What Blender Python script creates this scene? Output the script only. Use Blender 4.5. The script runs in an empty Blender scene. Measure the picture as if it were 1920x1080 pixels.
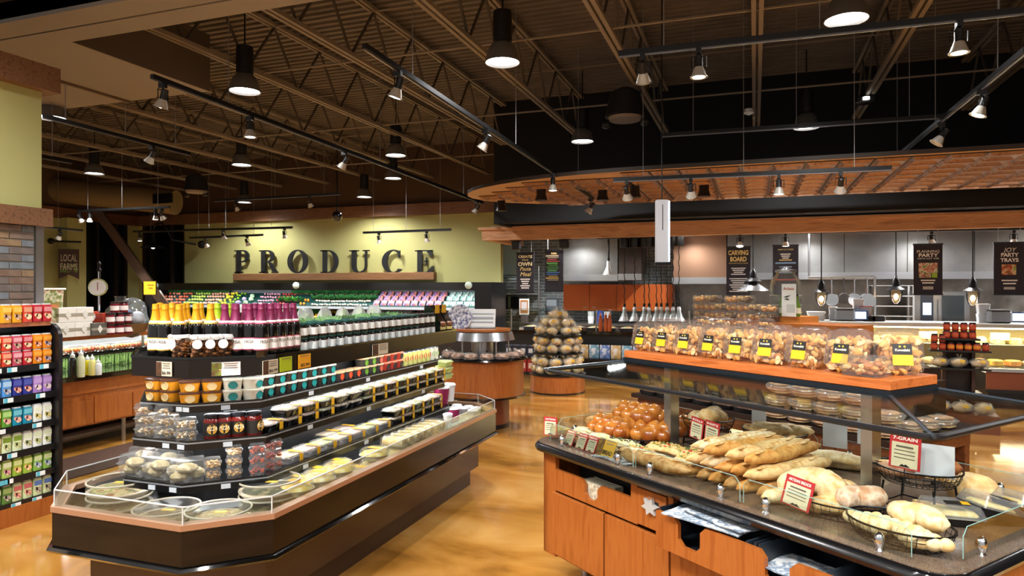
import bpy, math, random
from mathutils import Vector, Matrix, noise as mnoise
random.seed(7)
scn = bpy.context.scene
COL = scn.collection
PI = math.pi
# ---------------------------------------------------------------- camera
CAMH = 1.9
YAW = math.atan(455/1280)              # building axis is turned 19.6 degrees from the view axis
SN, CS = math.sin(YAW), math.cos(YAW)
cd = bpy.data.cameras.new('camera'); cam = bpy.data.objects.new('camera', cd); COL.objects.link(cam)
cd.sensor_width = 36; cd.lens = 24; cd.clip_start = .05; cd.clip_end = 200
cam.location = (0, 0, CAMH); cam.rotation_euler = (PI/2, 0, YAW)
scn.camera = cam
# ---------------------------------------------------------------- light level
scn.view_settings.view_transform = 'Standard'; scn.view_settings.look = 'None'
scn.view_settings.gamma = 1; scn.view_settings.use_curve_mapping = False
scn.view_settings.exposure = 0.7
try:
    scn.cycles.transparent_max_bounces = 20
except Exception: pass
W = bpy.data.worlds.new('store_ambient'); scn.world = W; W.use_nodes = True
bg = W.node_tree.nodes['Background']; bg.inputs[0].default_value = (1, .98, .95, 1); bg.inputs[1].default_value = .3
PEND_W = 420      # watts of a high bay pendant
SPOT_W = 150      # watts of a track spot
# ---------------------------------------------------------------- helpers
def ray(px, py):
    r = (px-960)/1280; return (-SN+CS*r, CS+SN*r, -(py-540)/1280)
def P(px, py, z=None, d=None, X=None, Y=None):
    R = ray(px, py)
    if z is not None: t = (z-CAMH)/R[2]
    elif d is not None: t = d
    elif X is not None: t = X/R[0]
    else: t = Y/R[1]
    return (R[0]*t, R[1]*t, CAMH+R[2]*t)
def lin(h):
    h = h.lstrip('#'); c = [int(h[i:i+2], 16)/255 for i in (0, 2, 4)]
    return tuple(((x+.055)/1.055)**2.4 if x > .04045 else x/12.92 for x in c)+(1,)
MC = {}
def M(col, rough=.5, metal=0., emit=0., coat=0., noise=None, scale=8., stretch=None, bump=0., spec=.5):
    """principled material; noise = second/third colour mixed in by an object-space noise"""
    key = (col, rough, metal, emit, coat, noise, scale, stretch, bump, spec)
    if key in MC: return MC[key]
    m = bpy.data.materials.new('mat_%d' % len(MC)); m.use_nodes = True; nt = m.node_tree; n = nt.nodes; l = nt.links
    b = n['Principled BSDF']; b.inputs['Base Color'].default_value = lin(col)
    b.inputs['Roughness'].default_value = rough; b.inputs['Metallic'].default_value = metal
    b.inputs['Specular IOR Level'].default_value = spec
    if coat: b.inputs['Coat Weight'].default_value = coat; b.inputs['Coat Roughness'].default_value = .05
    if emit: b.inputs['Emission Color'].default_value = lin(col); b.inputs['Emission Strength'].default_value = emit
    if noise or bump:
        tc = n.new('ShaderNodeTexCoord'); mp = n.new('ShaderNodeMapping'); l.new(tc.outputs['Object'], mp.inputs[0])
        if stretch: mp.inputs['Scale'].default_value = stretch
        nz = n.new('ShaderNodeTexNoise'); nz.inputs['Scale'].default_value = scale; nz.inputs['Detail'].default_value = 4
        l.new(mp.outputs[0], nz.inputs[0])
        if noise:
            cols = (col,)+tuple(noise) if isinstance(noise, (tuple, list)) else (col, noise)
            cr = n.new('ShaderNodeValToRGB'); e = cr.color_ramp.elements
            while len(e) < len(cols): e.new(.5)
            for i, c in enumerate(cols):
                e[i].position = .36+.28*i/max(1, len(cols)-1); e[i].color = lin(c)
            l.new(nz.outputs[0], cr.inputs[0]); l.new(cr.outputs[0], b.inputs['Base Color'])
        if bump:
            bp = n.new('ShaderNodeBump'); bp.inputs['Strength'].default_value = bump; bp.inputs['Distance'].default_value = .01
            l.new(nz.outputs[0], bp.inputs['Height']); l.new(bp.outputs[0], b.inputs['Normal'])
    MC[key] = m; return m
def GL(tint='#eef4f2', refl=.5, haze=0., rough=.03):
    """thin glass or clear plastic: see-through with a fresnel reflection and a slight milky body"""
    key = ('gl', tint, refl, haze, rough)
    if key in MC: return MC[key]
    m = bpy.data.materials.new('clear_%d' % len(MC)); m.use_nodes = True; nt = m.node_tree; n = nt.nodes; l = nt.links; n.clear()
    o = n.new('ShaderNodeOutputMaterial'); t = n.new('ShaderNodeBsdfTransparent'); t.inputs[0].default_value = lin(tint)
    g = n.new('ShaderNodeBsdfGlossy'); g.inputs['Roughness'].default_value = rough
    fr = n.new('ShaderNodeLayerWeight'); fr.inputs[0].default_value = .25
    ma = n.new('ShaderNodeMath'); ma.operation = 'MULTIPLY_ADD'; ma.inputs[1].default_value = refl; ma.inputs[2].default_value = .03
    l.new(fr.outputs['Fresnel'], ma.inputs[0])
    mx = n.new('ShaderNodeMixShader'); l.new(ma.outputs[0], mx.inputs[0]); l.new(t.outputs[0], mx.inputs[1]); l.new(g.outputs[0], mx.inputs[2])
    last = mx
    if haze:
        d = n.new('ShaderNodeBsdfDiffuse'); d.inputs[0].default_value = lin('#f2f2f2')
        m2 = n.new('ShaderNodeMixShader'); m2.inputs[0].default_value = haze
        l.new(mx.outputs[0], m2.inputs[1]); l.new(d.outputs[0], m2.inputs[2]); last = m2
    l.new(last.outputs[0], o.inputs[0]); MC[key] = m; return m

class MB:
    def __init__(s): s.v = []; s.f = []; s.m = []
    def add(s, vs, fs, mi=0, mat=None):
        o = len(s.v)
        for p in vs: s.v.append(tuple(mat @ Vector(p)) if mat else tuple(p))
        for i, f in enumerate(fs): s.f.append([o+k for k in f]); s.m.append(mi[i] if isinstance(mi, list) else mi)
        return s
    def box(s, c, d, mi=0, rz=0, bev=0., mat=None):
        x, y, z = d[0]/2, d[1]/2, d[2]/2
        if bev:
            b = bev; vs = []
            for zz, q in ((-z, b), (-z+b, 0), (z-b, 0), (z, b)):
                X, Y = x-q, y-q; k = b
                vs += [(-X+k, -Y, zz), (X-k, -Y, zz), (X, -Y+k, zz), (X, Y-k, zz), (X-k, Y, zz), (-X+k, Y, zz), (-X, Y-k, zz), (-X, -Y+k, zz)]
            fs = [list(range(7, -1, -1)), list(range(24, 32))]
            for r in range(3):
                for i in range(8): j = (i+1) % 8; fs.append([r*8+i, r*8+j, r*8+8+j, r*8+8+i])
        else:
            vs = [(-x, -y, -z), (x, -y, -z), (x, y, -z), (-x, y, -z), (-x, -y, z), (x, -y, z), (x, y, z), (-x, y, z)]
            fs = [[3, 2, 1, 0], [4, 5, 6, 7], [0, 1, 5, 4], [1, 2, 6, 5], [2, 3, 7, 6], [3, 0, 4, 7]]
        mm = Matrix.Translation(c) @ Matrix.Rotation(rz, 4, 'Z')
        if mat: mm = mat @ mm
        return s.add(vs, fs, mi, mm)
    def bx(s, x0, x1, y0, y1, z0, z1, mi=0, mat=None):
        return s.box(((x0+x1)/2, (y0+y1)/2, (z0+z1)/2), (x1-x0, y1-y0, z1-z0), mi, mat=mat)
    def prism(s, poly, z0, z1, mi=0, mat=None, z0s=None):
        n = len(poly); vs = [(x, y, z0) for x, y in poly]+[(x, y, z1) for x, y in poly]
        fs = [list(range(n-1, -1, -1)), list(range(n, 2*n))]+[[i, (i+1) % n, n+(i+1) % n, n+i] for i in range(n)]
        return s.add(vs, fs, mi, mat)
    def lathe(s, prof, n=16, mi=0, c=(0, 0, 0), mat=None, cap=True, sx=1., sy=1.):
        vs = []; fs = []; ms = []
        for r, z in prof:
            for i in range(n): a = 2*PI*i/n; vs.append((c[0]+r*math.cos(a)*sx, c[1]+r*math.sin(a)*sy, c[2]+z))
        for k in range(len(prof)-1):
            for i in range(n):
                j = (i+1) % n; fs.append([k*n+i, k*n+j, k*n+n+j, k*n+n+i]); ms.append(mi[k] if isinstance(mi, list) else mi)
        if cap:
            q = mi if isinstance(mi, list) else [mi]
            if prof[0][0] > 1e-5: fs.append(list(range(n-1, -1, -1))); ms.append(q[0])
            if prof[-1][0] > 1e-5: o = (len(prof)-1)*n; fs.append(list(range(o, o+n))); ms.append(q[-1])
        return s.add(vs, fs, ms, mat)
    def cyl(s, c, r, h, n=12, mi=0, r2=None, mat=None):
        return s.lathe([(r, 0), (r if r2 is None else r2, h)], n, mi, c, mat)
    def tube(s, path, r, n=6, mi=0, closed=False, cap=True, mat=None, flat=1.):
        path = [Vector(p) for p in path]; k = len(path); vs = []; fs = []
        rr = r if isinstance(r, (list, tuple)) else [r]*k
        for i, p in enumerate(path):
            a = path[(i-1) % k] if (closed or i > 0) else p; b = path[(i+1) % k] if (closed or i < k-1) else p
            t = (b-a).normalized(); up = Vector((0, 0, 1)) if abs(t.z) < .95 else Vector((1, 0, 0))
            x = t.cross(up).normalized(); y = x.cross(t)
            for j in range(n):
                q = 2*PI*j/n+PI/n; vs.append(p+x*math.cos(q)*rr[i]+y*math.sin(q)*rr[i]*flat)
        for i in range(k if closed else k-1):
            for j in range(n):
                a, b = i*n+j, i*n+(j+1) % n; c, d = ((i+1) % k)*n+j, ((i+1) % k)*n+(j+1) % n
                fs.append([a, b, d, c])
        if cap and not closed: fs.append(list(range(n-1, -1, -1))); fs.append(list(range((k-1)*n, k*n)))
        return s.add(vs, fs, mi, mat)
    def ball(s, c, r, n=10, m=6, mi=0, rough=0., seed=0, mat=None, fz=None):
        rx, ry, rz = r if isinstance(r, (list, tuple)) else (r, r, r); vs = [(0, 0, -1)]; fs = []
        for i in range(1, m):
            t = -PI/2+PI*i/m
            for j in range(n): a = 2*PI*j/n; vs.append((math.cos(t)*math.cos(a), math.cos(t)*math.sin(a), math.sin(t)))
        vs.append((0, 0, 1))
        out = []
        for p in vs:
            q = Vector(p)
            if rough: q = q*(1+rough*mnoise.noise(Vector((p[0]*1.7+seed*3.1, p[1]*1.7+seed, p[2]*1.7))))
            z = q.z*rz
            if fz is not None and z < fz: z = fz
            out.append((c[0]+q.x*rx, c[1]+q.y*ry, c[2]+z))
        for j in range(n): fs.append([0, 1+(j+1) % n, 1+j])
        for i in range(m-2):
            for j in range(n): a = 1+i*n; fs.append([a+j, a+(j+1) % n, a+n+(j+1) % n, a+n+j])
        o = 1+(m-2)*n
        for j in range(n): fs.append([o+j, o+(j+1) % n, len(vs)-1])
        return s.add(out, fs, mi, mat)
    def quad(s, a, b, c, d, mi=0): return s.add([a, b, c, d], [[0, 1, 2, 3]], mi)
    def mesh(s, mats, smooth=True, ang=38):
        me = bpy.data.meshes.new('mesh'); me.from_pydata(s.v, [], s.f)
        for m in (mats if isinstance(mats, (list, tuple)) else [mats]): me.materials.append(m)
        if len(me.materials) > 1: me.polygons.foreach_set('material_index', s.m)
        if smooth:
            me.polygons.foreach_set('use_smooth', [True]*len(me.polygons))
            me.set_sharp_from_angle(angle=math.radians(ang))
        me.update(); return me
def ob(name, me, parent=None, loc=(0, 0, 0), rz=0, rot=None, sc=None, label=None, cat=None, group=None, kind=None):
    o = bpy.data.objects.new(name, me); COL.objects.link(o); o.location = loc
    o.rotation_euler = rot if rot else (0, 0, rz)
    if sc: o.scale = sc if isinstance(sc, (list, tuple)) else (sc, sc, sc)
    if parent: o.parent = parent
    if label: o['label'] = label
    if cat: o['category'] = cat
    if group: o['group'] = group
    if kind: o['kind'] = kind
    return o
def inst(name, parts, label, cat, loc, rz=0, group=None, rot=None, sc=None):
    """a thing from a template: parts = mesh (one piece) or list of (name, mesh, offset, [sub-parts])"""
    if not isinstance(parts, list): return ob(name, parts, None, loc, rz, rot, sc, label, cat, group)
    root = ob(name, None, None, loc, rz, rot, sc, label, cat, group); root.empty_display_size = .05
    def addp(ps, par):
        for p in ps:
            o = ob(p[0], p[1], par, p[2] if len(p) > 2 and p[2] else (0, 0, 0))
            if len(p) > 3: addp(p[3], o)
    addp(parts, root); return root
def struct(name, mb, mats, loc=(0, 0, 0), rz=0, parent=None, smooth=False, label=None):
    return ob(name, mb.mesh(mats, smooth) if isinstance(mb, MB) else mb, parent, loc, rz, kind=None if parent else 'structure', label=label)
ORD = ['first', 'second', 'third', 'fourth', 'fifth', 'sixth', 'seventh', 'eighth', 'ninth', 'tenth', 'eleventh', 'twelfth', 'thirteenth',
       'fourteenth', 'fifteenth', 'sixteenth', 'seventeenth', 'eighteenth', 'nineteenth', 'twentieth']
TENS = {2: 'twenty', 3: 'thirty', 4: 'forty', 5: 'fifty'}
def nth(i):
    if i < 20: return ORD[i]
    t, u = divmod(i+1, 10)
    return TENS[t]+'-'+ORD[u-1] if u else {2: 'twentieth', 3: 'thirtieth', 4: 'fortieth', 5: 'fiftieth'}[t]
_tc = {}
def text(s, w=None, h=None, depth=.002, mat=None, bold=0., shear=0., align='CENTER', sp=1.):
    """flat lettering in the x-z plane facing -y, centred on x, baseline at z=0; scaled to width w and/or height h"""
    key = (s, w, h, depth, mat.name if mat else '', bold, shear, align, sp)
    if key in _tc: return _tc[key]
    c = bpy.data.curves.new('txt', 'FONT'); c.body = s; c.align_x = align; c.extrude = .01; c.offset = bold; c.shear = shear; c.resolution_u = 3; c.space_character = sp
    o = bpy.data.objects.new('txt', c); COL.objects.link(o)
    me = bpy.data.meshes.new_from_object(o.evaluated_get(bpy.context.evaluated_depsgraph_get()))
    bpy.data.objects.remove(o); bpy.data.curves.remove(c)
    xs = [v.co.x for v in me.vertices] or [0, 1]; ys = [v.co.y for v in me.vertices] or [0, 1]
    W0 = max(xs)-min(xs) or 1; H0 = max(ys)-min(ys) or 1
    sx = w/W0 if w else None; sz = h/H0 if h else None
    if sx is None: sx = sz or 1
    if sz is None: sz = sx
    for v in me.vertices: v.co = (v.co.x*sx, -(v.co.z)*depth/.02, v.co.y*sz)
    me.materials.clear(); me.materials.append(mat or M('#f4f0e4', .6)); _tc[key] = me; return me
def oct8(x0, x1, y0, y1, ch):
    return [(x0+ch, y0), (x1-ch, y0), (x1, y0+ch), (x1, y1-ch), (x1-ch, y1), (x0+ch, y1), (x0, y1-ch), (x0, y0+ch)]
def rrect(w, d, r, n=4):
    pts = []
    for cx_, cy_, a0 in ((w/2-r, d/2-r, 0), (-w/2+r, d/2-r, 90), (-w/2+r, -d/2+r, 180), (w/2-r, -d/2+r, 270)):
        for i in range(n+1): a = math.radians(a0+90*i/n); pts.append((cx_+r*math.cos(a), cy_+r*math.sin(a)))
    return pts
def shell(mb, polys, mi=0, cap0=True, cap1=True):
    """loft of equal-length polygons [(pts, z)]"""
    n = len(polys[0][0]); vs = []; fs = []
    for pts, z in polys: vs += [(x, y, z) for x, y in pts]
    for k in range(len(polys)-1):
        for i in range(n): j = (i+1) % n; fs.append([k*n+i, k*n+j, k*n+n+j, k*n+n+i])
    if cap0: fs.append(list(range(n-1, -1, -1)))
    if cap1: o = (len(polys)-1)*n; fs.append(list(range(o, o+n)))
    mb.add(vs, fs, mi); return mb
# ---------------------------------------------------------------- shared materials
BLACK = M('#0b0b0c', .35); GLOSSBLACK = M('#080808', .12, coat=.5); STEEL = M('#b9bcc0', .28, 1.); CHROME = M('#d8dadd', .12, 1.)
WHITE = M('#efefec', .5); DARKMETAL = M('#1b1c1f', .4, .6); PAPER = M('#e9e6da', .7); YEL = M('#cf9d0c', .5); RED = M('#a81f22', .5)
WOOD = M('#9d5520', .36, noise=('#a65e27', '#954e1c'), scale=3., stretch=(10, 10, 1.0), coat=.25)
WOODH = M('#6f4b30', .5, noise=('#7c573a', '#5f3e26'), scale=3., stretch=(1.2, 10, 14))
GLASS = GL('#e9f2ee', .6); PLAST = GL('#fafafa', .4, .05, .1); PLASTM = GL('#f4f4f4', .4, .1, .15)
# ================================================================= SETTING
def floor_mat():
    m = bpy.data.materials.new('stained_concrete'); m.use_nodes = True; n = m.node_tree.nodes; l = m.node_tree.links; b = n['Principled BSDF']
    tc = n.new('ShaderNodeTexCoord'); mp = n.new('ShaderNodeMapping'); l.new(tc.outputs['Object'], mp.inputs[0]); mp.inputs['Rotation'].default_value = (0, 0, .5); mp.inputs['Scale'].default_value = (1, 2.2, 1)
    n1 = n.new('ShaderNodeTexNoise'); n1.inputs['Scale'].default_value = .75; n1.inputs['Detail'].default_value = 6; n1.inputs['Distortion'].default_value = .7; l.new(mp.outputs[0], n1.inputs[0])
    cr = n.new('ShaderNodeValToRGB'); e = cr.color_ramp.elements; e[0].position = .3; e[0].color = lin('#6b4418'); e[1].position = .72; e[1].color = lin('#d2a562')
    q = e.new(.45); q.color = lin('#a8732f'); q = e.new(.58); q.color = lin('#bd8842')
    l.new(n1.outputs[0], cr.inputs[0]); l.new(cr.outputs[0], b.inputs['Base Color'])
    n2 = n.new('ShaderNodeTexNoise'); n2.inputs['Scale'].default_value = 3; l.new(tc.outputs['Object'], n2.inputs[0])
    r = n.new('ShaderNodeMapRange'); r.inputs['To Min'].default_value = .06; r.inputs['To Max'].default_value = .2; l.new(n2.outputs[0], r.inputs[0]); l.new(r.outputs[0], b.inputs['Roughness'])
    b.inputs['Coat Weight'].default_value = .5; b.inputs['Coat Roughness'].default_value = .08
    bp = n.new('ShaderNodeBump'); bp.inputs['Strength'].default_value = .06; l.new(n1.outputs[0], bp.inputs['Height']); l.new(bp.outputs[0], b.inputs['Normal'])
    return m
FW = -19.6; BY = 17.5            # left wall plane (x) and produce wall plane (y)
fb = MB().bx(FW-.3, 14, -6, 20.4, -.1, 0)
FLOOR = struct('floor', fb, floor_mat())
# ---- corrugated roof deck: ribs run across the joists
dk = MB(); zd = 5.95; y = .0
X0, X1 = -20, 14; pr = []
while y < 20.4:
    pr += [(y, zd), (y+.075, zd), (y+.095, zd+.045), (y+.145, zd+.045)]; y += .165
vs = [(X0, a, b) for a, b in pr]+[(X1, a, b) for a, b in pr]; k = len(pr)
dk.add(vs, [[i, i+1, k+i+1, k+i] for i in range(k-1)])
dk.bx(X0, X1, 0, 20.4, zd+.06, zd+.1)
CEIL = struct('ceiling', dk, M('#645a50', .6, noise='#564d44', scale=2.))
JM = M('#7c7060', .55); WM = M('#463d33', .6)
zb, zt = 5.0, 5.84
def pair(x, w, z, h, y0, y1):
    return MB().bx(-x-w, -x, y0, y1, z, z+h).bx(x, x+w, y0, y1, z, z+h)
PANEL = 1.15
dg1 = MB().tube([(0, 0, .04), (0, PANEL/2, zt-zb)], .02, 4).mesh(WM, False)
dg2 = MB().tube([(0, PANEL/2, zt-zb), (0, PANEL, .04)], .02, 4).mesh(WM, False)
for k in range(-10, 5):
    x = .03+1.72*k; y1 = 13.9 if x > -5.4 else 17.4; y0 = 1.6
    bc = pair(.016, .05, 0, .055, y0, y1).mesh(JM, False); tp = pair(.016, .045, zt-zb, .05, y0, y1).mesh(JM, False)
    j = ob('ceiling_joist', bc, None, (x, 0, zb), kind='structure')
    ob('top_chord', tp, j)
    ya = 2.2 if x > -8 else 5.8; npan = int((y1-ya)/PANEL)
    for q in range(npan):
        ob('web_bar', dg1 if q % 2 == 0 else dg1, j, (0, ya+q*PANEL, 0)); ob('web_bar', dg2, j, (0, ya+q*PANEL, 0))
for q, yy in enumerate((4.6, 8.2, 11.6, 15.0)):     # bridging rods
    struct('bridging_rod', MB().tube([(-19, yy, zb+.05), (13 if yy < 13 else -5.6, yy, zb+.05)], .016, 5), JM)
    struct('bridging_rod', MB().tube([(-19, yy+.3, zt), (13 if yy < 13 else -5.6, yy+.3, zt)], .014, 5), JM)
# ---- walls
GREEN = M('#aeab70', .75, noise='#a8a568', scale=1.)
BROWN = M('#4a3524', .8)
wl = MB()
def wall_open(mb, axis, plane, a0, a1, z0, z1, holes, th=.2):
    """wall box ring around rectangular holes [(b0,b1,zz0,zz1)] sorted along the wall"""
    def put(p0, p1, q0, q1):
        if p1-p0 < 1e-4 or q1-q0 < 1e-4: return
        if axis == 'y': mb.bx(p0, p1, plane, plane+th, q0, q1)
        else: mb.bx(plane-th, plane, p0, p1, q0, q1)
    c = a0
    for b0, b1, y0, y1 in holes:
        put(c, b0, z0, z1); put(b0, b1, z0, y0); put(b0, b1, y1, z1); c = b1
    put(c, a1, z0, z1)
ZC = 4.0
w2 = (P(266, 450, Y=BY)[0], P(346, 450, Y=BY)[0], .8, P(300, 363, Y=BY)[2])
wall_open(wl, 'y', BY, FW, -6.55, 0, ZC, [w2]); struct('wall_back', wl, GREEN)
struct('wall_back_upper', MB().bx(FW, -5.3, BY, BY+.2, ZC, 6.0), BROWN)
wl = MB()
w1 = (P(148, 450, X=FW)[1], P(240, 450, X=FW)[1], .8, P(200, 352, X=FW)[2])
wall_open(wl, 'x', FW, 2, BY+.2, 0, ZC, [w1]); struct('wall_left', wl, GREEN)
struct('wall_left_upper', MB().bx(FW-.2, FW, 2, BY+.2, ZC, 6.0), BROWN)
struct('trim_1', MB().bx(FW, -6.4, BY-.14, BY, ZC-.02, ZC+.3), WOODH, label='dark wood crown band above the green back wall')
struct('trim_2', MB().bx(FW, FW+.14, 2, BY-.14, ZC-.02, ZC+.3), M('#5d3519', .5, noise='#6a4020', scale=3., stretch=(10, 1, 10)), label='dark wood crown band on left wall')
# pilaster on the left wall
pa = P(110, 450, X=FW)[1]; pb = P(146, 450, X=FW)[1]
struct('wall_left_pilaster', MB().bx(FW, FW+.35, pa, pb, 0, ZC), GREEN)
DARKGL = M('#07090a', .15)
fr = MB().bx(w2[0], w2[1], BY+.12, BY+.14, w2[2], w2[3]); wn = struct('window_1', fr, DARKGL)
fm = MB()
for a in (w2[0], w2[1]-.07, w2[0]+.66*(w2[1]-w2[0])): fm.bx(a, a+.07, BY+.02, BY+.16, w2[2], w2[3])
fm.bx(w2[0], w2[1], BY+.02, BY+.16, w2[3]-.08, w2[3]); ob('window_frame', fm.mesh(M('#2a1a10', .5), False), wn)
wn = struct('window_2', MB().bx(FW-.14, FW-.12, w1[0], w1[1], w1[2], w1[3]), DARKGL)
fm = MB()
for a in (w1[0], w1[1]-.07, w1[0]+.36*(w1[1]-w1[0]), w1[0]+.75*(w1[1]-w1[0])): fm.bx(FW-.16, FW-.02, a, a+.08, w1[2], w1[3])
fm.bx(FW-.16, FW-.02, w1[0], w1[1], w1[3]-.1, w1[3]); ob('window_frame', fm.mesh(M('#20150d', .5), False), wn)
# diagonal timber brace in the corner
a = Vector(P(185, 398, Y=15.4)); b = Vector(P(290, 545, Y=16.3)); b2 = b+(b-a)*.35
ob('timber_brace', MB().tube([a-(b-a)*.1, b2], .17, 4).mesh(M('#3f2a1a', .6, noise='#4a3220', scale=4.), False), label='dark diagonal timber brace crossing the green corner', cat='beam', kind='structure')
# ---- black bulkhead over the kitchen, kitchen shell
NAVY = M('#07080c', .9)
struct('wall_bulkhead', MB().bx(-5.27, 14, 14.0, 14.15, 3.32, 6.0).bx(-5.4, -5.27, 14.0, BY, 3.3, 6.0), NAVY)
struct('ceiling_kitchen', MB().bx(-5.85, 14, 14.95, 17.5, 3.28, 3.34, 0).bx(-7.2, 14, 17.72, 19.6, 3.28, 3.34, 0).bx(-6.5, 14, 17.5, 17.72, 3.28, 3.34, 0), M('#8f8a84', .35, .7, noise='#b2aaa2', scale=2.))
struct('roof_kitchen', MB().bx(-5.2, 14, 14.16, 19.6, 3.36, 3.4), NAVY)
KY = 19.2
def KXX(px): return P(px, 540, Y=KY)[0]
def brick_small(c1, c2, mo):
    m = bpy.data.materials.new('kitchen_brick'); m.use_nodes = True; n = m.node_tree.nodes; l = m.node_tree.links
    tc = n.new('ShaderNodeTexCoord'); mp = n.new('ShaderNodeMapping'); mp.inputs['Rotation'].default_value = (PI/2, 0, 0); l.new(tc.outputs['Object'], mp.inputs[0])
    b = n.new('ShaderNodeTexBrick'); b.inputs['Scale'].default_value = 1; b.inputs['Brick Width'].default_value = .3; b.inputs['Row Height'].default_value = .09; b.inputs['Mortar Size'].default_value = .008
    for i, c in enumerate((c1, c2, mo)): b.inputs[1+i].default_value = lin(c)
    l.new(mp.outputs[0], b.inputs[0]); l.new(b.outputs[0], n['Principled BSDF'].inputs[0]); return m
struct('wall_kitchen', MB().bx(-7.2, 14, KY, KY+.2, 0, 3.3), brick_small('#8d979a', '#69747a', '#c3caca'))
struct('wall_kitchen_panel', MB().bx(KXX(938), KXX(975), KY-.03, KY, 2.3, 3.2), M('#cfe4da', .6))
struct('wall_kitchen_side', MB().bx(-7.35, -7.2, BY+.2, KY+.2, 0, 3.3), M('#9fc0b4', .6))
struct('wall_backsplash', MB().bx(KXX(1268), 14, KY-.04, KY, .9, 2.3), M('#9a9690', .3, .9, noise='#7d7a76', scale=3.))
struct('wall_store_right', MB().bx(14, 14.2, -6, 20.4, 0, 6), BROWN)
# wooden header with its left return
HY = 15.2
hb = MB().bx(-6.05, 13.9, HY-.3, HY-.12, 3.02, 3.26).bx(-6.12, 13.9, HY-.36, HY-.1, 3.26, 3.32).bx(-6.05, -5.87, HY-.12, 17.4, 3.02, 3.3)
struct('header_beam', hb, M('#bd8a5e', .5, noise=('#c8966a', '#a97850'), scale=2., stretch=(1, 8, 10)), label='long cherry wood header beam above the kitchen')
struct('header_soffit', MB().bx(-5.87, 13.9, HY-.12, HY+.3, 3.05, 3.08), M('#c9c4ba', .6))
# ---- copper tin canopy with a rounded end
cz = 3.6
arc = [(-1.4, 9.9)]+[(-1.4-3.65*math.sin(t), 11.95-2.05*math.cos(t)) for t in [PI/2*i/10 for i in range(1, 11)]]+[(-1.9-3.15*math.cos(t), 11.95+1.75*math.sin(t)) for t in [PI/2*i/6 for i in range(1, 7)]]
poly = list(reversed(arc))+[(12, 9.9), (12, 13.7)]
MBcan = MB().prism(poly, cz, cz+.06); MBcan.m = [0, 1]+[1]*(len(MBcan.m)-2)
cn = struct('ceiling_canopy', MBcan, [M('#b08a5c', .5), M('#33261b', .5)], label='dropped oval canopy lined with copper tin tiles')
COP = M('#8a6650', .32, .65, noise=('#9a755c', '#6f5040'), scale=7.); COP2 = M('#2c1c14', .5, .3)
tl = MB(); T_ = .3
def coffer(mb, w):
    a = w/2-.012
    mb.bx(-w/2, w/2, -w/2, w/2, -.012, 0, 1)
    shell(mb, [([(-a, -a), (a, -a), (a, a), (-a, a)], -.012), ([(-a*.82, -a*.82), (a*.82, -a*.82), (a*.82, a*.82), (-a*.82, a*.82)], -.05)], 0, False, False)
    shell(mb, [([(-a*.82, -a*.82), (a*.82, -a*.82), (a*.82, a*.82), (-a*.82, a*.82)], -.05), ([(-a*.55, -a*.55), (a*.55, -a*.55), (a*.55, a*.55), (-a*.55, a*.55)], -.025)], 0, False, True)
coffer(tl, .41); tm = tl.mesh([COP, COP2], False)
def inside(p):
    c = False; n = len(poly)
    for i in range(n):
        x1, y1 = poly[i]; x2, y2 = poly[(i+1) % n]
        if (y1 > p[1]) != (y2 > p[1]) and p[0] < (x2-x1)*(p[1]-y1)/(y2-y1)+x1: c = not c
    return c
for i in range(23):
    for j in range(9):
        x = -4.6+.42*i; yy = 10.2+.42*j
        if all(inside((x+dx, yy+dy)) for dx in (-.28, .28) for dy in (-.26, .26)): ob('copper_tile', tm, cn, (x, yy, cz))
# ---- beige beam, soffit box at the top left
BEIGE = M('#8a8279', .6)
struct('ceiling_beam', MB().bx(-20, 13, 4.75, 5.05, 4.56, 4.98).bx(-20, 13, 5.08, 5.36, 4.56, 4.98).bx(-20, 13, 4.75, 5.36, 4.6, 4.98), BEIGE, label='beige painted beam across the upper left corner')
struct('ceiling_beam_front', MB().bx(-20, 13, 4.45, 4.72, 4.75, 5.0), M('#4b4038', .5))
sb = MB().bx(-18, -7.12, 5.4, 7.5, 4.62, 5.4)
sfo = struct('ceiling_soffit', sb, BEIGE, label='boxed beige soffit hanging beside the ceiling joists')
for xx in (-8.6, -10.3): ob('soffit_seam', MB().bx(xx, xx+.05, 5.4, 7.5, 4.59, 4.62).mesh(M('#5d4a36', .6), False), sfo)
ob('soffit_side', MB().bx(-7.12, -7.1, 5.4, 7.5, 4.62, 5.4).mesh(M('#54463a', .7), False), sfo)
# ---- brick faced column with wooden bands
CX = -5.9; CY1 = P(78, 300, X=CX)[1]; zw0 = P(78, 425, X=CX)[2]; zw1 = P(78, 392, X=CX)[2]
col = struct('wall_column', MB().bx(CX-1.6, CX-.03, 2.4, CY1-.02, 0, 3.8), GREEN, label='column faced with brick below and green paint above')
ob('column_paint', MB().bx(CX-1.6, CX, 2.4, CY1, zw1, 3.62).mesh(GREEN, False), col)
ob('wood_band', MB().bx(CX-1.6, CX+.06, 2.4, CY1+.06, zw0, zw1).mesh(WOODH, False), col)
ob('wood_cap', MB().bx(CX-1.6, CX+.1, 2.4, CY1+.1, 3.62, 3.84).mesh(WOODH, False), col)
ob('corner_guard', MB().bx(CX-.05, CX+.012, CY1-.06, CY1+.012, 0, zw0).mesh(STEEL, False), col)
ob('mortar', MB().bx(CX-1.6, CX-.012, 2.4, CY1-.06, 0, zw0).mesh(M('#b9b2a6', .9), False), col)
BR = [M(c, .8, noise=d, scale=9.) for c, d in (('#86705f', '#735c4d'), ('#786d66', '#665d58'), ('#95805f', '#846a52'), ('#7a8288', '#6a7278'), ('#6e5f56', '#7c6a5c'))]
bl, bh = .2, .054; bms = [MB().box((0, 0, 0), (.03, bl, bh), bev=.003).mesh(m, False) for m in BR]
r = 0; z = 1.55
rr = random.Random(3)
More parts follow.
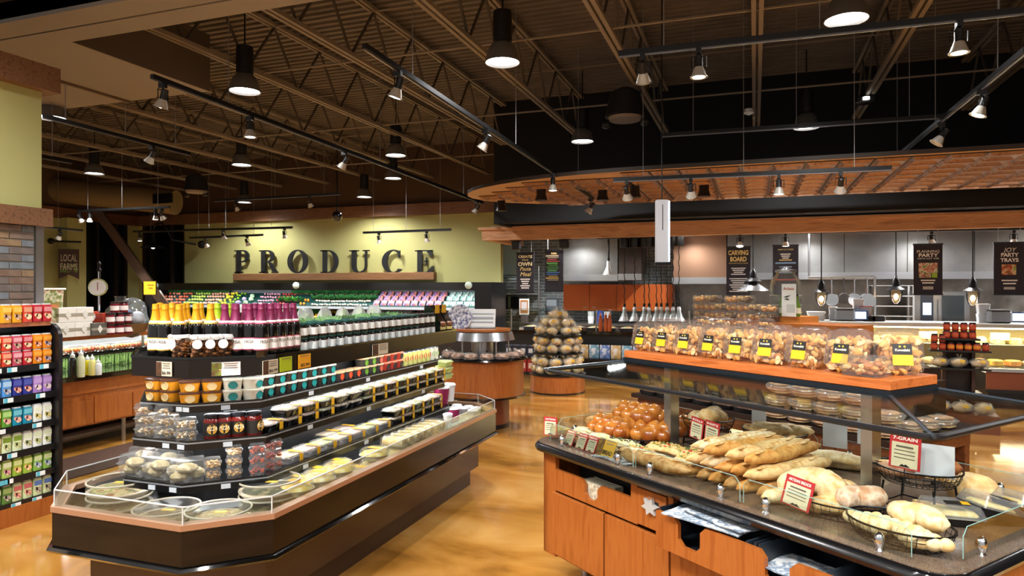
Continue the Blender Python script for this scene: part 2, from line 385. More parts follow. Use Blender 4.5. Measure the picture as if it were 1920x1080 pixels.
while z < zw0-.05:
    yy = CY1-.07-bl/2-(bl/2 if r % 2 else 0)
    if r % 2: ob('brick', bms[rr.randrange(5)], col, (CX-.012, CY1-.07-bl/4, z+bh/2), sc=(1, .49, 1))
    while yy > 3.3:
        ob('brick', bms[rr.randrange(5)], col, (CX-.012, yy-(.005 if r % 2 else 0), z+bh/2)); yy -= bl+.01
    z += bh+.01; r += 1
# ---- spiral duct on the left
a = Vector(P(60, 352, Y=14.5)); b = Vector(P(330, 380, Y=15.6)); dm = M('#8a7452', .45, .3)
dd = MB().tube([a-(b-a)*.2, b], .36, 18)
du = ob('spiral_duct', dd.mesh(dm), kind='structure', label='round tan spiral air duct hanging below the roof at left')
gv = Vector(P(305, 372, Y=15.1)); ob('grille', MB().box(gv, (.7, .05, .28), 0, YAW*0).mesh(DARKMETAL, False), du)
# ---- PRODUCE lettering on a wooden ledge
LM = M('#1d1e20', .45)
def stroke(mb, pts, d): mb.prism(pts, 0, d)
def serif_letter(ch):
    """bold roman capital, height 1, in x-y; returns MB extruded in z"""
    mb = MB(); T = .2; th = .055; D = .05
    def rect(x0, x1, y0, y1): mb.prism([(x0, y0), (x1, y0), (x1, y1), (x0, y1)], 0, D)
    def ring(cx_, cy_, rx, ry, ix, iy, a0, a1, n=20, ox=0):
        for i in range(n):
            t0 = math.radians(a0+(a1-a0)*i/n); t1 = math.radians(a0+(a1-a0)*(i+1)/n)
            q = [(cx_+rx*math.cos(t0), cy_+ry*math.sin(t0)), (cx_+rx*math.cos(t1), cy_+ry*math.sin(t1)), (cx_+ox+ix*math.cos(t1), cy_+iy*math.sin(t1)), (cx_+ox+ix*math.cos(t0), cy_+iy*math.sin(t0))]
            if a1 > a0: q = [q[0], q[1], q[2], q[3]]
            mb.prism(q, 0, D)
    if ch in 'PR':
        rect(.1, .3, 0, 1); rect(0, .4, 0, th); rect(0, .12, 1-th, 1); rect(.28, .42, 1-th, 1); rect(.28, .42, .46, .46+th)
        ring(.42, .73, .3, .27, .13, .205, -90, 90)
        if ch == 'R': mb.prism([(.42, .48), (.62, .44), (.86, .06), (.64, .06)], 0, D); rect(.6, .9, 0, th)
    elif ch == 'O': ring(.45, .5, .45, .52, .24, .46, 0, 360, 36)
    elif ch == 'D':
        rect(.1, .3, 0, 1); rect(0, .4, 0, th); rect(0, .4, 1-th, 1); ring(.38, .5, .47, .5, .26, .445, -90, 90, 24)
    elif ch == 'U':
        rect(.1, .3, .3, 1); rect(0, .4, 1-th, 1); rect(.68, .76, .3, 1); rect(.58, .86, 1-th, 1)
        ring(.43, .32, .33, .34, .13, .26, 180, 270, 12); ring(.43, .32, .33, .34, .25, .26, 270, 360, 12)
    elif ch == 'C':
        ring(.5, .5, .5, .52, .27, .46, 55, 318, 32); mb.prism([(.78, .98), (.78, .66), (.72, .66), (.66, .86)], 0, D)
    elif ch == 'E':
        rect(.1, .3, 0, 1); rect(0, .76, 0, th); rect(0, .74, 1-th, 1); rect(.3, .52, .48, .48+th); rect(.46, .52, .34, .68)
        mb.prism([(.76, 0), (.8, .3), (.74, .3), (.5, th)], 0, D); mb.prism([(.74, 1), (.5, 1-th), (.68, .7), (.74, .7)], 0, D)
    return mb
cxs = [(441, 468), (487, 522), (540, 578), (602, 635), (656, 693), (717, 755), (779, 814)]
for (ch, (xa, xb)) in zip('PRODUCE', cxs):
    A = P(xa, 512, Y=BY-.1); Bp = P(xb, 512, Y=BY-.1); zt_ = P((xa+xb)/2, 469, Y=BY-.1)[2]
    mb = serif_letter(ch); w0 = max(v[0] for v in mb.v)
    sx = (Bp[0]-A[0])/w0; sz = (zt_-A[2])
    mb.v = [(x*sx, -zz, y*sz) for x, y, zz in mb.v]
    ob('sign_letter', mb.mesh(LM, False), None, (A[0], BY-.09, A[2]), label='large black serif letter %s of the PRODUCE wall sign' % ch if ch != 'x' else '', cat='sign letter', group='PRODUCE wall letters')
A = P(439, 514, Y=BY-.14); Bp = P(815, 524, Y=BY-.14)
ob('sign_ledge', MB().box(((A[0]+Bp[0])/2, BY-.1, (A[2]+Bp[2])/2), (Bp[0]-A[0], .2, abs(A[2]-Bp[2])+.02), bev=.01).mesh(M('#7d5533', .55, noise='#8c623e', scale=2., stretch=(1, 8, 8)), False), label='wooden ledge under the PRODUCE letters', cat='ledge')
# ---- LOCAL FARMS banner
bn = Vector(P(129, 467, X=FW+.5)); bw = .52; bhh = P(118, 470, X=FW+.5)[2]-P(118, 527, X=FW+.5)[2]
bp = MB(); hz = bhh
bp.prism([(-bw/2, 0), (bw/2, 0), (bw/2, -hz), (0, -hz+.14), (-bw/2, -hz)], -.008, .008, mat=Matrix.Rotation(PI/2, 4, 'X'))
gm = MB().prism([(-bw/2+.04, -hz*.5), (bw/2-.04, -hz*.5), (bw/2-.04, -hz+.2), (-bw/2+.04, -hz+.2)], .009, .011, mat=Matrix.Rotation(PI/2, 4, 'X'))
t = inst('wall_banner', [('cloth', bp.mesh(M('#3d2f2a', .8, noise='#4a3a30', scale=6.), False)), ('print', gm.mesh(M('#3f5a34', .8, noise=('#6b7b3c', '#2d3a28', '#5a4030'), scale=7.), False)),
   ('lettering', text('LOCAL', .4, .2, .004, M('#c9bda4', .7)), (0, -.014, -.36)), ('lettering', text('FARMS', .42, .2, .004, M('#c9bda4', .7)), (0, -.014, -.62)),
   ('rod', MB().tube([(-bw/2-.15, 0, .22), (bw/2+.05, 0, .22)], .03, 8).ball((-bw/2-.18, 0, .22), .09, 8, 6).mesh(DARKMETAL))],
   'swallowtail cloth banner lettered LOCAL FARMS on the green wall', 'banner', bn, PI/2*.62)
# ================================================================= LAMPS AND TRACKS
LENS = M('#ffffff', .5, emit=9.); HOT = M('#fff6e6', .5, emit=25.)
REFL = M('#6d6a66', .4, .3); INN = M('#f4f4f0', .5, emit=2.2)
pend = [('hanger_rod', MB().tube([(0, 0, .62), (0, 0, 1.34)], .012, 6).mesh(BLACK)),
        ('ballast_housing', MB().lathe([(.05, .64), (.11, .62), (.115, .58), (.115, .25), (.09, .23)], 16).mesh(M('#0c0c0e', .5))),
        ('shade', MB().lathe([(.1, .24), (.15, .2), (.185, .12), (.215, 0), (.205, 0), (.175, .12), (.14, .19), (.1, .22)], 24, cap=False).mesh(REFL),
            (0, 0, 0), [('lens', MB().lathe([(0, .028), (.2, .03)], 24, cap=False).mesh(LENS))])]
pend2 = [('hanger_rod', MB().tube([(0, 0, .62), (0, 0, 1.56)], .012, 6).mesh(BLACK))]+pend[1:]
def spot_light(name, loc, rot, w, ang, size=.12, blend=.5, col=(1, .99, .97)):
    L = bpy.data.lights.new(name, 'SPOT'); L.energy = w; L.spot_size = math.radians(ang); L.spot_blend = blend; L.shadow_soft_size = size; L.color = col
    o = bpy.data.objects.new(name, L); COL.objects.link(o); o.location = loc; o.rotation_euler = rot; return o
pl = [(942, 118, 'nearest the centre above the produce aisle'), (459, 172, 'beside the beige soffit'), (453, 310, 'below the one by the soffit, farther off'), (177, 326, 'at far left over the sushi bar'),
      (742, 292, 'halfway to the produce wall'), (737, 335, 'just behind another, before the produce wall'), (683, 370, 'closest to the PRODUCE sign'), (458, 380, 'low and far, left of the PRODUCE sign'),
      (1092, 266, 'above the rounded canopy end'), (1512, 240, 'in the dark behind the right light track'), (1587, 38, 'largest, at the top right edge'), (96, 222, 'half hidden behind the green column')]
for px, py, w in pl:
    q = P(px, py, z=4.62)
    if q[1] > 16.6: q = P(px, py, Y=16.4)
    if px == 96: q = P(px, py, z=4.45)
    inst('high_bay_pendant', pend if q[2] > 4.6 else pend2, 'grey high bay pendant lamp '+w, 'pendant lamp', q, group='high bay pendant lamps')
    lo = spot_light('pendant_light', (q[0], q[1], q[2]+.015), (0, 0, 0), PEND_W, 150, .18, .6)
# unseen pendants added as fill light over the aisles behind and beside the camera
for i, (x, yy) in enumerate([(-4.4, 2.0), (-2.2, .6), (2.2, .6), (-2.2, -3.2), (3.0, -3.2), (-7, -3), (5.8, 4.2), (6.2, 8.6), (8, 0)]):
    inst('high_bay_pendant', pend, 'unseen added fill pendant, %s along the aisles in front of the bread counter' % nth(i), 'pendant lamp', (x, yy, 4.62), group='added fill pendants out of view')
    spot_light('pendant_light', (x, yy, 4.635), (0, 0, 0), PEND_W*1.5, 150, .18, .6)
# ---- track spots
def spot_parts(tilt, on=True):
    """track head hanging from z=0; lamp tilted by tilt about x"""
    R = Matrix.Translation((0, 0, -.2)) @ Matrix.Rotation(tilt, 4, 'X')
    ad = MB().box((0, 0, -.03), (.05, .1, .06)).cyl((0, 0, -.09), .012, .05, 8)
    yk = MB().tube([(-.075, 0, -.2), (-.075, 0, -.09), (.075, 0, -.09), (.075, 0, -.2)], .009, 5)
    hs = MB().lathe([(.03, .13), (.042, .12), (.042, .02), (.046, .0)], 14, mat=R, cap=True)
    rc = MB().lathe([(.045, .0), (.058, -.03), (.08, -.09), (.084, -.1)], 14, mat=R, cap=False)
    ln = MB().lathe([(0, -.112), (.05, -.107), (.07, -.1)], 14, mat=R, cap=False)
    rg = MB().lathe([(.07, -.1), (.094, -.1), (.094, -.108), (.07, -.108)], 14, mat=R, cap=False)
    return [('track_adapter', ad.mesh(BLACK)), ('yoke', yk.mesh(DARKMETAL)), ('lamp_housing', hs.mesh(M('#2a2a2c', .4, .4)), (0, 0, 0), [('reflector', rc.mesh(M('#c9c4ba', .35, .3))), ('lens', ln.mesh(HOT if on else M('#d8d4cc', .4))), ('bezel', rg.mesh(M('#c8c8c8', .3, .8)))])]
SP = {t: spot_parts(math.radians(t)) for t in (-40, -20, 0, 20, 40)}; SPO = spot_parts(math.radians(35), False)
def track(A, B, label, name='light_track', drop=1):
    A = Vector(A); B = Vector(B); d = B-A; L = d.length
    o = ob(name, None, None, A, label=label, cat='light track')
    ob('rail', MB().tube([(0, 0, 0), d], .034, 4).mesh(BLACK, False), o)
    ob('channel', MB().tube([Vector((0, 0, -.03)), d+Vector((0, 0, -.03))], .012, 4).mesh(M('#8b8d92', .3, .8), False), o)
    for f in (.12, .5, .88)[:3 if L > 2 else 2]:
        p = d*f; top = zb+.1 if A.z+p.z > 3.3 else A.z+p.z+.9
        if drop: ob('suspension_wire', MB().tube([p, (p.x, p.y, zd-A.z)], .005, 4).mesh(M('#8d8d8d', .4, .6), False), o)
    return A, B
def head(A, B, f, tilt, label, rz=0, on=True, w=None):
    p = Vector(A).lerp(Vector(B), f)
    inst('track_spotlight', SP[tilt] if on else SPO, label, 'spotlight', (p.x, p.y, p.z-.03), rz, 'track spotlights', sc=.85)
    if on:
        t = math.radians(tilt)
        dirv = Matrix.Rotation(rz, 3, 'Z') @ (Matrix.Rotation(t, 3, 'X') @ Vector((0, 0, -1)))
        loc = Vector((p.x, p.y, p.z-.23))+dirv*.12
        spot_light('track_light', loc, dirv.to_track_quat('-Z', 'Y').to_euler(), w or SPOT_W, 70, .05, .7)
TZ = 4.1
def fy(A, B, px):                      # fraction along a track where it passes image column px
    best = min(range(201), key=lambda k: abs(colof(Vector(A).lerp(Vector(B), k/200))-px)); return best/200
def colof(p): return 960+1280*(CS*p.x+SN*p.y)/(-SN*p.x+CS*p.y)
def run(A, B, label, heads, rz=0, drop=1):
    A, B = track(A, B, label, drop=drop)
    for px, tilt, on, lb, *w in heads: head(A, B, fy(A, B, px), tilt, lb, rz, on, w[0] if w else None)
run(P(285, 143, z=TZ), P(905, 380, Y=14.6), 'long track from the beige soffit past the produce aisle', [(302, 20, 1, 'track spotlight beside the beige soffit, nearest on its track'), (470, 0, 1, 'lit track spotlight above the second pendant lamp at left'),
    (644, 20, 0, 'unlit track spotlight in mid aisle above the PRODUCE letters'), (893, 0, 0, 'track spotlight hanging at the green wall corner by the canopy')], PI/2)
run(P(683, 86, z=TZ), P(1112, 372, z=3.5), 'long double track in the centre running to the canopy', [(745, 20, 1, 'lit track spotlight nearest on the long centre track'), (910, 20, 0, 'unlit track spotlight midway on the long centre track'),
    (1037, 0, 1, 'lit track spotlight in front of the rounded canopy end'), (1108, 0, 0, 'track spotlight at the far tip of the centre track')], PI/2)
run(P(82, 217, z=TZ), P(355, 288, z=TZ), 'track at upper left behind the green column', [(284, 20, 0, 'unlit pair spotlight near the far tip of upper left track')], PI/2)
run(P(60, 290, z=3.8), P(134, 303, z=3.8), 'short stub of track beside the green column', [], PI/2)
run(P(1160, 101, z=TZ), P(1990, 12, z=TZ), 'track across the top right of the ceiling', [(1207, 0, 0, 'unlit spotlight at the left tip of the top right track'), (1310, 0, 1, 'lit spotlight left of the joists on the top right track'), (1800, 0, 1, 'large lit spotlight with vented rim at far top right')], 0)
run(P(1242, 253, z=TZ), P(1776, 217, z=TZ), 'middle track crossing below the joist ends', [], 0)
run(P(1665, 308, z=3.9), P(1925, 92, z=3.9), 'slanting track at the right coming toward the viewer', [(1840, 20, 1, 'lit spotlight high on the slanting right track'), (1764, -20, 0, 'unlit white spotlight midway on the slanting right track'),
    (1698, 20, 1, 'spotlight second from the low tip of the slanting right track'), (1680, 0, 1, 'lit spotlight at the low tip of the slanting right track')], PI/2)
run(P(1150, 337, Y=9.7), P(1672, 314, Y=9.7), 'track in front of the copper tile canopy', [(1175, 40, 1, 'lit spotlight at left end of the copper canopy track', 190), (1295, 20, 0, 'unlit black spotlight by the white light box'), (1460, 0, 1, 'lit spotlight in the middle of copper canopy track', 190),
    (1577, 40, 1, 'bright spotlight near right end of copper canopy track')], 0)
run(P(250, 434, Y=15.6), P(548, 426, Y=15.6), 'upper black track before the green wall left of PRODUCE', [(262, 0, 1, 'lit spotlight at left end of the wall track by the timber brace'), (418, 20, 1, 'lit spotlight mid wall track left of PRODUCE', 190), (533, 20, 1, 'lit spotlight at right end of upper wall track over letter O', 220)], 0)
run(P(356, 446, Y=15.9), P(493, 440, Y=15.9), 'lower black track before the green wall left of PRODUCE', [(386, 20, 0, 'dark bare spotlight at left of the lower wall track'), (463, 20, 0, 'dark bare spotlight over letter P')], 0)
run(P(681, 436, Y=15.8), P(846, 430, Y=15.8), 'black wall track above the letters U C E', [(710, 20, 1, 'round spotlight on the wall track above letter U', 200), (800, 20, 1, 'round spotlight on the wall track above letter E', 200)], 0)
run(P(145, 395, Y=12.5), P(318, 388, Y=12.5), 'pale track over the timber brace at left', [(150, 0, 0, 'unlit spotlight at left tip of the pale track'), (168, 0, 1, 'lit spotlight second on the pale track at left', 70), (292, 0, 1, 'lit spotlight under the spiral duct end', 70), (303, 20, 0, 'unlit spotlight beside the lit one under the duct end')], 0)
run(P(402, 376, Y=14.5), P(638, 363, Y=14.5), 'thin track high before the wood crown band', [(443, 20, 0, 'tilted unlit spotlight left on the thin high track'), (581, 0, 0, 'small spotlight right on the thin high track')], 0)
run(P(60, 423, X=-17), P(155, 432, X=-17), 'short track above the LOCAL FARMS banner', [(112, 20, 0, 'square framed spotlight above the LOCAL FARMS banner')], PI/2)
run((-4.6, .9, TZ), (3.2, .9, TZ), 'unseen added fill track over the front aisle aiming at island and bread counter', [], 0)  # unseen overhead track, added with its heads to brighten the fronts
for i in range(8):
    head((-4.6, .9, TZ), (3.2, .9, TZ), .04+.13*i, 40, 'unseen fill spotlight on the added front aisle track, %s from left' % nth(i), 0, True, 115)
# round speakers, security dome, smoke detectors, goose-neck lamp
sp_ = [('can', MB().lathe([(.1, .5), (.24, .42), (.3, .1), (.31, .06)], 20).mesh(M('#0a0b10', .6))), ('baffle', MB().lathe([(0, .0), (.24, .0), (.26, .05)], 24, cap=False).mesh(M('#8d8078', .6))),
       ('horn', MB().box((-.3, 0, -.06), (.12, .1, .08), bev=.02).mesh(M('#2a2a2a', .5))), ('horn', MB().box((.3, 0, -.06), (.12, .1, .08), bev=.02).mesh(M('#2a2a2a', .5)))]
inst('ceiling_speaker', sp_, 'round ceiling speaker with two side horns in the dark at centre', 'speaker', P(1172, 226, z=4.5))
inst('ceiling_speaker', sp_, 'round dark speaker hanging above the far left produce case', 'speaker', P(368, 362, Y=14.0))
inst('dome_camera', [('stem', MB().cyl((0, 0, .1), .02, 2.4, 6).mesh(BLACK)), ('dome', MB().ball((0, 0, 0), .14, 12, 8).mesh(GLOSSBLACK))], 'black dome camera hanging over the produce wall', 'camera', P(632, 405, Y=15.6))
inst('smoke_detector', [('base', MB().cyl((0, 0, .0), .07, .05, 14).mesh(WHITE)), ('cap', MB().lathe([(.03, -.05), (.085, -.02), (.085, .0)], 14).mesh(WHITE))], 'white smoke detector under a joist at right', 'detector', P(1404, 210, z=zb-.055))
inst('projector_box', [('body', MB().box((0, 0, 0), (.3, .2, .12), bev=.02).mesh(BLACK)), ('lens', MB().cyl((0, -.13, -.02), .05, .04, 12, mat=None).mesh(INN))], 'small black lamp box clipped to a joist at right', 'lamp', P(1622, 188, z=zb-.065))
gq = P(287, 462, Y=16.2)
inst('gooseneck_lamp', [('stem', MB().lathe([(.04, .55), (.08, .4), (.05, .36), (.07, .1), (.1, .06)], 12).mesh(DARKMETAL)), ('shade', MB().lathe([(.1, .08), (.3, .0), (.36, -.06), (.33, -.06), (.1, .03)], 20, cap=False).mesh(DARKMETAL), (0, 0, 0), [('bulb', MB().ball((0, 0, -.02), .06, 8, 6).mesh(INN))]),
  ('arm', MB().tube([(0, 0, .55), (.1, 0, .68), (.35, 0, .72), (.5, 0, .55), (.55, .2, .2), (.8, .9, .1)], .03, 6).ball((.95, 1.0, .1), .13, 8, 6).mesh(DARKMETAL))], 'dark barn-style goose-neck lamp on the green wall', 'lamp', gq)
# ================================================================= LEFT DRINK SHELVES AND SUSHI BAR
GX = -5.6; gy0, gy1 = 2.75, 4.16
SHZ = [1.27, 1.03, .79, .585, .385, .18]
def rcorner(x0, x1, z0, z1, r, n=6):
    return [(x0, z0), (x1, z0), (x1, z1-r)]+[(x1-r+r*math.cos(PI/2*i/n), z1-r+r*math.sin(PI/2*i/n)) for i in range(1, n+1)]+[(x0, z1)]
g = ob('shelf_unit', None, None, (GX, gy1, 0), label='black end shelf of canned drinks before the brick column', cat='shelf unit')
ob('end_panel', MB().prism(rcorner(-.28, .05, 0.0, 1.6, .12), 0, .035, mat=Matrix.Translation((0, .035, 0)) @ Matrix.Rotation(PI/2, 4, 'X')).mesh(M('#161213', .35), False), g)
ob('back_panel', MB().bx(-.285, -.265, gy0-gy1, 0, 0, 1.6).mesh(BLACK, False), g)
ob('plinth', MB().bx(-.265, .02, gy0-gy1, 0, 0, .15).mesh(WOOD, False), g)
ob('top_board', MB().bx(-.285, -.02, gy0-gy1, -.02, 1.585, 1.62).mesh(WOOD, False), g)
for i, z in enumerate(SHZ):
    s_ = ob('shelf', MB().bx(-.265, .0, gy0-gy1, 0, z-.02, z).bx(0, .012, gy0-gy1, 0, z-.05, z+.005).mesh(M('#17181a', .3), False), g)
    for k, dy in enumerate((-.1, -.33, -.42, -.62)):
        if (i+k) % 4 == 3: continue
        tg = MB().box((.014, dy-.03*((i*7+k) % 3), z-.024), (.004, .075, .036)).box((.0165, dy-.022-.03*((i*7+k) % 3), z-.024), (.002, .028, .036), 1)
        ob('price_tag', tg.mesh([M('#e8f0f2', .5), M('#58b7cf', .5)], False), s_)
def carton(body, band, blot, tall=.165, lid='#cfd4d6'):
    w, d = .07, .05
    m = shell(MB(), [(rrect(w, d, .012, 2), 0), (rrect(w, d, .012, 2), tall*.86), (rrect(w*.92, d*.9, .012, 2), tall*.93)])
    t = shell(MB(), [(rrect(w*.9, d*.88, .012, 2), tall*.93), (rrect(w*.86, d*.8, .012, 2), tall)])
    lb = MB().bx(-w/2+.003, w/2-.003, -d/2-.001, -d/2, tall*.55, tall*.82)
    pc = MB().lathe([(0, 0), (.024, .0), (.024, .002)], 10, mat=Matrix.Translation((.004, -d/2-.0005, tall*.3)) @ Matrix.Rotation(PI/2, 4, 'X'), cap=False).lathe([(0, 0), (.016, .0), (.016, .003)], 8, mat=Matrix.Translation((-.017, -d/2-.0005, tall*.38)) @ Matrix.Rotation(PI/2, 4, 'X'), cap=False)
    bt = M(body, .35) if body != '#e8e8e2' else M(body, .4)
    return [('body', m.mesh(bt), (0, 0, 0), [('print', lb.mesh(M(band, .4), False)), ('picture', pc.mesh(M(blot, .5, noise='#f0e0c0', scale=60.), False))]), ('lid', t.mesh(M(lid, .35, .2)))]
rows = [(1.62, 'on the wooden top board', [('red', '#b3202c', '#d98a8e', '#e7b58a'), ('red', '#b3202c', '#d98a8e', '#e7b58a'), ('coral red', '#c8402c', '#e3a07e', '#f0d0a0'), ('amber', '#d99a1c', '#efc75c', '#a05018'), ('amber', '#d99a1c', '#efc75c', '#a05018')], 1),
  (SHZ[0], 'on the highest shelf', [('orange', '#dd7f10', '#f0a83c', '#5a2f8a'), ('orange', '#dd7f10', '#f0a83c', '#c8301c'), ('red', '#b3202c', '#d98a8e', '#e7b58a'), ('pink red', '#b8455a', '#e3a8b0', '#8a2030'), ('coral red', '#c8402c', '#e3a07e', '#f0d0a0'), ('pale orange', '#e6a03c', '#f3cf8a', '#c86018')], 2),
  (SHZ[1], 'on the second shelf', [('lilac', '#a47cc0', '#b998d0', '#d9c4e6'), ('lilac', '#a47cc0', '#b998d0', '#d9c4e6'), ('navy', '#2f3288', '#4e56a8', '#c0304a'), ('navy', '#2f3288', '#4e56a8', '#c0304a'), ('sky blue', '#4f8fd0', '#a9cbe8', '#3a6ab0'), ('light blue', '#6fb0dc', '#bcdcf0', '#3a6ab0')], 1),
  (SHZ[2], 'on the third shelf', [('white and yellow', '#e8e8e2', '#dfe6d2', '#b8b028'), ('white and yellow', '#e8e8e2', '#dfe6d2', '#b8b028'), ('teal', '#1f86a0', '#6fbccc', '#d87f86'), ('teal', '#1f86a0', '#6fbccc', '#d87f86'), ('green', '#5f9a36', '#a9cf80', '#d87f86'), ('yellow', '#e8b81c', '#f5dc7c', '#5f9a36')], 1),
  (SHZ[3], 'on the fourth shelf', [('white and green', '#e8e8e2', '#ddeac8', '#6f9a28'), ('white and green', '#e8e8e2', '#ddeac8', '#6f9a28'), ('white and green', '#e8e8e2', '#ddeac8', '#55801c'), ('green banded', '#d5dfb4', '#7fa03c', '#8fb04c'), ('green banded', '#d5dfb4', '#7fa03c', '#8fb04c'), ('pale yellow', '#e3cf6a', '#efe3a0', '#a08a28')], 1),
  (SHZ[4], 'on the fifth shelf', [('green and blue', '#86b04a', '#cfe0a8', '#3f86c0'), ('green and blue', '#86b04a', '#cfe0a8', '#3f86c0'), ('lime', '#9ab43c', '#d6e29a', '#e0a020'), ('lime', '#9ab43c', '#d6e29a', '#e0a020'), ('magenta fruit', '#a8bf5c', '#dfe8c0', '#a81a66'), ('magenta fruit', '#a8bf5c', '#dfe8c0', '#a81a66')], 1),
  (SHZ[5], 'on the bottom shelf', [('blackberry', '#cdd6a0', '#5a78b8', '#2c2838'), ('blackberry', '#cdd6a0', '#5a78b8', '#2c2838'), ('red berry', '#cdd6a0', '#c86a6a', '#c01c28'), ('red berry', '#cdd6a0', '#c86a6a', '#c01c28'), ('dark leaf', '#5d7f3a', '#9ab06a', '#2c2838'), ('pale green', '#a9bf86', '#d0dcb0', '#5a7f3a')], 1)]
ct = {}
for z, wh, cols, lay in rows:
    tall = .15 if z > 1 else .16
    for i, (nm, a, b, c) in enumerate(cols):
        k = (a, b, c)
        if k not in ct: ct[k] = carton(a, b, c, .125 if False else .15)
        for q in range(lay):
            sc = (1, 1, .83) if lay == 2 else (1, 1, 1.0 if z > 1.1 else .98)
            inst('drink_carton', ct[k], '%s drink carton, %s from the end panel%s %s' % (nm, nth(i), (', upper layer' if q else ', lower layer') if lay == 2 else '', wh), 'carton', (GX-.035, gy1-.05-i*.083, z+.001+q*.126), PI/2, 'drink cartons on the black end shelf', sc=sc)
# ---- sushi bar
BX = -7.3; by0, by1 = 4.4, 9.6
bar = ob('sushi_bar', None, None, (BX, by1, 0), label='long cherry wood sushi bar with chilled shelf behind drink shelves', cat='bar')
D = lambda *a: (a[0]-BX, a[1]-BX, a[2]-by1, a[3]-by1, a[4], a[5])
ob('cabinet_body', MB().bx(*D(BX-.8, BX-.02, by0, by1, .3, .84)).mesh(WOOD, False), bar)
ob('upper_fascia', MB().bx(*D(BX-.02, BX, by0, by1, .68, .84)).mesh(WOOD, False), bar)
yy = by0
for i, w in enumerate([.5, .48, .5, .52, .48, .5, .52, .5, .48, .5]):
    if yy+w > by1: break
    ob('door_panel', MB().bx(*D(BX-.022, BX-.004, yy+.004, yy+w-.004, .32, .6 if i % 3 else .63)).mesh(WOOD, False), bar); yy += w+.01
ob('counter', MB().bx(*D(BX-.85, BX+.06, by0, by1, .84, .9)).mesh(GLOSSBLACK, False), bar)
ob('toe_kick', MB().bx(*D(BX-.7, BX-.45, by0, by1, 0, .3)).mesh(BLACK, False), bar)
for y in (5.2, 6.4, 7.6, 8.8): ob('foot', MB().cyl((-.12, y-by1, 0), .025, .3, 8).mesh(STEEL), bar)
ob('drain_pipe', MB().tube([(-.3, by0-by1, .14), (-.3, by1-by1-.4, .16)], .05, 8).mesh(M('#6e6a66', .4, .5)), bar)
ob('back_wall', MB().bx(*D(BX-.82, BX-.78, by0, by1, .9, 1.3)).mesh(M('#c9ced2', .3, .4), False), bar)
ob('glass_shelf', MB().bx(*D(BX-.76, BX-.36, by0, by1, 1.075, 1.085)).mesh(GL('#d4e6e4', .8), False), bar)
ob('shelf_edge', MB().bx(*D(BX-.36, BX-.345, by0, by1, 1.07, 1.09)).mesh(BLACK, False), bar)
for y in (5.4, 6.9, 8.4): ob('shelf_post', MB().bx(*D(BX-.42, BX-.38, y, y+.04, .9, 1.28)).mesh(STEEL, False), bar)
ob('top_board', MB().bx(*D(BX-.85, BX-.2, by0, by1, 1.285, 1.33)).mesh(WOOD, False), bar)
ob('light_strip', MB().bx(*D(BX-.62, BX-.58, by0, by1, 1.27, 1.284)).mesh(M('#f6fbff', .5, emit=7.), False), bar)
ob('sneeze_glass', MB().bx(*D(BX-.335, BX-.33, by0, by1, 1.09, 1.28)).mesh(GL('#eaf4f2', .25), False), bar)
BARL = (BX-.45, 7.0)
# sushi trays on the glass shelf
tray = [('tray', MB().box((0, 0, .012), (.2, .13, .024), bev=.008).mesh(GLOSSBLACK)), ('clear_lid', MB().box((0, 0, .05), (.195, .125, .055), bev=.012).mesh(PLAST))]
def rolls(c1, c2):
    mb = MB(); r_ = random.Random(5)
    for i in range(4):
        for j in range(2): mb.ball((-.07+.046*i, -.03+.055*j, .04), (.022, .024, .018), 6, 4, (i+j) % 2)
    return mb.mesh([M(c1, .5), M(c2, .5)])
fills = [rolls('#e06a20', '#e88a3c'), rolls('#e0541c', '#d98050'), rolls('#e06a20', '#f0b080'), rolls('#c83a48', '#e88a90'), rolls('#d04a5a', '#f0e0d8'), rolls('#2b2b2e', '#8a9a70')]
y = 5.3
for i in range(17):
    f_ = fills[min(5, (0, 1, 2, 0, 1, 2, 0, 1, 0, 3, 3, 4, 5, 5, 4, 5, 5)[i])]
    nm = ['orange salmon', 'orange salmon', 'orange salmon', 'red tuna', 'pink tuna', 'dark nori'][fills.index(f_)]
    inst('sushi_tray', tray+[('sushi_rolls', f_)], '%s sushi tray, %s from the shelf end on the sushi bar glass shelf' % (nm, nth(i)), 'sushi tray', (BX-.45, y+i*.225, 1.087), PI/2, 'sushi trays', sc=(1.05, 1.3, 1.55))
# asparagus bundles standing behind
asp = MB(); r_ = random.Random(9)
for i in range(46):
    x = r_.uniform(-.09, .09); q = r_.uniform(-.04, .04); asp.tube([(x, q, 0), (x+r_.uniform(-.015, .015), q, .1), (x+r_.uniform(-.02, .02), q, .15)], [.008, .009, .004], 4)
aspm = asp.mesh(M('#5d7a34', .6, noise=('#7c9a48', '#435c26'), scale=30.))
for i in range(11):
    t_ = inst('asparagus_bundle', [('stalks', aspm), ('band', MB().lathe([(.1, .03), (.1, .045)], 12, cap=False, sy=.55).mesh(M('#4d6a2c', .5)))], 'upright green asparagus bundle, %s from the near end under the sushi shelf' % nth(i), 'asparagus', (BX-.6, 5.5+i*.21, .905), PI/2, 'asparagus bundles'); t_.children[0]['kind'] = 'stuff'
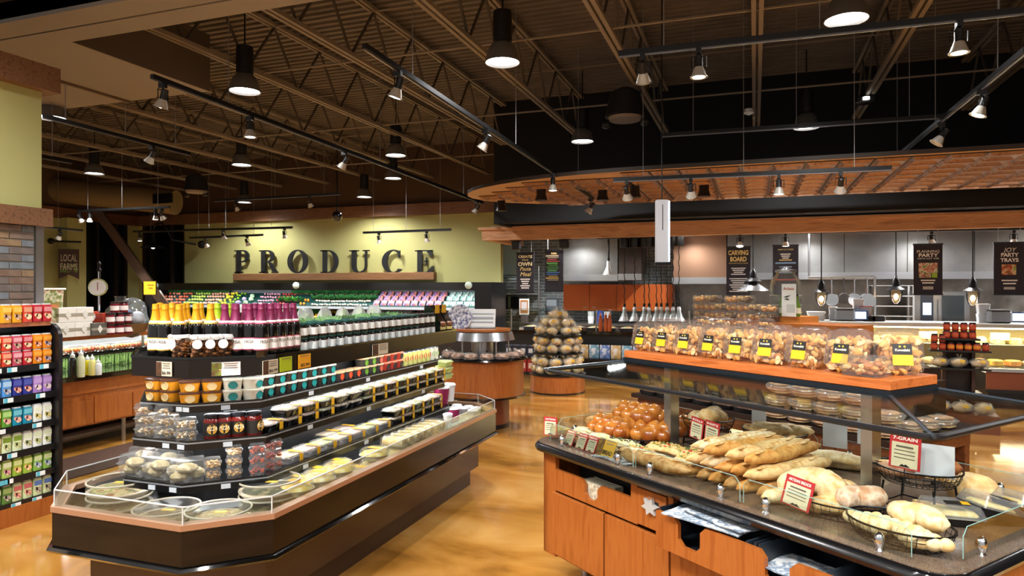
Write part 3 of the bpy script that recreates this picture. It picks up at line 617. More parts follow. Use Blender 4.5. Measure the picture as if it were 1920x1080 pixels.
# sauce bottles
def squeeze(c, h=.24, cap='#e9ecee', liq=None):
    b = MB().lathe([(.0, 0), (.036, 0), (.038, .01), (.038, h*.62), (.03, h*.7), (.018, h*.76)], 14)
    t = MB().lathe([(.022, h*.74), (.024, h*.78), (.024, h*.84), (.012, h*.88), (.004, h)], 12)
    return [('body', b.mesh(c)), ('cap', t.mesh(M(cap, .4)))]
sb_ = [('dark soy', squeeze(M('#171313', .2), .3, '#dfe6ea'), 136, 7.05), ('creamy white', squeeze(M('#cfd2b4', .35), .32), 152, 6.99), ('yellow oil', squeeze(M('#d9c61e', .15), .23), 164, 7.1), ('pale yellow', squeeze(M('#d9cf80', .25), .24), 173, 7.02), ('clear short', squeeze(M('#d7dce0', .2), .19), 184, 6.98)]
for nm, tp, px, xx in sb_:
    q = P(px, 700, X=-xx-.12)
    inst('sauce_bottle', tp, nm+' squeeze bottle standing on the sushi bar counter', 'bottle', (q[0], q[1], .902), 0, 'sauce bottles')
tr_ = [('tray', shell(MB(), [(rrect(.26, .2, .02), 0), (rrect(.3, .24, .02), .05), (rrect(.28, .22, .02), .05), (rrect(.25, .19, .02), .01)], cap1=True).mesh(GLOSSBLACK)), ('food', MB().box((0, 0, .03), (.2, .15, .03), bev=.012).mesh(M('#b3a489', .6, noise='#6e5a40', scale=30.)))]
for i in range(7): inst('deli_tray', tr_, 'black deli tray, %s from the sauce bottles on the sushi counter' % nth(i), 'tray', (BX-.2, 6.9+i*.34, .902), PI/2, 'deli trays on the sushi counter')
# goods on the top board  (x plane of the board front)
def onb(px, xx): return P(px, 620, X=xx)
def gift(c, band, w=.22, d=.16, h=.14):
    b = MB().box((0, 0, h/2), (w, d, h), bev=.004); bd = MB().box((0, 0, h/2), (w+.004, d+.004, h*.22))
    em = MB().prism([(-.035, 0), (0, -.05), (.035, 0), (0, .05)], 0, .006, mat=Matrix.Translation((0, -d/2-.002, h/2)) @ Matrix.Rotation(PI/2, 4, 'X'))
    return [('box_body', b.mesh(M(c, .45), False)), ('band', bd.mesh(M(band, .45), False), (0, 0, 0), [('emblem', em.mesh(M('#d8d6d0', .4), False))])]
gw = gift('#e2e0da', '#9a9484', .225, .2, .17); gg = gift('#5b5852', '#8d887e', .2, .16, .15); gr_ = gift('#b4402c', '#a03424', .16, .14, .13); gd = gift('#2d2d30', '#4a4a4e', .2, .15, .14)
for i, (px, tp, nm, z, dx) in enumerate([(112, gw, 'white gift box, lower row beside the column', 0, 0), (146, gw, 'white gift box with grey emblem, lower row', 0, 0), (116, gw, 'white patterned gift box, stacked above the lower left one', .172, 0), (148, gw, 'white patterned gift box stacked on another beside dark boxes', .172, 0),
      (172, gg, 'grey gift box with silver emblem in front of the red ones', 0, .05), (193, gr_, 'red gift box with grey emblem, lower of two', 0, .03), (193, gr_, 'red gift box with grey emblem, upper of two', .132, .03), (178, gr_, 'red gift box behind, next to the stacked red pair', .155, -.1), (160, gd, 'dark gift box behind the grey one', .16, -.14)]):
    q = onb(px, -7.55-.0); inst('gift_box', tp, nm, 'box', (q[0]+dx, q[1], 1.331+z), PI/2, 'gift boxes on the sushi bar top')
jam = [('glass_jar', MB().lathe([(.0, 0), (.04, 0), (.042, .01), (.042, .08), (.036, .09)], 12).mesh(M('#6d1420', .15))), ('label', MB().lathe([(.0428, .02), (.0428, .068)], 12, cap=False).mesh(M('#ece4e2', .6))), ('lid', MB().cyl((0, 0, .09), .04, .02, 12).mesh(M('#2a1416', .35)))]
n = 0
for lay, cnt in ((0, 3), (1, 3), (2, 2)):
    for i in range(cnt):
        q = onb(204, -7.42); inst('jam_jar', jam, 'red jam jar with white label, %s row, %s from the red boxes' % (('bottom', 'middle', 'top')[lay], nth(i)), 'jar', (q[0], q[1]+.02+i*.13+(.06 if lay == 2 else 0), 1.331+lay*.135), PI/2, 'jam jar pyramid', sc=1.18)
# hanging dial scale on a stand
q = onb(186, -7.9)
sc_ = [('base', MB().lathe([(.0, 0), (.055, 0), (.06, .02), (.02, .05)], 14).mesh(CHROME)), ('post', MB().cyl((0, 0, .03), .014, .75, 8).mesh(CHROME), (0, 0, 0), [('finial', MB().lathe([(.02, .78), (.03, .8), (.012, .84), (.025, .88), (0, .92)], 10).mesh(DARKMETAL))]),
  ('dial', MB().lathe([(0, 0), (.1, 0), (.11, .012), (.11, .05), (0, .055)], 22, mat=Matrix.Translation((0, -.03, .58)) @ Matrix.Rotation(PI/2, 4, 'X')).mesh(CHROME), (0, 0, 0), [('face', MB().cyl((0, 0, 0), .092, .004, 22, mat=Matrix.Translation((0, -.084, .58)) @ Matrix.Rotation(PI/2, 4, 'X')).mesh(M('#f2f1ec', .5))), ('needle', MB().box((0, -.09, .59), (.008, .004, .1)).mesh(M('#9c3a24', .5), False))])]
inst('dial_scale', sc_, 'old round dial scale on a chrome post behind jam jars', 'scale', (q[0], q[1], 1.331), .7, sc=1.0)
def demijohn(r, h, tint): return MB().lathe([(0, 0), (r*.9, 0), (r, .03), (r, h*.45), (r*.9, h*.62), (r*.5, h*.8), (r*.34, h*.86), (r*.34, h*.97), (r*.4, h)], 22).mesh(GL(tint, .9, .04))
for px, xx, r, h, nm, tn in ((226, -7.95, .19, .46, 'large clear glass demijohn with wide shoulders on the sushi bar', '#dfe8e6'), (208, -7.72, .11, .31, 'low green-tinged glass jar behind the jam jars', '#d2e8dc')):
    q = onb(px, xx); inst('glass_demijohn', demijohn(r, h, tn), nm, 'glass jar', (q[0], q[1], 1.331))
q = onb(248, -7.5)
cel = MB().ball((0, 0, .16), (.16, .16, .19), 14, 9, rough=.35, seed=4)
inst('gift_basket', [('basket', MB().lathe([(0, 0), (.12, 0), (.17, .1), (.165, .1), (.11, .015)], 16, cap=False).mesh(M('#7a5a34', .7))), ('wrapped_goods', MB().ball((-.04, -.02, .13), .08, 8, 6, 0).ball((.05, .02, .16), .07, 8, 6, 1).ball((0, -.06, .2), .05, 8, 6, 2).mesh([M('#2a9a9a', .4), M('#e4e4ea', .3), M('#4a5a8a', .4)])), ('cellophane', cel.mesh(GL('#eef2f6', 1.2, .1, .12)))], 'basket of goods wrapped in cellophane on the sushi bar end', 'gift basket', (q[0], q[1], 1.331), sc=1.2)
q = P(80, 600, X=-7.6)
inst('snack_display', [('carton', shell(MB(), [(rrect(.3, .2, .02), 0), (rrect(.34, .24, .02), .55)]).mesh(M('#8a5540', .6, noise=('#d9cdb0', '#5a7a3a', '#c8784a'), scale=9.))), ('rim', MB().box((0, 0, .56), (.36, .26, .02)).mesh(WHITE, False))], 'tall printed salad carton behind the brick column', 'carton', (q[0], q[1], 1.331), PI/2)
struct('floor_mat', MB().bx(-7.2, -6.4, 4.4, 7.6, 0, .012), M('#3c2417', .8, noise='#4a2e1c', scale=30.))
# ================================================================= REFRIGERATED ISLAND
XC = -3.15; IYF, IYB = 2.66, 6.56; IXR = -2.39
TI = {1: (-2.70, 2.98, .80, .31), 2: (-2.76, 3.06, 1.02, .29), 3: (-2.84, 3.13, 1.22, .27), 4: (-2.64, 2.97, 1.50, .31)}
def islpoly(xr, yf, ch, grow=0.):
    xl = 2*XC-xr if xr > -2.65 else min(2*XC-xr, -3.74); yb = IYB-(yf-IYF) if xr > -2.6 else 6.12
    return [(x-XC, y-4.6) for x, y in oct8(xl-grow, xr+grow, yf-grow, yb+grow, ch+grow*.6)]
isl = ob('island_cooler', None, None, (XC, 4.6, 0), label='long dark brown chilled island case with stepped black shelves', cat='display case')
PANELM = M('#150c07', .2, noise=('#1d110a', '#0f0805'), scale=1.5, stretch=(1, 1, 5), spec=.3)
def ringpoly(mb, po, pi, z0, z1, mi=0):
    n = len(po)
    for i in range(n):
        j = (i+1) % n
        mb.add([(*po[i], z0), (*po[j], z0), (*pi[j], z0), (*pi[i], z0), (*po[i], z1), (*po[j], z1), (*pi[j], z1), (*pi[i], z1)], [[0, 1, 5, 4], [2, 3, 7, 6], [4, 5, 6, 7], [3, 2, 1, 0]], mi)
    return mb
B0 = islpoly(IXR, IYF, .31)
ob('kick_base', MB().prism(islpoly(IXR-.2, IYF+.2, .28), 0, .2).mesh(M('#33221a', .3), False), isl)
ob('kick_plate', MB().prism(islpoly(IXR-.14, IYF+.14, .28), .17, .42).mesh(M('#4d4038', .25, .7), False), isl)
ob('bumper', shell(MB(), [(islpoly(IXR, IYF, .31, -.03), .462), (islpoly(IXR, IYF, .31, .015), .467), (islpoly(IXR, IYF, .31, .026), .481), (islpoly(IXR, IYF, .31, .015), .495), (islpoly(IXR, IYF, .31, -.02), .5)]).mesh(GLOSSBLACK), isl)
pi_ = islpoly(IXR-.04, IYF+.04, .31-.02)
for i in range(8):
    j = (i+1) % 8; a, b, c, d = B0[i], B0[j], pi_[j], pi_[i]
    ob('side_panel', MB().add([(*a, .5), (*b, .5), (*c, .5), (*d, .5), (*a, .682), (*b, .682), (*c, .682), (*d, .682)], [[3, 2, 1, 0], [4, 5, 6, 7], [0, 1, 5, 4], [1, 2, 6, 5], [2, 3, 7, 6], [3, 0, 4, 7]]).mesh(PANELM, False), isl)
ob('copper_rail', ringpoly(MB(), islpoly(IXR, IYF, .31, .008), islpoly(IXR-.05, IYF+.05, .29), .683, .712).mesh(M('#b58a6c', .35, .5), False), isl)
ob('tank_floor', MB().prism(islpoly(IXR-.05, IYF+.05, .29), .52, .6).mesh(M('#101113', .3), False), isl)
gi = islpoly(IXR-.012, IYF+.012, .3); gj = islpoly(IXR-.018, IYF+.018, .3)
for i in range(8):
    j = (i+1) % 8
    p = ob('guard_pane', MB().add([(*gi[i], .712), (*gi[j], .712), (*gj[j], .712), (*gj[i], .712), (*gi[i], .8), (*gi[j], .8), (*gj[j], .8), (*gj[i], .8)], [[0, 1, 5, 4], [2, 3, 7, 6]]).mesh(GL('#eef4f4', .3, .0), False), isl)
    ob('pane_edge', MB().tube([(*gi[i], .8), (*gi[j], .8)], .004, 4).tube([(*gi[i], .712), (*gi[i], .8)], .004, 4).mesh(M('#d6dadb', .25, .2), False), p)
ob('core', MB().prism(islpoly(-2.97, 3.3, .2), .6, 1.41).mesh(M('#0d0e10', .45, noise='#1c1d20', scale=60.), False), isl)
LED = M('#fbfcff', .5, emit=5.)
for k in (1, 2, 3):
    xr, yf, z, ch = TI[k]; po = islpoly(xr, yf, ch); q = islpoly(xr-.02, yf+.02, ch-.01)
    s_ = ob('shelf', MB().prism(po, z-.022, z).mesh(M('#141517', .22), False), isl)
    ob('price_strip', ringpoly(MB(), islpoly(xr, yf, ch, .014), islpoly(xr, yf, ch, .002), z-.05, z+.006).mesh(M('#0f1011', .2), False), s_)
    ob('strip_highlight', ringpoly(MB(), islpoly(xr, yf, ch, .017), islpoly(xr, yf, ch, .013), z-.012, z-.004).mesh(M('#9aa0a6', .25, .6), False), s_)
    ob('shelf_light', ringpoly(MB(), islpoly(xr-.05, yf+.05, ch-.02), islpoly(xr-.08, yf+.08, ch-.02), z-.034, z-.023).mesh(LED, False), s_)
    for side, us in (('r', (.28, .62, 1.0, 1.45, 1.9)), ('c', (.5,)), ('f', (.25, .8))):
        for u in us[::2] if side == 'r' else us:
            if side == 'r': loc = (xr-XC+.018, yf+ch+u+k*.07-4.6, z-.03); rz = PI/2
            elif side == 'c': loc = (xr-ch/2-XC+.013, yf+ch/2-4.6-.013, z-.03); rz = PI/4
            else: loc = (2*XC-xr+ch+u*(2*xr-2*XC-2*ch)-XC, yf-4.6-.018, z-.03); rz = 0
            ob('price_tag', MB().box((0, 0, 0), (.05, .004, .026)).mesh(M('#b4bac0', .5), False), s_, loc, rz)
xr, yf, z, ch = TI[4]
tp_ = ob('top_shelf', MB().prism(islpoly(xr, yf, ch), z-.03, z).mesh(M('#121315', .2), False), isl)
ob('fascia', ringpoly(MB(), islpoly(xr, yf, ch, .02), islpoly(xr, yf, ch, 0), z-.1, z+.012).mesh(M('#0b0706', .25, noise='#120b08', scale=2.), False), tp_)
ob('fascia_trim', ringpoly(MB(), islpoly(xr, yf, ch, .025), islpoly(xr, yf, ch, .012), z+.004, z+.016).mesh(GLOSSBLACK, False), tp_)
ob('shelf_light', ringpoly(MB(), islpoly(xr-.12, yf+.12, ch-.03), islpoly(xr-.16, yf+.16, ch-.03), z-.045, z-.031).mesh(LED, False), tp_)
# lamps of the shelf edges (LED strips as in the case): one thin area light per long side and level
def strip(x, y, z, ly, w):
    L = bpy.data.lights.new('shelf_led', 'AREA'); L.shape = 'RECTANGLE'; L.size = .04; L.size_y = ly; L.energy = w; L.color = (.97, .99, 1)
    o = bpy.data.objects.new('shelf_led', L); COL.objects.link(o); o.location = (x, y, z); return o
for k, w in ((1, 3), (2, 3.2), (3, 3.2), (4, 6)):
    xr, yf, z, ch = TI[k]; strip(xr-.07, 4.75, z-.055, 2.8, w)
    o = strip(XC+.05, yf+.1, z-.055, .8, w*.22); o.rotation_euler = (0, 0, PI/2)
for zz in (1.255, 1.06): o = strip(BARL[0], BARL[1], zz, 5., 26 if zz > 1.2 else 10)
# ---- placing
def PF(px, y): return P(px, 540, Y=y)[0]
def PR(px, x): return P(px, 540, X=x)[1]
def PCH(px, k, ins):
    xr, yf, z, ch = TI[k]; R = ray(px, 540); c = xr-(yf+ch)-ins*1.414; t = c/(R[0]-R[1]); return (R[0]*t, R[1]*t)
def put(tpl, name, label, cat, px, k, side, ins, dz=0, group=None, rzx=0, sc=None, ratio=None):
    xr, yf, z, ch = TI[k]
    if side == 'f': x, y, rz = PF(px, yf+ins), yf+ins, 0
    elif side == 'c': (x, y), rz = PCH(px, k, ins), PI/4
    else: x, y, rz = xr-ins, PR(px, xr-ins), PI/2
    return inst(name, tpl, label, cat, (x, y, z+.001+dz), rz+rzx, group, sc=sc)
# ---- sparkling bottles
def bottle(foil, acc, glass='#0d0c0b'):
    g = MB().lathe([(.0, 0), (.04, 0), (.043, .008), (.043, .165), (.038, .19), (.026, .22), (.018, .24), (.014, .3)], 18).mesh(M(glass, .08, coat=.6))
    f = MB().lathe([(.037, .192), (.03, .21), (.0235, .235), (.0195, .262), (.0195, .276), (.021, .278), (.0195, .282), (.018, .306), (.0, .308)], 18, cap=False).mesh(M(foil, .4, .15))
    nb = MB().lathe([(.0385, .186), (.0355, .2), (.031, .21)], 18, [1, 0], cap=False).mesh([M('#f0e9e0', .5), M(acc, .5)])
    lb = MB().lathe([(.0438, .042), (.0438, .048), (.0438, .108), (.0438, .114)], 18, [1, 0, 1], cap=False).mesh([M('#e9e6e2', .6), M(acc, .5)])
    return [('glass', g), ('foil', f), ('neck_label', nb), ('label', lb, (0, 0, 0), [('lettering', text('FRISA', .05, .018, .001, M('#4a4644', .6)), (0, -.0446, .082))])]
bg_ = bottle('#d4940e', '#cfa63e'); bp_ = bottle('#741d45', '#983652'); bgr = bottle('#9ab01c', '#a8b84a')
for i, px in enumerate((292, 310, 336)): put(bg_, 'sparkling_bottle', 'gold-foil sparkling juice bottle, %s from the left in the front row' % nth(i), 'bottle', px, 4, 'f', .07, 0, 'gold foil bottles', rzx=.35)
for i, px in enumerate((343, 368, 395)): put(bg_, 'sparkling_bottle', 'gold-foil sparkling juice bottle behind nut jars, %s from the left' % nth(i), 'bottle', px, 4, 'f', .19, 0, 'gold foil bottles', rzx=.3)
for i, px in enumerate((300, 323, 350, 376)): put(bg_, 'sparkling_bottle', 'gold-foil sparkling juice bottle, %s from the left in the rear row' % nth(i), 'bottle', px, 4, 'f', .31, 0, 'gold foil bottles', rzx=.3)
for i, px in enumerate((408, 430)): put(bgr, 'sparkling_bottle', 'lime-green foil bottle, %s of two behind the gold and pink rows' % nth(i), 'bottle', px, 4, 'f', .36, 0, 'green foil bottles')
k = 0
for px, s_, ins in ((443, 'c', .07), (468, 'c', .06), (490, 'r', .05), (508, 'r', .05), (523, 'r', .05), (537, 'r', .05), (550, 'r', .05)):
    put(bp_, 'sparkling_bottle', 'pink-foil sparkling juice bottle, %s from the nut jars in the front row' % nth(k), 'bottle', px, 4, s_, ins, 0, 'pink foil bottles', rzx=-.15 if s_ == 'c' else -.5); k += 1
for i, px in enumerate((422, 440, 460, 478, 496, 515)): put(bp_, 'sparkling_bottle', 'pink-foil sparkling juice bottle, %s from the left in the rear row' % nth(i), 'bottle', px, 4, 'r', .2+.0*i if i > 1 else .26, 0, 'pink foil bottles')
# ---- nut jars with bow
def nuts(n, rx, ry, z0, z1, r, seed, cols, el=1.5):
    mb = MB(); q = random.Random(seed)
    for i in range(n):
        a = q.uniform(0, 6.28); d = math.sqrt(q.random()); s = r*q.uniform(.75, 1.2)
        R = Matrix.Translation((d*rx*math.cos(a), d*ry*math.sin(a), q.uniform(z0, z1))) @ Matrix.Rotation(q.uniform(0, 3), 4, 'Z') @ Matrix.Rotation(q.uniform(-1, 1), 4, 'X')
        mb.ball((0, 0, 0), (s*el, s, s*.8), 6, 4, q.randrange(len(cols)), mat=R)
    return mb.mesh([M(c, .5) for c in cols])
njn = nuts(90, .038, .038, .015, .1, .011, 3, ('#7a4a26', '#8f5c30', '#a87040', '#5d3418'))
nj = [('jar_glass', MB().lathe([(.0, 0), (.046, 0), (.05, .012), (.05, .1), (.04, .12)], 16).mesh(GL('#f6f3ec', .4))), ('nuts', njn), ('lid', MB().cyl((0, 0, .118), .047, .016, 16).mesh(M('#e6e6e6', .35))),
      ('tag', MB().cyl((0, 0, 0), .026, .003, 16, mat=Matrix.Translation((-.012, -.056, .085)) @ Matrix.Rotation(PI/2, 4, 'X')).mesh(M('#f2f0ea', .6))),
      ('bow', MB().ball((.02, -.05, .12), (.025, .012, .015), 6, 4).ball((-.03, -.05, .125), (.025, .012, .016), 6, 4).box((0, -.055, .1), (.012, .002, .05)).mesh(GL('#ffffff', 1., .3)))]
for i, (px, s_, ins) in enumerate(((341, 'f', .045), (374, 'c', .05), (398, 'c', .045), (422, 'c', .05))):
    t_ = put(nj, 'nut_jar', 'jar of candied nuts with white tag, %s from the gold bottles' % nth(i), 'jar', px, 4, s_, ins, 0, 'nut jars'); t_.children[1]['kind'] = 'stuff'
# ---- white label jars with green lids, two layers
wj = [('jar_glass', MB().lathe([(.0, 0), (.04, 0), (.043, .01), (.043, .088), (.036, .1)], 14).mesh(M('#1c1512', .12))), ('label', MB().lathe([(.0436, .016), (.0436, .078)], 14, cap=False).mesh(M('#dfe4e4', .55))), ('lid', MB().lathe([(.038, .1), (.041, .102), (.041, .118), (.036, .121)], 14).mesh(M('#10423c', .4)))]
wd = [('jar_glass', wj[0][1]), ('label', wj[1][1]), ('lid', MB().lathe([(.038, .1), (.041, .102), (.041, .118), (.036, .121)], 14).mesh(M('#18181a', .4)))]
Y = PR(566, -2.69)
for i in range(19):
    tpl = wj if i < 16 else wd
    for lay in (0, 1):
        inst('sauce_jar', tpl, 'sauce jar with white label and %s lid, %s from bottles, %s layer' % ('green' if i < 16 else 'black', nth(i), 'upper' if lay else 'lower'), 'jar', (-2.695+.0*i, Y+i*.101, 1.501+lay*.09), PI/2, 'white label jars on the top shelf', sc=(1, 1, .74))
    if i % 2 == 0 and i < 16: inst('sauce_jar', wj, 'green-lidded sauce jar in the rear row, %s from the bottles' % nth(i//2), 'jar', (-2.79, Y+.05+i*.101, 1.501), PI/2, 'rear sauce jars', sc=(1, 1, .74)); inst('sauce_jar', wj, 'green-lidded sauce jar stacked in the rear row, %s from the bottles' % nth(i//2), 'jar', (-2.79, Y+.05+i*.101, 1.591), PI/2, 'rear sauce jars', sc=(1, 1, .74))
Yd = Y+19*.101+.05
# black tilted dispensers, snack bags
disp = [('box_body', MB().prism([(0, 0), (.16, 0), (.16, .24), (.1, .24), (0, .08)], -.06, .06, mat=Matrix(((0, 0, 1, 0), (1, 0, 0, -.08), (0, 1, 0, 0), (0, 0, 0, 1)))).mesh(GLOSSBLACK, False)), ('yellow_card', MB().box((0, -.022, .2), (.085, .003, .09), mat=None).mesh(YEL, False)), ('goods', MB().box((0, -.07, .07), (.1, .05, .05), bev=.012).mesh(M('#8a6238', .5, noise='#6a2a20', scale=30.)))]
for i in range(2): inst('snack_dispenser', disp, 'black snack dispenser with yellow card, %s from the jars' % nth(i), 'dispenser', (-2.74, Yd+.04+i*.14, 1.501), PI/2, 'snack dispensers')
def pouch(w, h, t, m, seed=0):
    mb = MB(); n = 8; vs = []; fs = []
    for s in (-1, 1):
        for i in range(n+1):
            for j in range(n+1):
                u = i/n*2-1; v = j/n*2-1; b = (1-u*u)**.6*(1-v*v)**.6 if abs(u) < 1 and abs(v) < 1 else 0
                vs.append((u*w/2*(1-.06*abs(v)), s*t/2*b*(1+.25*mnoise.noise(Vector((u*2+seed, v*2, s)))), (v+1)/2*h))
    N = (n+1)**2
    for k_ in range(2):
        for i in range(n):
            for j in range(n):
                a = k_*N+i*(n+1)+j; q = [a, a+n+1, a+n+2, a+1]; fs.append(q if k_ == 0 else q[::-1])
    return mb.add(vs, fs).mesh(m)
bags = [('red and white', pouch(.16, .2, .07, M('#c9c2ba', .3, noise=('#b02a30', '#d8d4cc', '#c23a3a'), scale=9.), 1)), ('green and white', pouch(.16, .2, .07, M('#d9d6cc', .3, noise=('#5d9a44', '#e6e2d8', '#c8742a'), scale=9.), 2)), ('blue ribbed', pouch(.14, .17, .06, M('#c7cfdc', .3, noise=('#3a55a0', '#dfe4ec', '#2f4690'), scale=14.), 3)), ('red cherry', pouch(.16, .2, .07, M('#b8353a', .3, noise=('#d8a0a0', '#90202a', '#e0d0c8'), scale=8.), 4))]
for i, (dy, b_) in enumerate(((.36, 3), (.5, 0), (.62, 1), (.7, 2))):
    inst('snack_bag', bags[b_][1], bags[b_][0]+' snack bag leaning at the far end of the top shelf', 'snack bag', (-2.8, min(Yd+dy, 5.9), 1.501), PI/2, 'snack bags at the far end', rot=(-.35, 0, PI/2))
# herb tufts and clear bags behind the jars
ht = MB(); q_ = random.Random(2)
for i in range(240):
    a = q_.uniform(0, 6.28); d = q_.random()*.09; x, y = d*math.cos(a), d*math.sin(a); h = q_.uniform(.1, .2); e = q_.uniform(-.05, .05)
    ht.add([(x-.008, y, 0), (x+.008, y, 0), (x+e+.003, y+e, h)], [[0, 1, 2]]); ht.add([(x+e, y, h*.6), (x+e+.03, y+.01, h*.8), (x+e-.025, y, h)], [[0, 1, 2]])
htm = ht.mesh(M('#5f8a52', .6, noise=('#7ea66a', '#47703c'), scale=20.), False)
for i in range(9):
    t_ = inst('herb_bunch', [('sprigs', htm), ('pot', MB().lathe([(0, 0), (.05, 0), (.06, .08), (.055, .08)], 12).mesh(M('#4a5a3c', .6)))], 'feathery green herb bunch, %s along behind the sauce jars' % nth(i), 'herbs', (-2.93, Y+.05+i*.19, 1.501), i*1.1, 'herb bunches'); t_.children[0]['kind'] = 'stuff'; t_.children[0].location.z = .07
clb = pouch(.2, .24, .12, GL('#f4f6f6', .7, .28, .2), 5)
for i in range(6): inst('salad_bag', [('film', clb), ('leaves', MB().ball((0, 0, .1), (.085, .045, .1), 8, 6, rough=.5, seed=i).mesh(M('#7f9a55', .6, noise=('#a8b878', '#5f8040'), scale=20.)))], 'clear salad bag standing, %s along the top shelf middle' % nth(i), 'salad bag', (-3.1, Y+.35+i*.24, 1.501), PI/2+.2*i, 'salad bags', rot=None, sc=1.05)
# ---- tags on the fascia
def sign(w, h, bgc, txt=None, tcol='#2a2624', side=None, lines=3):
    ps = [('card', MB().box((0, 0, h/2), (w, .004, h)).mesh(M(bgc, .5), False))]
    if side: ps.append(('photo', MB().box((-w*.33, -.003, h/2), (w*.34, .003, h*.96)).mesh(M(side, .5, noise='#5a3a24', scale=40.), False)))
    tx = w*.16 if side else 0
    if txt: ps.append(('lettering', text(txt, w*.55 if side else w*.7, h*.24, .001, M(tcol, .5), bold=.01), (tx, -.005, h*.14)))
    for i in range(lines): ps.append(('print_line', MB().box((tx, -.0035, h*(.9-.16*i)), (w*(.5 if side else .75)*(1-.15*(i % 2)), .002, h*.05)).mesh(M('#8a6a4a' if i == 0 else '#77726a', .6), False)))
    return ps
def tagf(tpl, px, side, label, ins=-.028, z=1.408):
    xr, yf, zz, ch = TI[4]
    if side == 'f': loc, rz = (PF(px, yf+ins), yf+ins, z), 0
    elif side == 'c': (x, y) = PCH(px, 4, ins); loc, rz = (x, y, z), PI/4
    else: loc, rz = (xr-ins, PR(px, xr-ins), z), PI/2
    inst('price_sign', tpl, label, 'price sign', loc, rz, 'price signs on the island fascia')
tagf(sign(.11, .08, '#cfc6b0', '$6.99', side='#3a2a20'), 308, 'f', 'price sign reading $6.99 on the fascia below the gold bottles')
tagf(sign(.15, .075, '#d8d6d4', None, side='#6a7a20', lines=5), 424, 'c', 'white and green information sign on the chamfered fascia')
tagf(sign(.13, .08, '#cfc6b0', '$6.99', side='#3a2a20'), 507, 'r', 'price sign reading $6.99 on the fascia below the pink bottles')
tagf(sign(.11, .085, '#a4b81c', None, lines=1), 536, 'r', 'lime green and blue sign on the island fascia')
tagf(sign(.12, .085, '#dd9c1c', '$5.99', lines=1), 571, 'r', 'orange price sign reading $5.99 on the island fascia')
tagf(sign(.22, .08, '#cfc8b4', None, side='#3a2a20', lines=4), 713, 'r', 'cream recipe sign on the fascia below the sauce jars')
sy = P(281, 560, Y=3.4)
inst('yellow_sign', [('card', MB().box((0, 0, .06), (.1, .005, .085)).mesh(M('#dba41a', .5), False)), ('frame', MB().box((0, .003, .06), (.108, .004, .093)).mesh(BLACK, False)), ('stem', MB().cyl((0, .006, -.33), .005, .4, 6).mesh(BLACK)), ('print_line', MB().box((.01, -.004, .08), (.05, .002, .006)).box((.01, -.004, .06), (.035, .002, .006)).mesh(M('#8a6414', .6), False))], 'yellow sign in a black frame on a stem left of the bottles', 'sign', (sy[0], sy[1], 1.84), 0)
# ---- tier 3: tubs
def tub(body, lid, lab=None, w=.105, h=.066):
    b = shell(MB(), [(rrect(w*.82, w*.74, .025, 3), 0), (rrect(w*.98, w*.88, .028, 3), h*.85)]).mesh(M(body, .35))
    l_ = shell(MB(), [(rrect(w*1.02, w*.92, .03, 3), h*.82), (rrect(w*1.02, w*.92, .03, 3), h*.96), (rrect(w*.96, w*.86, .03, 3), h)]).mesh(M(lid, .35))
    ps = [('tub', b), ('lid', l_)]
    if lab: ps.append(('label', MB().lathe([(0, 0), (w*.24, .0), (w*.24, .003)], 14, mat=Matrix.Translation((0, -w*.43, h*.43)) @ Matrix.Rotation(PI/2+.12, 4, 'X'), cap=False, sy=.9).mesh(M(lab, .4))))
    return ps
ty = tub('#dd9620', '#4a2c1c', '#e8cf9a'); tw = tub('#d8d6c8', '#c9c6b6', '#1f8a8a'); tk = tub('#332a26', '#cfcaba', '#1f8f8c'); to = tub('#3a3a3a', '#d8b48a', '#d8542c'); tg_ = tub('#3a3a3a', '#d8b48a', '#6a9a34'); tr2 = tub('#a8382c', '#d9866a', '#303030'); ts = tub('#3f3a38', '#cfa98a', '#c8604a')
for lay in (0, 1):
    for i, (px, s_, ins, tp) in enumerate(((294, 'f', .06, ty), (322, 'f', .06, ty), (356, 'c', .06, ty), (397, 'c', .06, ty), (436, 'c', .06, tw), (474, 'r', .06, tw))):
        put(tp, 'dip_tub', '%s dip tub, %s layer, %s from left on the third shelf tip' % ('yellow' if tp is ty else 'white and teal', 'upper' if lay else 'lower', nth(i)), 'tub', px, 3, s_, ins, lay*.067, 'dip tubs on the tip', sc=(1.12, 1.12, 1))
Y3 = PR(497, -2.9)
seq = [tk]*7+[to]*3+[tg_]*2+[ts]*1+[tr2]*3
nmz = {id(tk): 'white and teal', id(to): 'orange banded', id(tg_): 'green banded', id(tr2): 'red', id(ts): 'salmon'}
for i, tp in enumerate(seq):
    for lay in (0, 1):
        if lay and 7 <= i < 10: continue
        inst('dip_tub', tp, '%s dip tub, %s layer, %s along the long third shelf' % (nmz[id(tp)], 'upper' if lay else 'lower', nth(i)), 'tub', (-2.9, Y3+i*.112, 1.221+lay*.067), PI/2, 'dip tubs on the long side')
Y4 = Y3+len(seq)*.112
def can(c1, c2, h=.115): return [('can_body', MB().lathe([(.0, 0), (.036, 0), (.038, .006), (.038, h-.006)], 14).mesh(M(c1, .35))), ('can_lid', MB().lathe([(.038, h-.006), (.036, h), (.0, h)], 14, cap=False).mesh(M('#8a8d90', .3, .8))), ('label', MB().lathe([(0, 0), (.024, 0), (.024, .003)], 12, mat=Matrix.Translation((0, -.0365, h*.5)) @ Matrix.Rotation(PI/2, 4, 'X'), cap=False).mesh(M(c2, .45)))]
cn_ = [('pale yellow', can('#d3cf7a', '#c23a3c')), ('pale yellow', can('#d3cf7a', '#c23a3c')), ('cream', can('#d6d4c0', '#7aa040')), ('orange', can('#c8702a', '#b02a2a'))]
i = 0
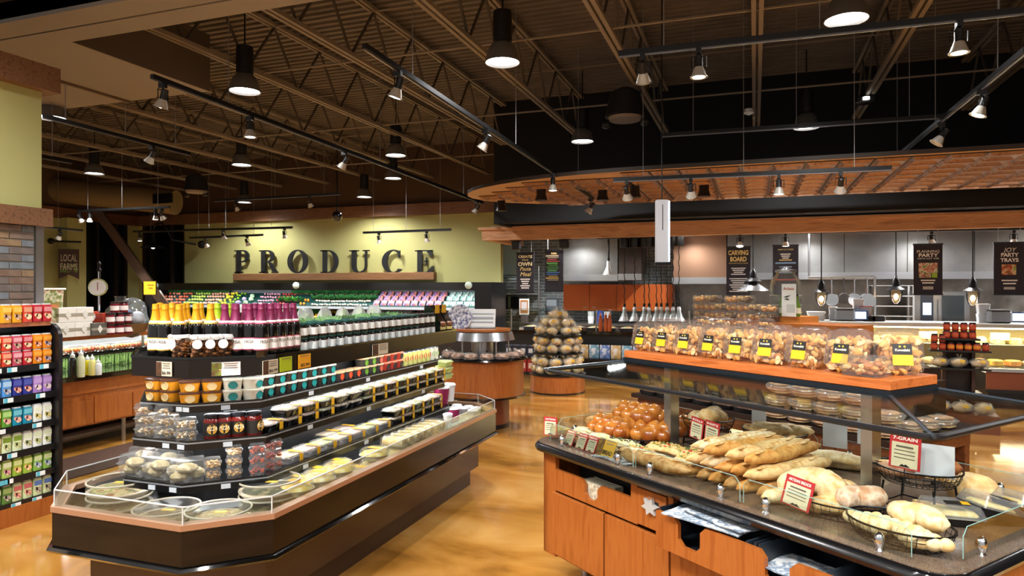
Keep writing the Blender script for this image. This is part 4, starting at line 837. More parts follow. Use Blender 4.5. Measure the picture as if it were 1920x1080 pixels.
while Y4+i*.088 < 5.95:
    nm, tp = cn_[0 if i < 5 else (2 if i < 9 else 3)] if i % 2 == 0 or i > 6 else cn_[1]
    inst('soup_can', tp, '%s soup can, %s from the red tubs on the third shelf' % (nm, nth(i)), 'can', (-2.9, Y4+.0+i*.088, 1.221), PI/2, 'soup cans'); i += 1
# ---- tier 2: granola boxes, pizza jars, trays
def clam(w, d, h, fill, lid_h=.35):
    b = shell(MB(), [(rrect(w*.86, d*.86, .012, 2), 0), (rrect(w*.96, d*.96, .014, 2), h*.55), (rrect(w*1.05, d*1.05, .014, 2), h*.56), (rrect(w*1.05, d*1.05, .014, 2), h*.6), (rrect(w*.96, d*.96, .014, 2), h*.61), (rrect(w*.88, d*.88, .014, 2), h)]).mesh(PLAST)
    return [('clear_box', b), ('contents', fill)]
def boxfill(w, d, h, n, r, cols, seed, el=1.4):
    mb = MB(); q = random.Random(seed)
    for i in range(n):
        R = Matrix.Translation((q.uniform(-.4, .4)*w, q.uniform(-.4, .4)*d, r+q.random()*h)) @ Matrix.Rotation(q.uniform(0, 3), 4, 'Z') @ Matrix.Rotation(q.uniform(-1.2, 1.2), 4, 'X')
        s = r*q.uniform(.7, 1.2); mb.ball((0, 0, 0), (s*el, s, s*.75), 6, 4, q.randrange(len(cols)), mat=R)
    return mb.mesh([M(c, .6) for c in cols])
gran = clam(.12, .1, .062, boxfill(.11, .09, .032, 45, .008, ('#a88a5c', '#c9b48a', '#80603a', '#d9d0b8'), 1))
def markstuff(t): 
    for c in t.children:
        if c.name.split('.')[0] in ('contents', 'cookies'): c['kind'] = 'stuff'
for j, (px, s_, n_) in enumerate(((276, 'f', 3), (314, 'f', 3), (349, 'c', 2))):
    for l_ in range(n_): markstuff(put(gran, 'granola_box', 'clear granola box, %s stack from the left, %s from the bottom' % (nth(j), nth(l_)), 'plastic box', px, 2, s_, .07, l_*.063, 'granola boxes'))
pz = [('jar_glass', MB().lathe([(.0, 0), (.043, 0), (.046, .01), (.046, .1), (.038, .118)], 16).mesh(M('#5a1410', .1))), ('label', MB().lathe([(.0466, .015), (.0466, .092)], 16, cap=False).mesh(M('#15100d', .5)), (0, 0, 0), [('emblem', MB().lathe([(0, 0), (.028, 0), (.028, .004)], 16, mat=Matrix.Translation((0, -.0455, .056)) @ Matrix.Rotation(PI/2, 4, 'X'), cap=False).mesh(M('#b58a34', .5))), ('lettering', text('PIZZA', .055, .022, .001, M('#efe0b8', .5), shear=.2), (0, -.0505, .05))]),
      ('lid', MB().lathe([(.041, .118), (.044, .12), (.044, .136), (.04, .139)], 16).mesh(M('#1b1c22', .25, .4)))]
for i, (px, s_, ins) in enumerate(((397, 'c', .06), (420, 'c', .06), (447, 'c', .06), (477, 'r', .07))): put(pz, 'pizza_sauce_jar', 'dark jar of PIZZA sauce, %s from the granola boxes' % nth(i), 'jar', px, 2, s_, ins, 0, 'pizza sauce jars')
put(pz, 'pizza_sauce_jar', 'dark jar of PIZZA sauce standing behind the front four', 'jar', 432, 2, 'c', .16, 0, 'pizza sauce jars')
def dtray(topc, base=GLOSSBLACK, band=True, w=.17, d=.14):
    b = shell(MB(), [(rrect(w*.84, d*.84, .02, 3), 0), (rrect(w, d, .024, 3), .034), (rrect(w*1.05, d*1.05, .024, 3), .036), (rrect(w*1.05, d*1.05, .024, 3), .04)], cap1=True).mesh(base)
    f = MB().box((0, 0, .044), (w*.86, d*.84, .012), bev=.005).mesh(topc)
    l_ = shell(MB(), [(rrect(w*1.04, d*1.04, .024, 3), .041), (rrect(w*.95, d*.95, .024, 3), .046), (rrect(w*.9, d*.9, .024, 3), .058)], cap0=False).mesh(GL('#f8f8f8', .35, .06, .1))
    ps = [('tray', b), ('food', f), ('lid', l_)]
    if band: ps.append(('yellow_band', MB().bx(.03, .062, -d*.54, -d*.52, .004, .05).bx(.03, .062, -d*.54, d*.2, .0595, .061).mesh(YEL, False)))
    return ps
FOODS = [M('#d9d0b4', .6, noise=('#c9a070', '#efe8d8'), scale=40.), M('#d8cdb8', .6, noise=('#c88a7a', '#efe6da'), scale=40.), M('#cfc69a', .6, noise=('#8fa050', '#e8e0c8'), scale=40.)]
dts = [dtray(f) for f in FOODS]; dtn = dtray(FOODS[0], band=False)
put(dts[1], 'meal_tray', 'single flat meal tray beside the pizza jars', 'meal tray', 500, 2, 'r', .09, 0, 'meal trays on the second shelf')
i = 0; y = PR(512, -2.85)+.12
while y < 5.85:
    for l_ in range(2):
        if i in (3, 4) : tp = dtn
        else: tp = dts[i % 3]
        inst('meal_tray', tp, 'black meal tray %s, %s along second shelf, %s layer' % ('without band' if tp is dtn else 'with yellow band', nth(i), 'upper' if l_ else 'lower'), 'meal tray', (-2.845, y, 1.021+l_*.062), PI/2, 'meal trays on the second shelf')
    y += .182; i += 1
gs = dtray(M('#9cae4c', .6, noise='#d8e0a0', scale=30.), M('#b8c878', .4), False)
for l_ in range(3): inst('meal_tray', gs, 'green salad tray at the far end of second shelf, %s from bottom' % nth(l_), 'meal tray', (-2.845, 6.02, 1.021+l_*.062), PI/2, 'green salad trays')
# ---- tier 1
bun = MB().ball((-.04, -.02, .03), (.05, .042, .03), 8, 6).ball((.045, .02, .035), (.05, .045, .032), 8, 6).ball((.0, -.03, .075), (.06, .045, .03), 8, 6).mesh(M('#b3a67e', .7, noise=('#94845a', '#c4b892'), scale=20.))
bunb = clam(.2, .15, .12, bun); k = 0
for j, (px, s_) in enumerate(((262, 'f'), (308, 'f'), (351, 'c'))):
    for l_ in range(1): put(bunb, 'roll_box', 'clear domed box of white rolls, %s from the left on the lowest shelf' % nth(j), 'plastic box', px, 1, s_, .09, 0, 'roll boxes')
for j, px in enumerate((278, 325)): put(bunb, 'roll_box', 'clear domed box of white rolls in rear row, %s from left' % nth(j), 'plastic box', px, 1, 'f', .25, 0, 'roll boxes')
wal = clam(.09, .085, .06, boxfill(.08, .075, .03, 40, .009, ('#b08a54', '#c9a870', '#8f6a3c'), 2, 1.2)); redn = clam(.09, .085, .06, boxfill(.08, .075, .03, 40, .009, ('#9c3c20', '#b8502c', '#7c2a18'), 3, 1.2))
for j, (px, s_, ins, tp, n_, nm) in enumerate(((399, 'c', .06, wal, 2, 'walnut'), (439, 'c', .06, wal, 3, 'walnut'), (482, 'c', .05, redn, 3, 'red pepper'), (512, 'r', .06, redn, 3, 'red pepper'))):
    for l_ in range(n_): markstuff(put(tp, 'nut_box', 'small clear %s box, %s stack from the rolls, %s from the bottom' % (nm, nth(j), nth(l_)), 'plastic box', px, 1, s_, ins, l_*.061, 'small nut boxes', sc=1.0))
fl = [dtray(f, GL('#f4f4f4', .4, .12), True) for f in FOODS]
ys = PR(536, -2.8); i = 0
while ys+i*.185 < 4.75:
    inst('cheese_tray', fl[i % 3], 'flat clear cheese tray with yellow label, %s along the lowest shelf' % nth(i), 'meal tray', (-2.79, ys+i*.185, .801), PI/2, 'cheese trays'); i += 1
for j in range(2): inst('cheese_tray', fl[j], 'flat clear cheese tray in the rear row, %s from the near end' % nth(j), 'meal tray', (-2.93, ys+.62+j*.2, .801), PI/2, 'cheese trays')
y = ys+i*.185+.03; k = 0
while y < 5.75:
    for l_ in range(2): inst('meal_tray', dts[k % 3], 'banded black meal tray, %s along lowest shelf, %s layer' % (nth(k), 'upper' if l_ else 'lower'), 'meal tray', (-2.785, y, .801+l_*.062), PI/2, 'meal trays on the lowest shelf')
    y += .182; k += 1
def cup(c, lid, h=.15, r=.05): return [('cup', MB().lathe([(0, 0), (r*.78, 0), (r, h*.9)], 16).mesh(M(c, .45))), ('lid', MB().lathe([(r*1.06, h*.88), (r*1.06, h*.94), (r*.95, h), (r*.8, h), (r*.78, h*.96), (0, h*.96)], 16, cap=False).mesh(M(lid, .4)))]
for j, (y_, x_) in enumerate(((5.88, -2.8), (6.0, -2.82))): inst('ice_cream_tub', cup('#8c1c4a' if j == 0 else '#e2ddda', '#efefef', .17, .075), ('magenta' if j == 0 else 'white')+' paper tub at the far end of the lowest shelf', 'tub', (x_, y_+.06*j, .801))
# ---- tank floor: platters, pies, wraps, salads, cups
def platter(food):
    r = .172
    b = MB().lathe([(.0, 0), (r*.9, 0), (r, .022), (r*1.02, .024), (r*1.02, .03)], 32).mesh(M('#b7ac97', .35))
    f = MB().lathe([(r*.9, .03), (r*.8, .038), (0, .042)], 24, cap=False).mesh(food)
    l_ = MB().lathe([(r*1.03, .03), (r*1.03, .036), (r*.99, .075), (r*.96, .085), (r*.9, .078), (0, .076)], 32, cap=False).mesh(GL('#f2efe8', .2, .02, .1))
    rim = MB().tube([(r*1.0*math.cos(2*PI*i/32), r*1.0*math.sin(2*PI*i/32), .083) for i in range(32)], .006, 5, closed=True).mesh(M('#a39a86', .35))
    return [('base', b), ('food', f), ('dome_lid', l_, (0, 0, 0), [('rim', rim)]), ('sticker', MB().box((.03, -.04, .08), (.07, .03, .003)).mesh(M('#c9a33c', .5), False))]
pf = [M('#8f8462', .7, noise=('#6f7a44', '#a89c78', '#7c5a36'), scale=20.), M('#6a5f4c', .7, noise=('#4f4130', '#8f8064'), scale=20.), M('#998c6c', .7, noise=('#80663f', '#b3a684', '#7c4432'), scale=24.), M('#55503a', .7, noise=('#3f4a2c', '#8a7f60'), scale=24.)]
for (px, py, n_, f_, nm) in ((225, 925, 2, 0, 'pale salad platter at the left of the cooler tip'), (313, 948, 1, 1, 'brown platter in the middle of the cooler tip'), (410, 952, 1, 2, 'rice platter at the front right of cooler tip'), (506, 924, 2, 3, 'dark olive platter at the chamfered corner')):
    q = P(px, py, z=.69); 
    for l_ in range(n_): inst('party_platter', platter(pf[f_]), 'round lidded '+nm+(', upper' if l_ else ', lower' if n_ == 2 else ''), 'platter', (q[0], q[1], .601+l_*.087), .3, 'party platters')
def pie(c):
    r = .1
    return [('pan', MB().lathe([(0, 0), (r*.8, 0), (r, .03), (r*1.08, .032)], 20).mesh(M('#c9cacb', .3, .7))), ('filling', MB().lathe([(r*1.0, .034), (r*.85, .05), (0, .056)], 20, cap=False).mesh(c)), ('dome_lid', MB().lathe([(r*1.09, .033), (r*1.05, .06), (r*.92, .074), (0, .078)], 20, cap=False).mesh(GL('#f8f8f4', .3, .05, .1))), ('yellow_label', MB().box((0, -.03, .08), (.05, .14, .002)).mesh(YEL, False))]
pcs = [M('#e0cb74', .6, noise=('#d8b850', '#efe2a8'), scale=25.), M('#e3d6a4', .6, noise=('#d2b460', '#efe8cc'), scale=25.)]
ps_ = [pie(c) for c in pcs]
y = PR(556, -2.56); k = 0
while y < 4.45:
    for l_ in range(2 if k % 4 != 3 else 1): inst('cream_pie', ps_[k % 2], 'lidded yellow cream pie, %s along the cooler front, %s' % (nth(k), 'upper' if l_ else 'lower'), 'pie', (-2.565, y, .601+l_*.079), PI/2, 'cream pies')
    y += .222; k += 1
y = PR(556, -2.56)+.1; k2 = 0
while y < 4.3: inst('cream_pie', ps_[1], 'lidded cream pie in the rear row, %s from the platters' % nth(k2), 'pie', (-2.79, y, .601), PI/2, 'cream pies'); y += .225; k2 += 1
wr = [('roll', MB().tube([(-.09, 0, .045), (-.085, 0, .045), (0, 0, .047), (.085, 0, .045), (.09, 0, .045)], [.01, .036, .04, .036, .01], 10).mesh(M('#dcc88a', .6, noise=('#c9a85c', '#eadcae'), scale=20.))), ('clear_box', MB().box((0, 0, .047), (.21, .1, .093), bev=.02).mesh(PLAST))]
y = 4.55; k = 0
while y < 5.3:
    for l_ in range(2): inst('wrap_box', wr, 'boxed sandwich wrap, %s from the pies, %s layer' % (nth(k), 'upper' if l_ else 'lower'), 'sandwich', (-2.56, y, .601+l_*.094), 0, 'boxed wraps')
    y += .115; k += 1
sal = clam(.15, .13, .09, MB().ball((0, 0, .04), (.06, .05, .04), 10, 7, rough=.4).mesh(M('#6f9a8a', .6, noise=('#4a7a50', '#b8c8b0', '#9a4a40'), scale=30.)))
for k in range(4): inst('salad_box', sal, 'clear teal-green salad box, %s from the wraps' % nth(k), 'plastic box', (-2.55-.0*k, 5.42+k*.16, .601), PI/2, 'salad boxes')
inst('black_bag', pouch(.22, .1, .14, M('#141416', .25), 6), 'crumpled black bag beside the salad boxes', 'bag', (-2.74, 5.45, .605), PI/2)
cw = cup('#d9d4c8', '#efefef', .12, .045); cs_ = cup('#8f8c86', '#e8e8e8', .13, .05); cm = cup('#8c1c4a', '#efefef', .15, .06)
for k, (x_, y_, tp, nm) in enumerate(((-2.72, 5.85, cw, 'plain white paper'), (-2.74, 6.02, cm, 'magenta paper'), (-2.56, 6.08, cs_, 'grey printed'), (-2.58, 6.2, cs_, 'grey printed rear'), (-2.7, 6.17, cs_, 'grey middle'), (-2.7, 6.3, cw, 'white far'), (-2.82, 6.28, cs_, 'grey farthest'))):
    inst('soup_cup', tp, nm+' soup cup at the far end of the cooler', 'cup', (x_, y_, .601), 0, 'soup cups')
# ================================================================= PRODUCE CASE ALONG THE BACK WALL
PX0 = P(283, 540, Y=16.55)[0]; PX1 = P(928, 540, Y=16.55)[0]; PL = PX1-PX0
pc = ob('produce_case', None, None, (PX0, 17.4, 0), label='long open chilled produce case under the PRODUCE sign', cat='display case')
ob('lower_tank', MB().bx(0, PL, -1.15, -.05, 0, .75).mesh(M('#1a1412', .4), False), pc)
ob('back_panel', MB().bx(0, PL, -.06, -.02, .75, 1.95).mesh(M('#3c4650', .35), False), pc)
ob('canopy_hood', MB().bx(0, PL, -.95, -.02, 1.9, 2.03).bx(0, PL, -1.0, -.95, 1.84, 2.05).mesh(M('#0e0d0d', .35), False), pc)
ob('hood_light', MB().bx(.2, PL-.6, -.9, -.8, 1.87, 1.898).mesh(M('#fbfdff', .5, emit=8.), False), pc)
ob('end_wall', MB().bx(PL-.04, PL, -1.1, -.02, 0, 2.05).bx(PL-.5, PL-.04, -1.02, -.95, .75, 1.95).mesh(M('#0c0b0c', .3), False), pc)
ob('end_wall', MB().bx(0, .04, -1.1, -.02, 0, 2.05).mesh(M('#0c0b0c', .3), False), pc)
sh_ = ob('sloped_shelf', MB().add([(0.05, -.66, 1.36), (PL-.05, -.66, 1.36), (PL-.05, -.06, 1.74), (.05, -.06, 1.74), (0.05, -.66, 1.33), (PL-.05, -.66, 1.33), (PL-.05, -.06, 1.71), (.05, -.06, 1.71)], [[0, 1, 2, 3], [7, 6, 5, 4], [0, 4, 5, 1]]).mesh(M('#163a36', .4), False), pc)
ob('shelf_edge', MB().bx(.05, PL-.05, -.69, -.66, 1.3, 1.37).mesh(M('#cfd6dc', .4), False), sh_)
ob('lower_slope', MB().add([(0.05, -1.1, .85), (PL-.05, -1.1, .85), (PL-.05, -.06, 1.2), (.05, -.06, 1.2)], [[0, 1, 2, 3]]).mesh(M('#1c2a28', .4), False), pc)
ob('front_rail', MB().bx(0, PL, -1.17, -1.1, .75, .92).mesh(BLACK, False), pc)
for fx in (.02, .47, .93): ob('hood_bracket', MB().ball((PL*fx+.15, -1.03, 1.97), .1, 10, 7).mesh(M('#b8c8bc', .4)), pc)
for x_, w_ in ((PL*.25, 5), (PL*.75, 5)):
    o = strip(PX0+x_, 16.65, 1.86, .1, 34); o.data.size = PL*.48; o.data.size_y = .08
def PXw(px, y=16.9): return P(px, 540, Y=y)[0]
def zsl(u): return 1.36+.38*u     # upper shelf surface, u 0 front..1 back
def zlo(u): return .85+.35*u
fr_ = {}
def fruit(c, r, fl=1., c2=None, n=8, m=6, rough=0.):
    k = (c, r, fl)
    if k not in fr_:
        b = MB().ball((0, 0, r*fl), (r, r, r*fl), n, m, rough=rough, seed=len(fr_)).mesh(M(c, .4, noise=c2, scale=12.) if c2 else M(c, .4))
        fr_[k] = b
    return fr_[k]
rp = random.Random(11)
def patch(px0, px1, kinds, label, upper=True, step=.1, rows_=(0, 1, 2, 3), name='apple', cat='fruit', bump=.05):
    """rows of single fruits on the shelf between two image columns"""
    xa, xb = PXw(px0), PXw(px1); n = max(1, int((xb-xa)/step)); c = 0
    for r in rows_:
        for i in range(n):
            u = .08+.25*r; x = xa+(i+.5)*step+(step/2 if r % 2 else 0); cc, rr_, fl, c2 = kinds[rp.randrange(len(kinds))]
            if upper: y, z = 17.4-.66+.6*u, zsl(u)
            else: y, z = 17.4-1.1+1.04*u, zlo(u)
            inst(name, fruit(cc, rr_, fl, c2, rough=.25 if rr_ > .06 and fl != 1 else 0.), label % (nth(i), ('front', 'middle', 'back', 'rear')[r]), cat, (x, y+rp.uniform(-.02, .02), z+rp.uniform(0, bump)*.4-.004), rp.uniform(0, 6), name.replace('_', ' ')+' heap in the produce case')
patch(300, 306, [('#b8232c', .042, .92, '#d9804a')], 'red apple, %s from the case end, %s row', name='red_apple')
patch(307, 325, [('#c8404a', .042, .92, '#e8b080')], 'rosy apple, %s past the first reds, %s row', name='rosy_apple')
patch(326, 349, [('#b8232c', .042, .92, '#c83a30')], 'deep red apple, %s in its heap, %s row', name='deep_red_apple')
patch(350, 379, [('#9fb83c', .042, .92, '#b8c85a')], 'green apple, %s in the green heap, %s row', name='green_apple')
patch(380, 414, [('#e0907a', .04, .95, '#e8b890')], 'pink peach, %s in its heap, %s row', name='peach')
patch(415, 434, [('#e8cf2c', .04, 1.1, None)], 'yellow lemon, %s in its heap, %s row', name='lemon', bump=.2)
patch(435, 447, [('#7fb020', .036, 1., None)], 'green lime, %s in its heap, %s row', name='lime', bump=.2)
patch(448, 461, [('#8a7aa8', .075, .9, '#a89ac0')], 'purple cabbage, %s in its heap, %s row', step=.16, rows_=(0, 1), name='purple_cabbage', cat='vegetable')
patch(462, 478, [('#7fae84', .075, .9, '#a8c89a')], 'pale green cabbage, %s in its heap, %s row', step=.16, rows_=(0, 1, 2), name='green_cabbage', cat='vegetable')
patch(479, 512, [('#d87a96', .035, .9, '#e8b4c4')], 'pink radish, %s in the radish heap, %s row', step=.09, name='radish', cat='vegetable')
patch(513, 541, [('#c83038', .038, .9, '#d85a4a')], 'red pepper, %s in its heap, %s row', name='red_pepper', cat='vegetable')
patch(566, 582, [('#e08c20', .035, 1.3, None)], 'orange carrot top, %s in its heap, %s row', name='carrot', cat='vegetable', rows_=(0, 1))
patch(588, 694, [('#d8cfc0', .04, .75, '#b8a890'), ('#e6dfd2', .034, .8, '#cfc4b0')], 'pale mushroom, %s along the mushroom row, %s row', step=.085, rows_=(0, 1), name='mushroom', cat='vegetable')
# leafy bunches (each bunch is one thing, its leaves uncountable)
def leafy(seed, c, c2, n=60, L=.2, w=.03):
    mb = MB(); q = random.Random(seed)
    for i in range(n):
        a = q.uniform(-1.2, 1.2)+PI/2*0; e = q.uniform(.2, 1.2); l_ = L*q.uniform(.6, 1.1)
        p = Vector((q.uniform(-.09, .09), 0, .02)); d = Vector((math.sin(a), -math.cos(a)*.5, e)).normalized()*l_; s = Vector((math.cos(a), math.sin(a), 0))*w
        mb.add([p, p+d*.5+s, p+d, p+d*.5-s], [[0, 1, 2, 3]])
    return mb.mesh(M(c, .55, noise=c2, scale=14.), False)
lf = [leafy(1, '#2c6a34', '#3f8a44'), leafy(2, '#1f5a30', '#2f7a40'), leafy(3, '#5a9a3c', '#7ab85a')]
def leafrow(px0, px1, n, label, ms, upper=True, u=.75, dz=0, name='leafy_bunch'):
    xa, xb = PXw(px0), PXw(px1)
    for i in range(n):
        y, z = (17.4-.66+.6*u, zsl(u)) if upper else (17.4-1.1+1.04*u, zlo(u))
        o = inst(name, [('leaves', ms[i % len(ms)]), ('tie', MB().tube([(-.06, 0, .03), (.06, 0, .03)], .012, 5).mesh(M('#c84a4a', .5)))], label % nth(i), 'vegetable', (xa+(i+.5)*(xb-xa)/n, y, z+dz), rp.uniform(-.3, .3), name.replace('_', ' ')+' row'); o.children[0]['kind'] = 'stuff'
leafrow(540, 700, 17, 'dark green leaf bunch, %s along the upper rear row', lf[:2], u=.8, dz=.03)
leafrow(525, 566, 5, 'green scallion bunch, %s along before the cabbages', [lf[1], lf[2]], u=.3)
leafrow(585, 700, 12, 'green kale bunch, %s along the middle of upper shelf', lf[:2], u=.5, dz=-.01)
leafrow(284, 414, 9, 'dark herb bunch, %s along behind the apples', [lf[1]], u=.9, dz=.0)
leafrow(545, 590, 6, 'lettuce bunch, %s along the lower slope', [lf[2], lf[0]], False, .7, .02)
leafrow(284, 420, 12, 'salad green bunch, %s along the lower slope behind bottles', [lf[2], lf[0]], False, .8, .02)
patch(590, 622, [('#e8b41c', .05, .95, None)], 'yellow pepper, %s in its heap, %s lower row', False, .11, (1, 2, 3), 'yellow_pepper', 'vegetable', .2)
patch(420, 545, [('#e0a020', .045, .95, None), ('#c8c030', .045, .9, None), ('#5f9a3a', .05, .8, None), ('#d04a3a', .045, .9, None)], 'mixed squash, %s along the lower slope, %s row', False, .16, (2, 3), 'squash', 'vegetable')
patch(700, 790, [('#e0b44a', .04, .95, None), ('#c8303a', .04, .95, None)], 'small tomato, %s along the lower slope, %s row', False, .1, (2, 3), 'tomato', 'vegetable')
bgs = [('white film', pouch(.26, .3, .12, GL('#f0f2f4', 1.1, .35, .2), 7)), ('purple and orange', pouch(.2, .17, .07, M('#c9a0a8', .3, noise=('#4a4a9a', '#e07a3a', '#d8d8e4'), scale=9.), 8)), ('white and teal', pouch(.18, .15, .08, M('#dfe4e2', .3, noise=('#3a9a8a', '#e8ecea', '#8ab89a'), scale=9.), 9)), ('red and white', pouch(.2, .2, .1, M('#d8cfca', .3, noise=('#c03040', '#e8e4e0', '#5a9a4a'), scale=8.), 10))]
def bagrow(px0, px1, n, b, label, upper=True, us=(.3,), dz=0):
    xa, xb = PXw(px0), PXw(px1)
    for j, u in enumerate(us):
        for i in range(n):
            y, z = (17.4-.66+.6*u, zsl(u)) if upper else (17.4-1.1+1.04*u, zlo(u))
            inst('produce_bag', bgs[b][1], label % (nth(i), ('front', 'middle', 'back')[j]), 'bag', (xa+(i+.5)*(xb-xa)/n, y, z+dz), 0, bgs[b][0]+' bags', rot=(-.5, 0, rp.uniform(-.15, .15)))
bagrow(700, 830, 9, 1, 'purple and orange carrot bag, %s along, %s row', True, (.12, .45, .78))
bagrow(832, 895, 5, 2, 'white and teal packet, %s along the upper shelf, %s row', True, (.12, .5, .8))
bagrow(640, 770, 8, 0, 'white film salad bag, %s along the lower slope, %s row', False, (.5, .8))
bagrow(770, 835, 6, 3, 'red and white fruit bag, %s along lower slope, %s row', False, (.55, .85))
bagrow(836, 895, 5, 2, 'white and teal packet, %s on the lower slope, %s row', False, (.5, .9), .02)
for px, w_, nm in ((447, .35, 'left'), (487, .35, 'next to it'), (545, .38, 'above the lettuce')):
    q = P(px, 590, Y=16.28)
    inst('produce_card', [('card', MB().box((0, 0, 0), (w_, .01, .24)).mesh(M('#d6dde2', .5), False)), ('stem', MB().cyl((0, .01, -.5), .01, .42, 6).mesh(STEEL))], 'pale card on a stem before the produce case, '+nm, 'sign', (q[0], q[1], 1.3))
q = P(745, 645, d=7.9)
# ================================================================= ROUND BAKERY TABLE
RT = P(893, 672, z=.95); RT = (RT[0], RT[1]+.25)
rt = ob('bakery_table', None, None, (RT[0], RT[1], 0), label='round cherry wood cake table with steel heated canopy', cat='table')
ob('drum', MB().lathe([(.0, 0), (.36, 0), (.36, .5)], 36, cap=False).mesh(M('#70341a', .4)), rt)
ob('kick_ring', MB().lathe([(.365, 0), (.365, .06), (.36, .06)], 36).mesh(BLACK), rt)
ob('wood_band', MB().lathe([(.3, .44), (.56, .44), (.56, .92), (.3, .92)], 40).mesh(WOOD), rt)
ob('band_trim', MB().lathe([(.56, .43), (.585, .43), (.585, .45), (.56, .455)], 40).mesh(GLOSSBLACK), rt)
ob('counter', MB().lathe([(0, .92), (.6, .92), (.62, .935), (.6, .955), (0, .955)], 40).mesh(GLOSSBLACK), rt)
ob('steel_column', MB().lathe([(.14, .955), (.14, 1.2)], 24).mesh(STEEL), rt)
ob('canopy_hood', MB().lathe([(.14, 1.18), (.38, 1.18), (.44, 1.19), (.4, 1.3), (.12, 1.31)], 36).mesh(STEEL), rt)
ob('wooden_top', MB().lathe([(0, 1.31), (.38, 1.31), (.38, 1.34), (0, 1.34)], 36).mesh(WOOD), rt)
for a in (.6, 2.4, 4.2, 5.6): ob('canopy_post', MB().cyl((.36*math.cos(a), .36*math.sin(a), .955), .012, .23, 8).mesh(STEEL), rt)
ck = [('board', MB().cyl((0, 0, 0), .105, .008, 18).mesh(GLOSSBLACK)), ('cake', MB().lathe([(.03, .01), (.08, .01), (.092, .04), (.07, .075), (.035, .07), (.028, .03)], 18).mesh(M('#8a5c40', .6, noise=('#c8a890', '#6b4028'), scale=16.))), ('clear_dome', MB().lathe([(.105, .008), (.1, .06), (.07, .09), (0, .1)], 18, cap=False).mesh(PLAST)), ('tag_knob', MB().cyl((0, 0, .1), .014, .02, 8).mesh(BLACK))]
for i in range(9):
    a = -2.85+i*.44
    inst('bundt_cake', ck, 'glazed bundt cake under a dome, %s from the left around the table' % nth(i), 'cake', (RT[0]+.48*math.cos(a), RT[1]+.48*math.sin(a), .956), a, 'bundt cakes')
inst('recipe_stand', [('board', MB().box((0, 0, .15), (.42, .012, .26)).mesh(M('#c9c9c6', .5), False)), ('print_line', MB().box((0, -.01, .15), (.36, .003, .03)).box((0, -.01, .09), (.36, .003, .015)).box((0, -.01, .21), (.36, .003, .012)).mesh(M('#8d9298', .6), False)), ('foot', MB().box((0, .06, .012), (.42, .14, .02)).mesh(STEEL, False))], 'tilted grey recipe board on top of the round cake table', 'sign', (RT[0]-.04, RT[1]-.02, 1.341), 0, rot=(-.35, 0, .25))
inst('paper_fan', MB().lathe([(0, 0), (.17, .01), (.18, .0)], 22, mat=Matrix.Rotation(PI/2, 4, 'X'), cap=False).mesh(M('#3a4a80', .5, noise='#e8ecf4', scale=26.)), 'blue and white pleated rosette beside the recipe board', 'decoration', (RT[0]-.3, RT[1]-.12, 1.5), .2)
# ================================================================= ROUND BREAD STAND
BS = P(1037, 738, z=0); BS = (BS[0]+.0, BS[1]+.3)
bs = ob('bread_stand', None, None, (BS[0], BS[1], 0), label='round tiered stand heaped with bagged breads', cat='stand')
ob('wood_drum', MB().lathe([(0, 0), (.5, 0), (.5, .32), (0, .32)], 40).mesh(WOOD), bs)
ob('drum_base', MB().lathe([(.505, 0), (.505, .025), (.5, .025)], 40).mesh(BLACK), bs)
for z_, r_ in ((.34, .52), (.72, .46), (1.05, .44)): ob('round_shelf', MB().lathe([(0, z_-.02), (r_, z_-.02), (r_, z_), (0, z_)], 36).mesh(BLACK), bs)
ob('centre_post', MB().cyl((0, 0, .3), .05, .8, 12).mesh(BLACK), bs)
def breadbag(seed, c):
    q = random.Random(seed)
    br = MB().ball((0, 0, .07), (.1, .075, .065), 10, 7, rough=.15, seed=seed).mesh(M(c, .7, noise=('#e6d2a0', '#b08a54'), scale=12.))
    fm = MB().ball((0, 0, .075), (.12, .095, .08), 12, 8, rough=.3, seed=seed+5)
    for i in range(5): a = i*1.25; fm.add([(0, 0, .12), (.05*math.cos(a), .05*math.sin(a), .2), (.05*math.cos(a+.7), .05*math.sin(a+.7), .19)], [[0, 1, 2]])
    return [('bread', br), ('cellophane', fm.mesh(GL('#fcf9f0', .7, .16, .2))), ('yellow_label', MB().box((0, 0, 0), (.06, .003, .04), mat=Matrix.Translation((.02, -.1, .1)) @ Matrix.Rotation(-.5, 4, 'X')).mesh(YEL, False))]
bb = [breadbag(i, c) for i, c in enumerate(('#d8b268', '#e2c684', '#cda050', '#deb974'))]
for z_, rad, n, lay, nm in ((.34, .4, 10, 2, 'bottom'), (.72, .35, 9, 2, 'middle'), (1.05, .33, 8, 1, 'top'), (1.19, .22, 6, 1, 'second heap'), (1.33, .1, 3, 1, 'peak heap')):
    for l_ in range(lay):
        for i in range(n):
            a = -PI/2+2*PI*i/n+.2*l_
            inst('bagged_bread', bb[(i+l_) % 4], 'bagged bread with yellow label, %s around the %s tier%s' % (nth(i), nm, (', upper layer' if l_ else ', lower layer') if lay == 2 else ''), 'bread', (BS[0]+rad*math.cos(a), BS[1]+rad*math.sin(a), z_+.001+l_*.15), a+PI/2+rp.uniform(-.9, .9), 'bagged breads on the round stand', sc=(rp.uniform(.9, 1.15), rp.uniform(.9, 1.1), rp.uniform(.95, 1.2)))
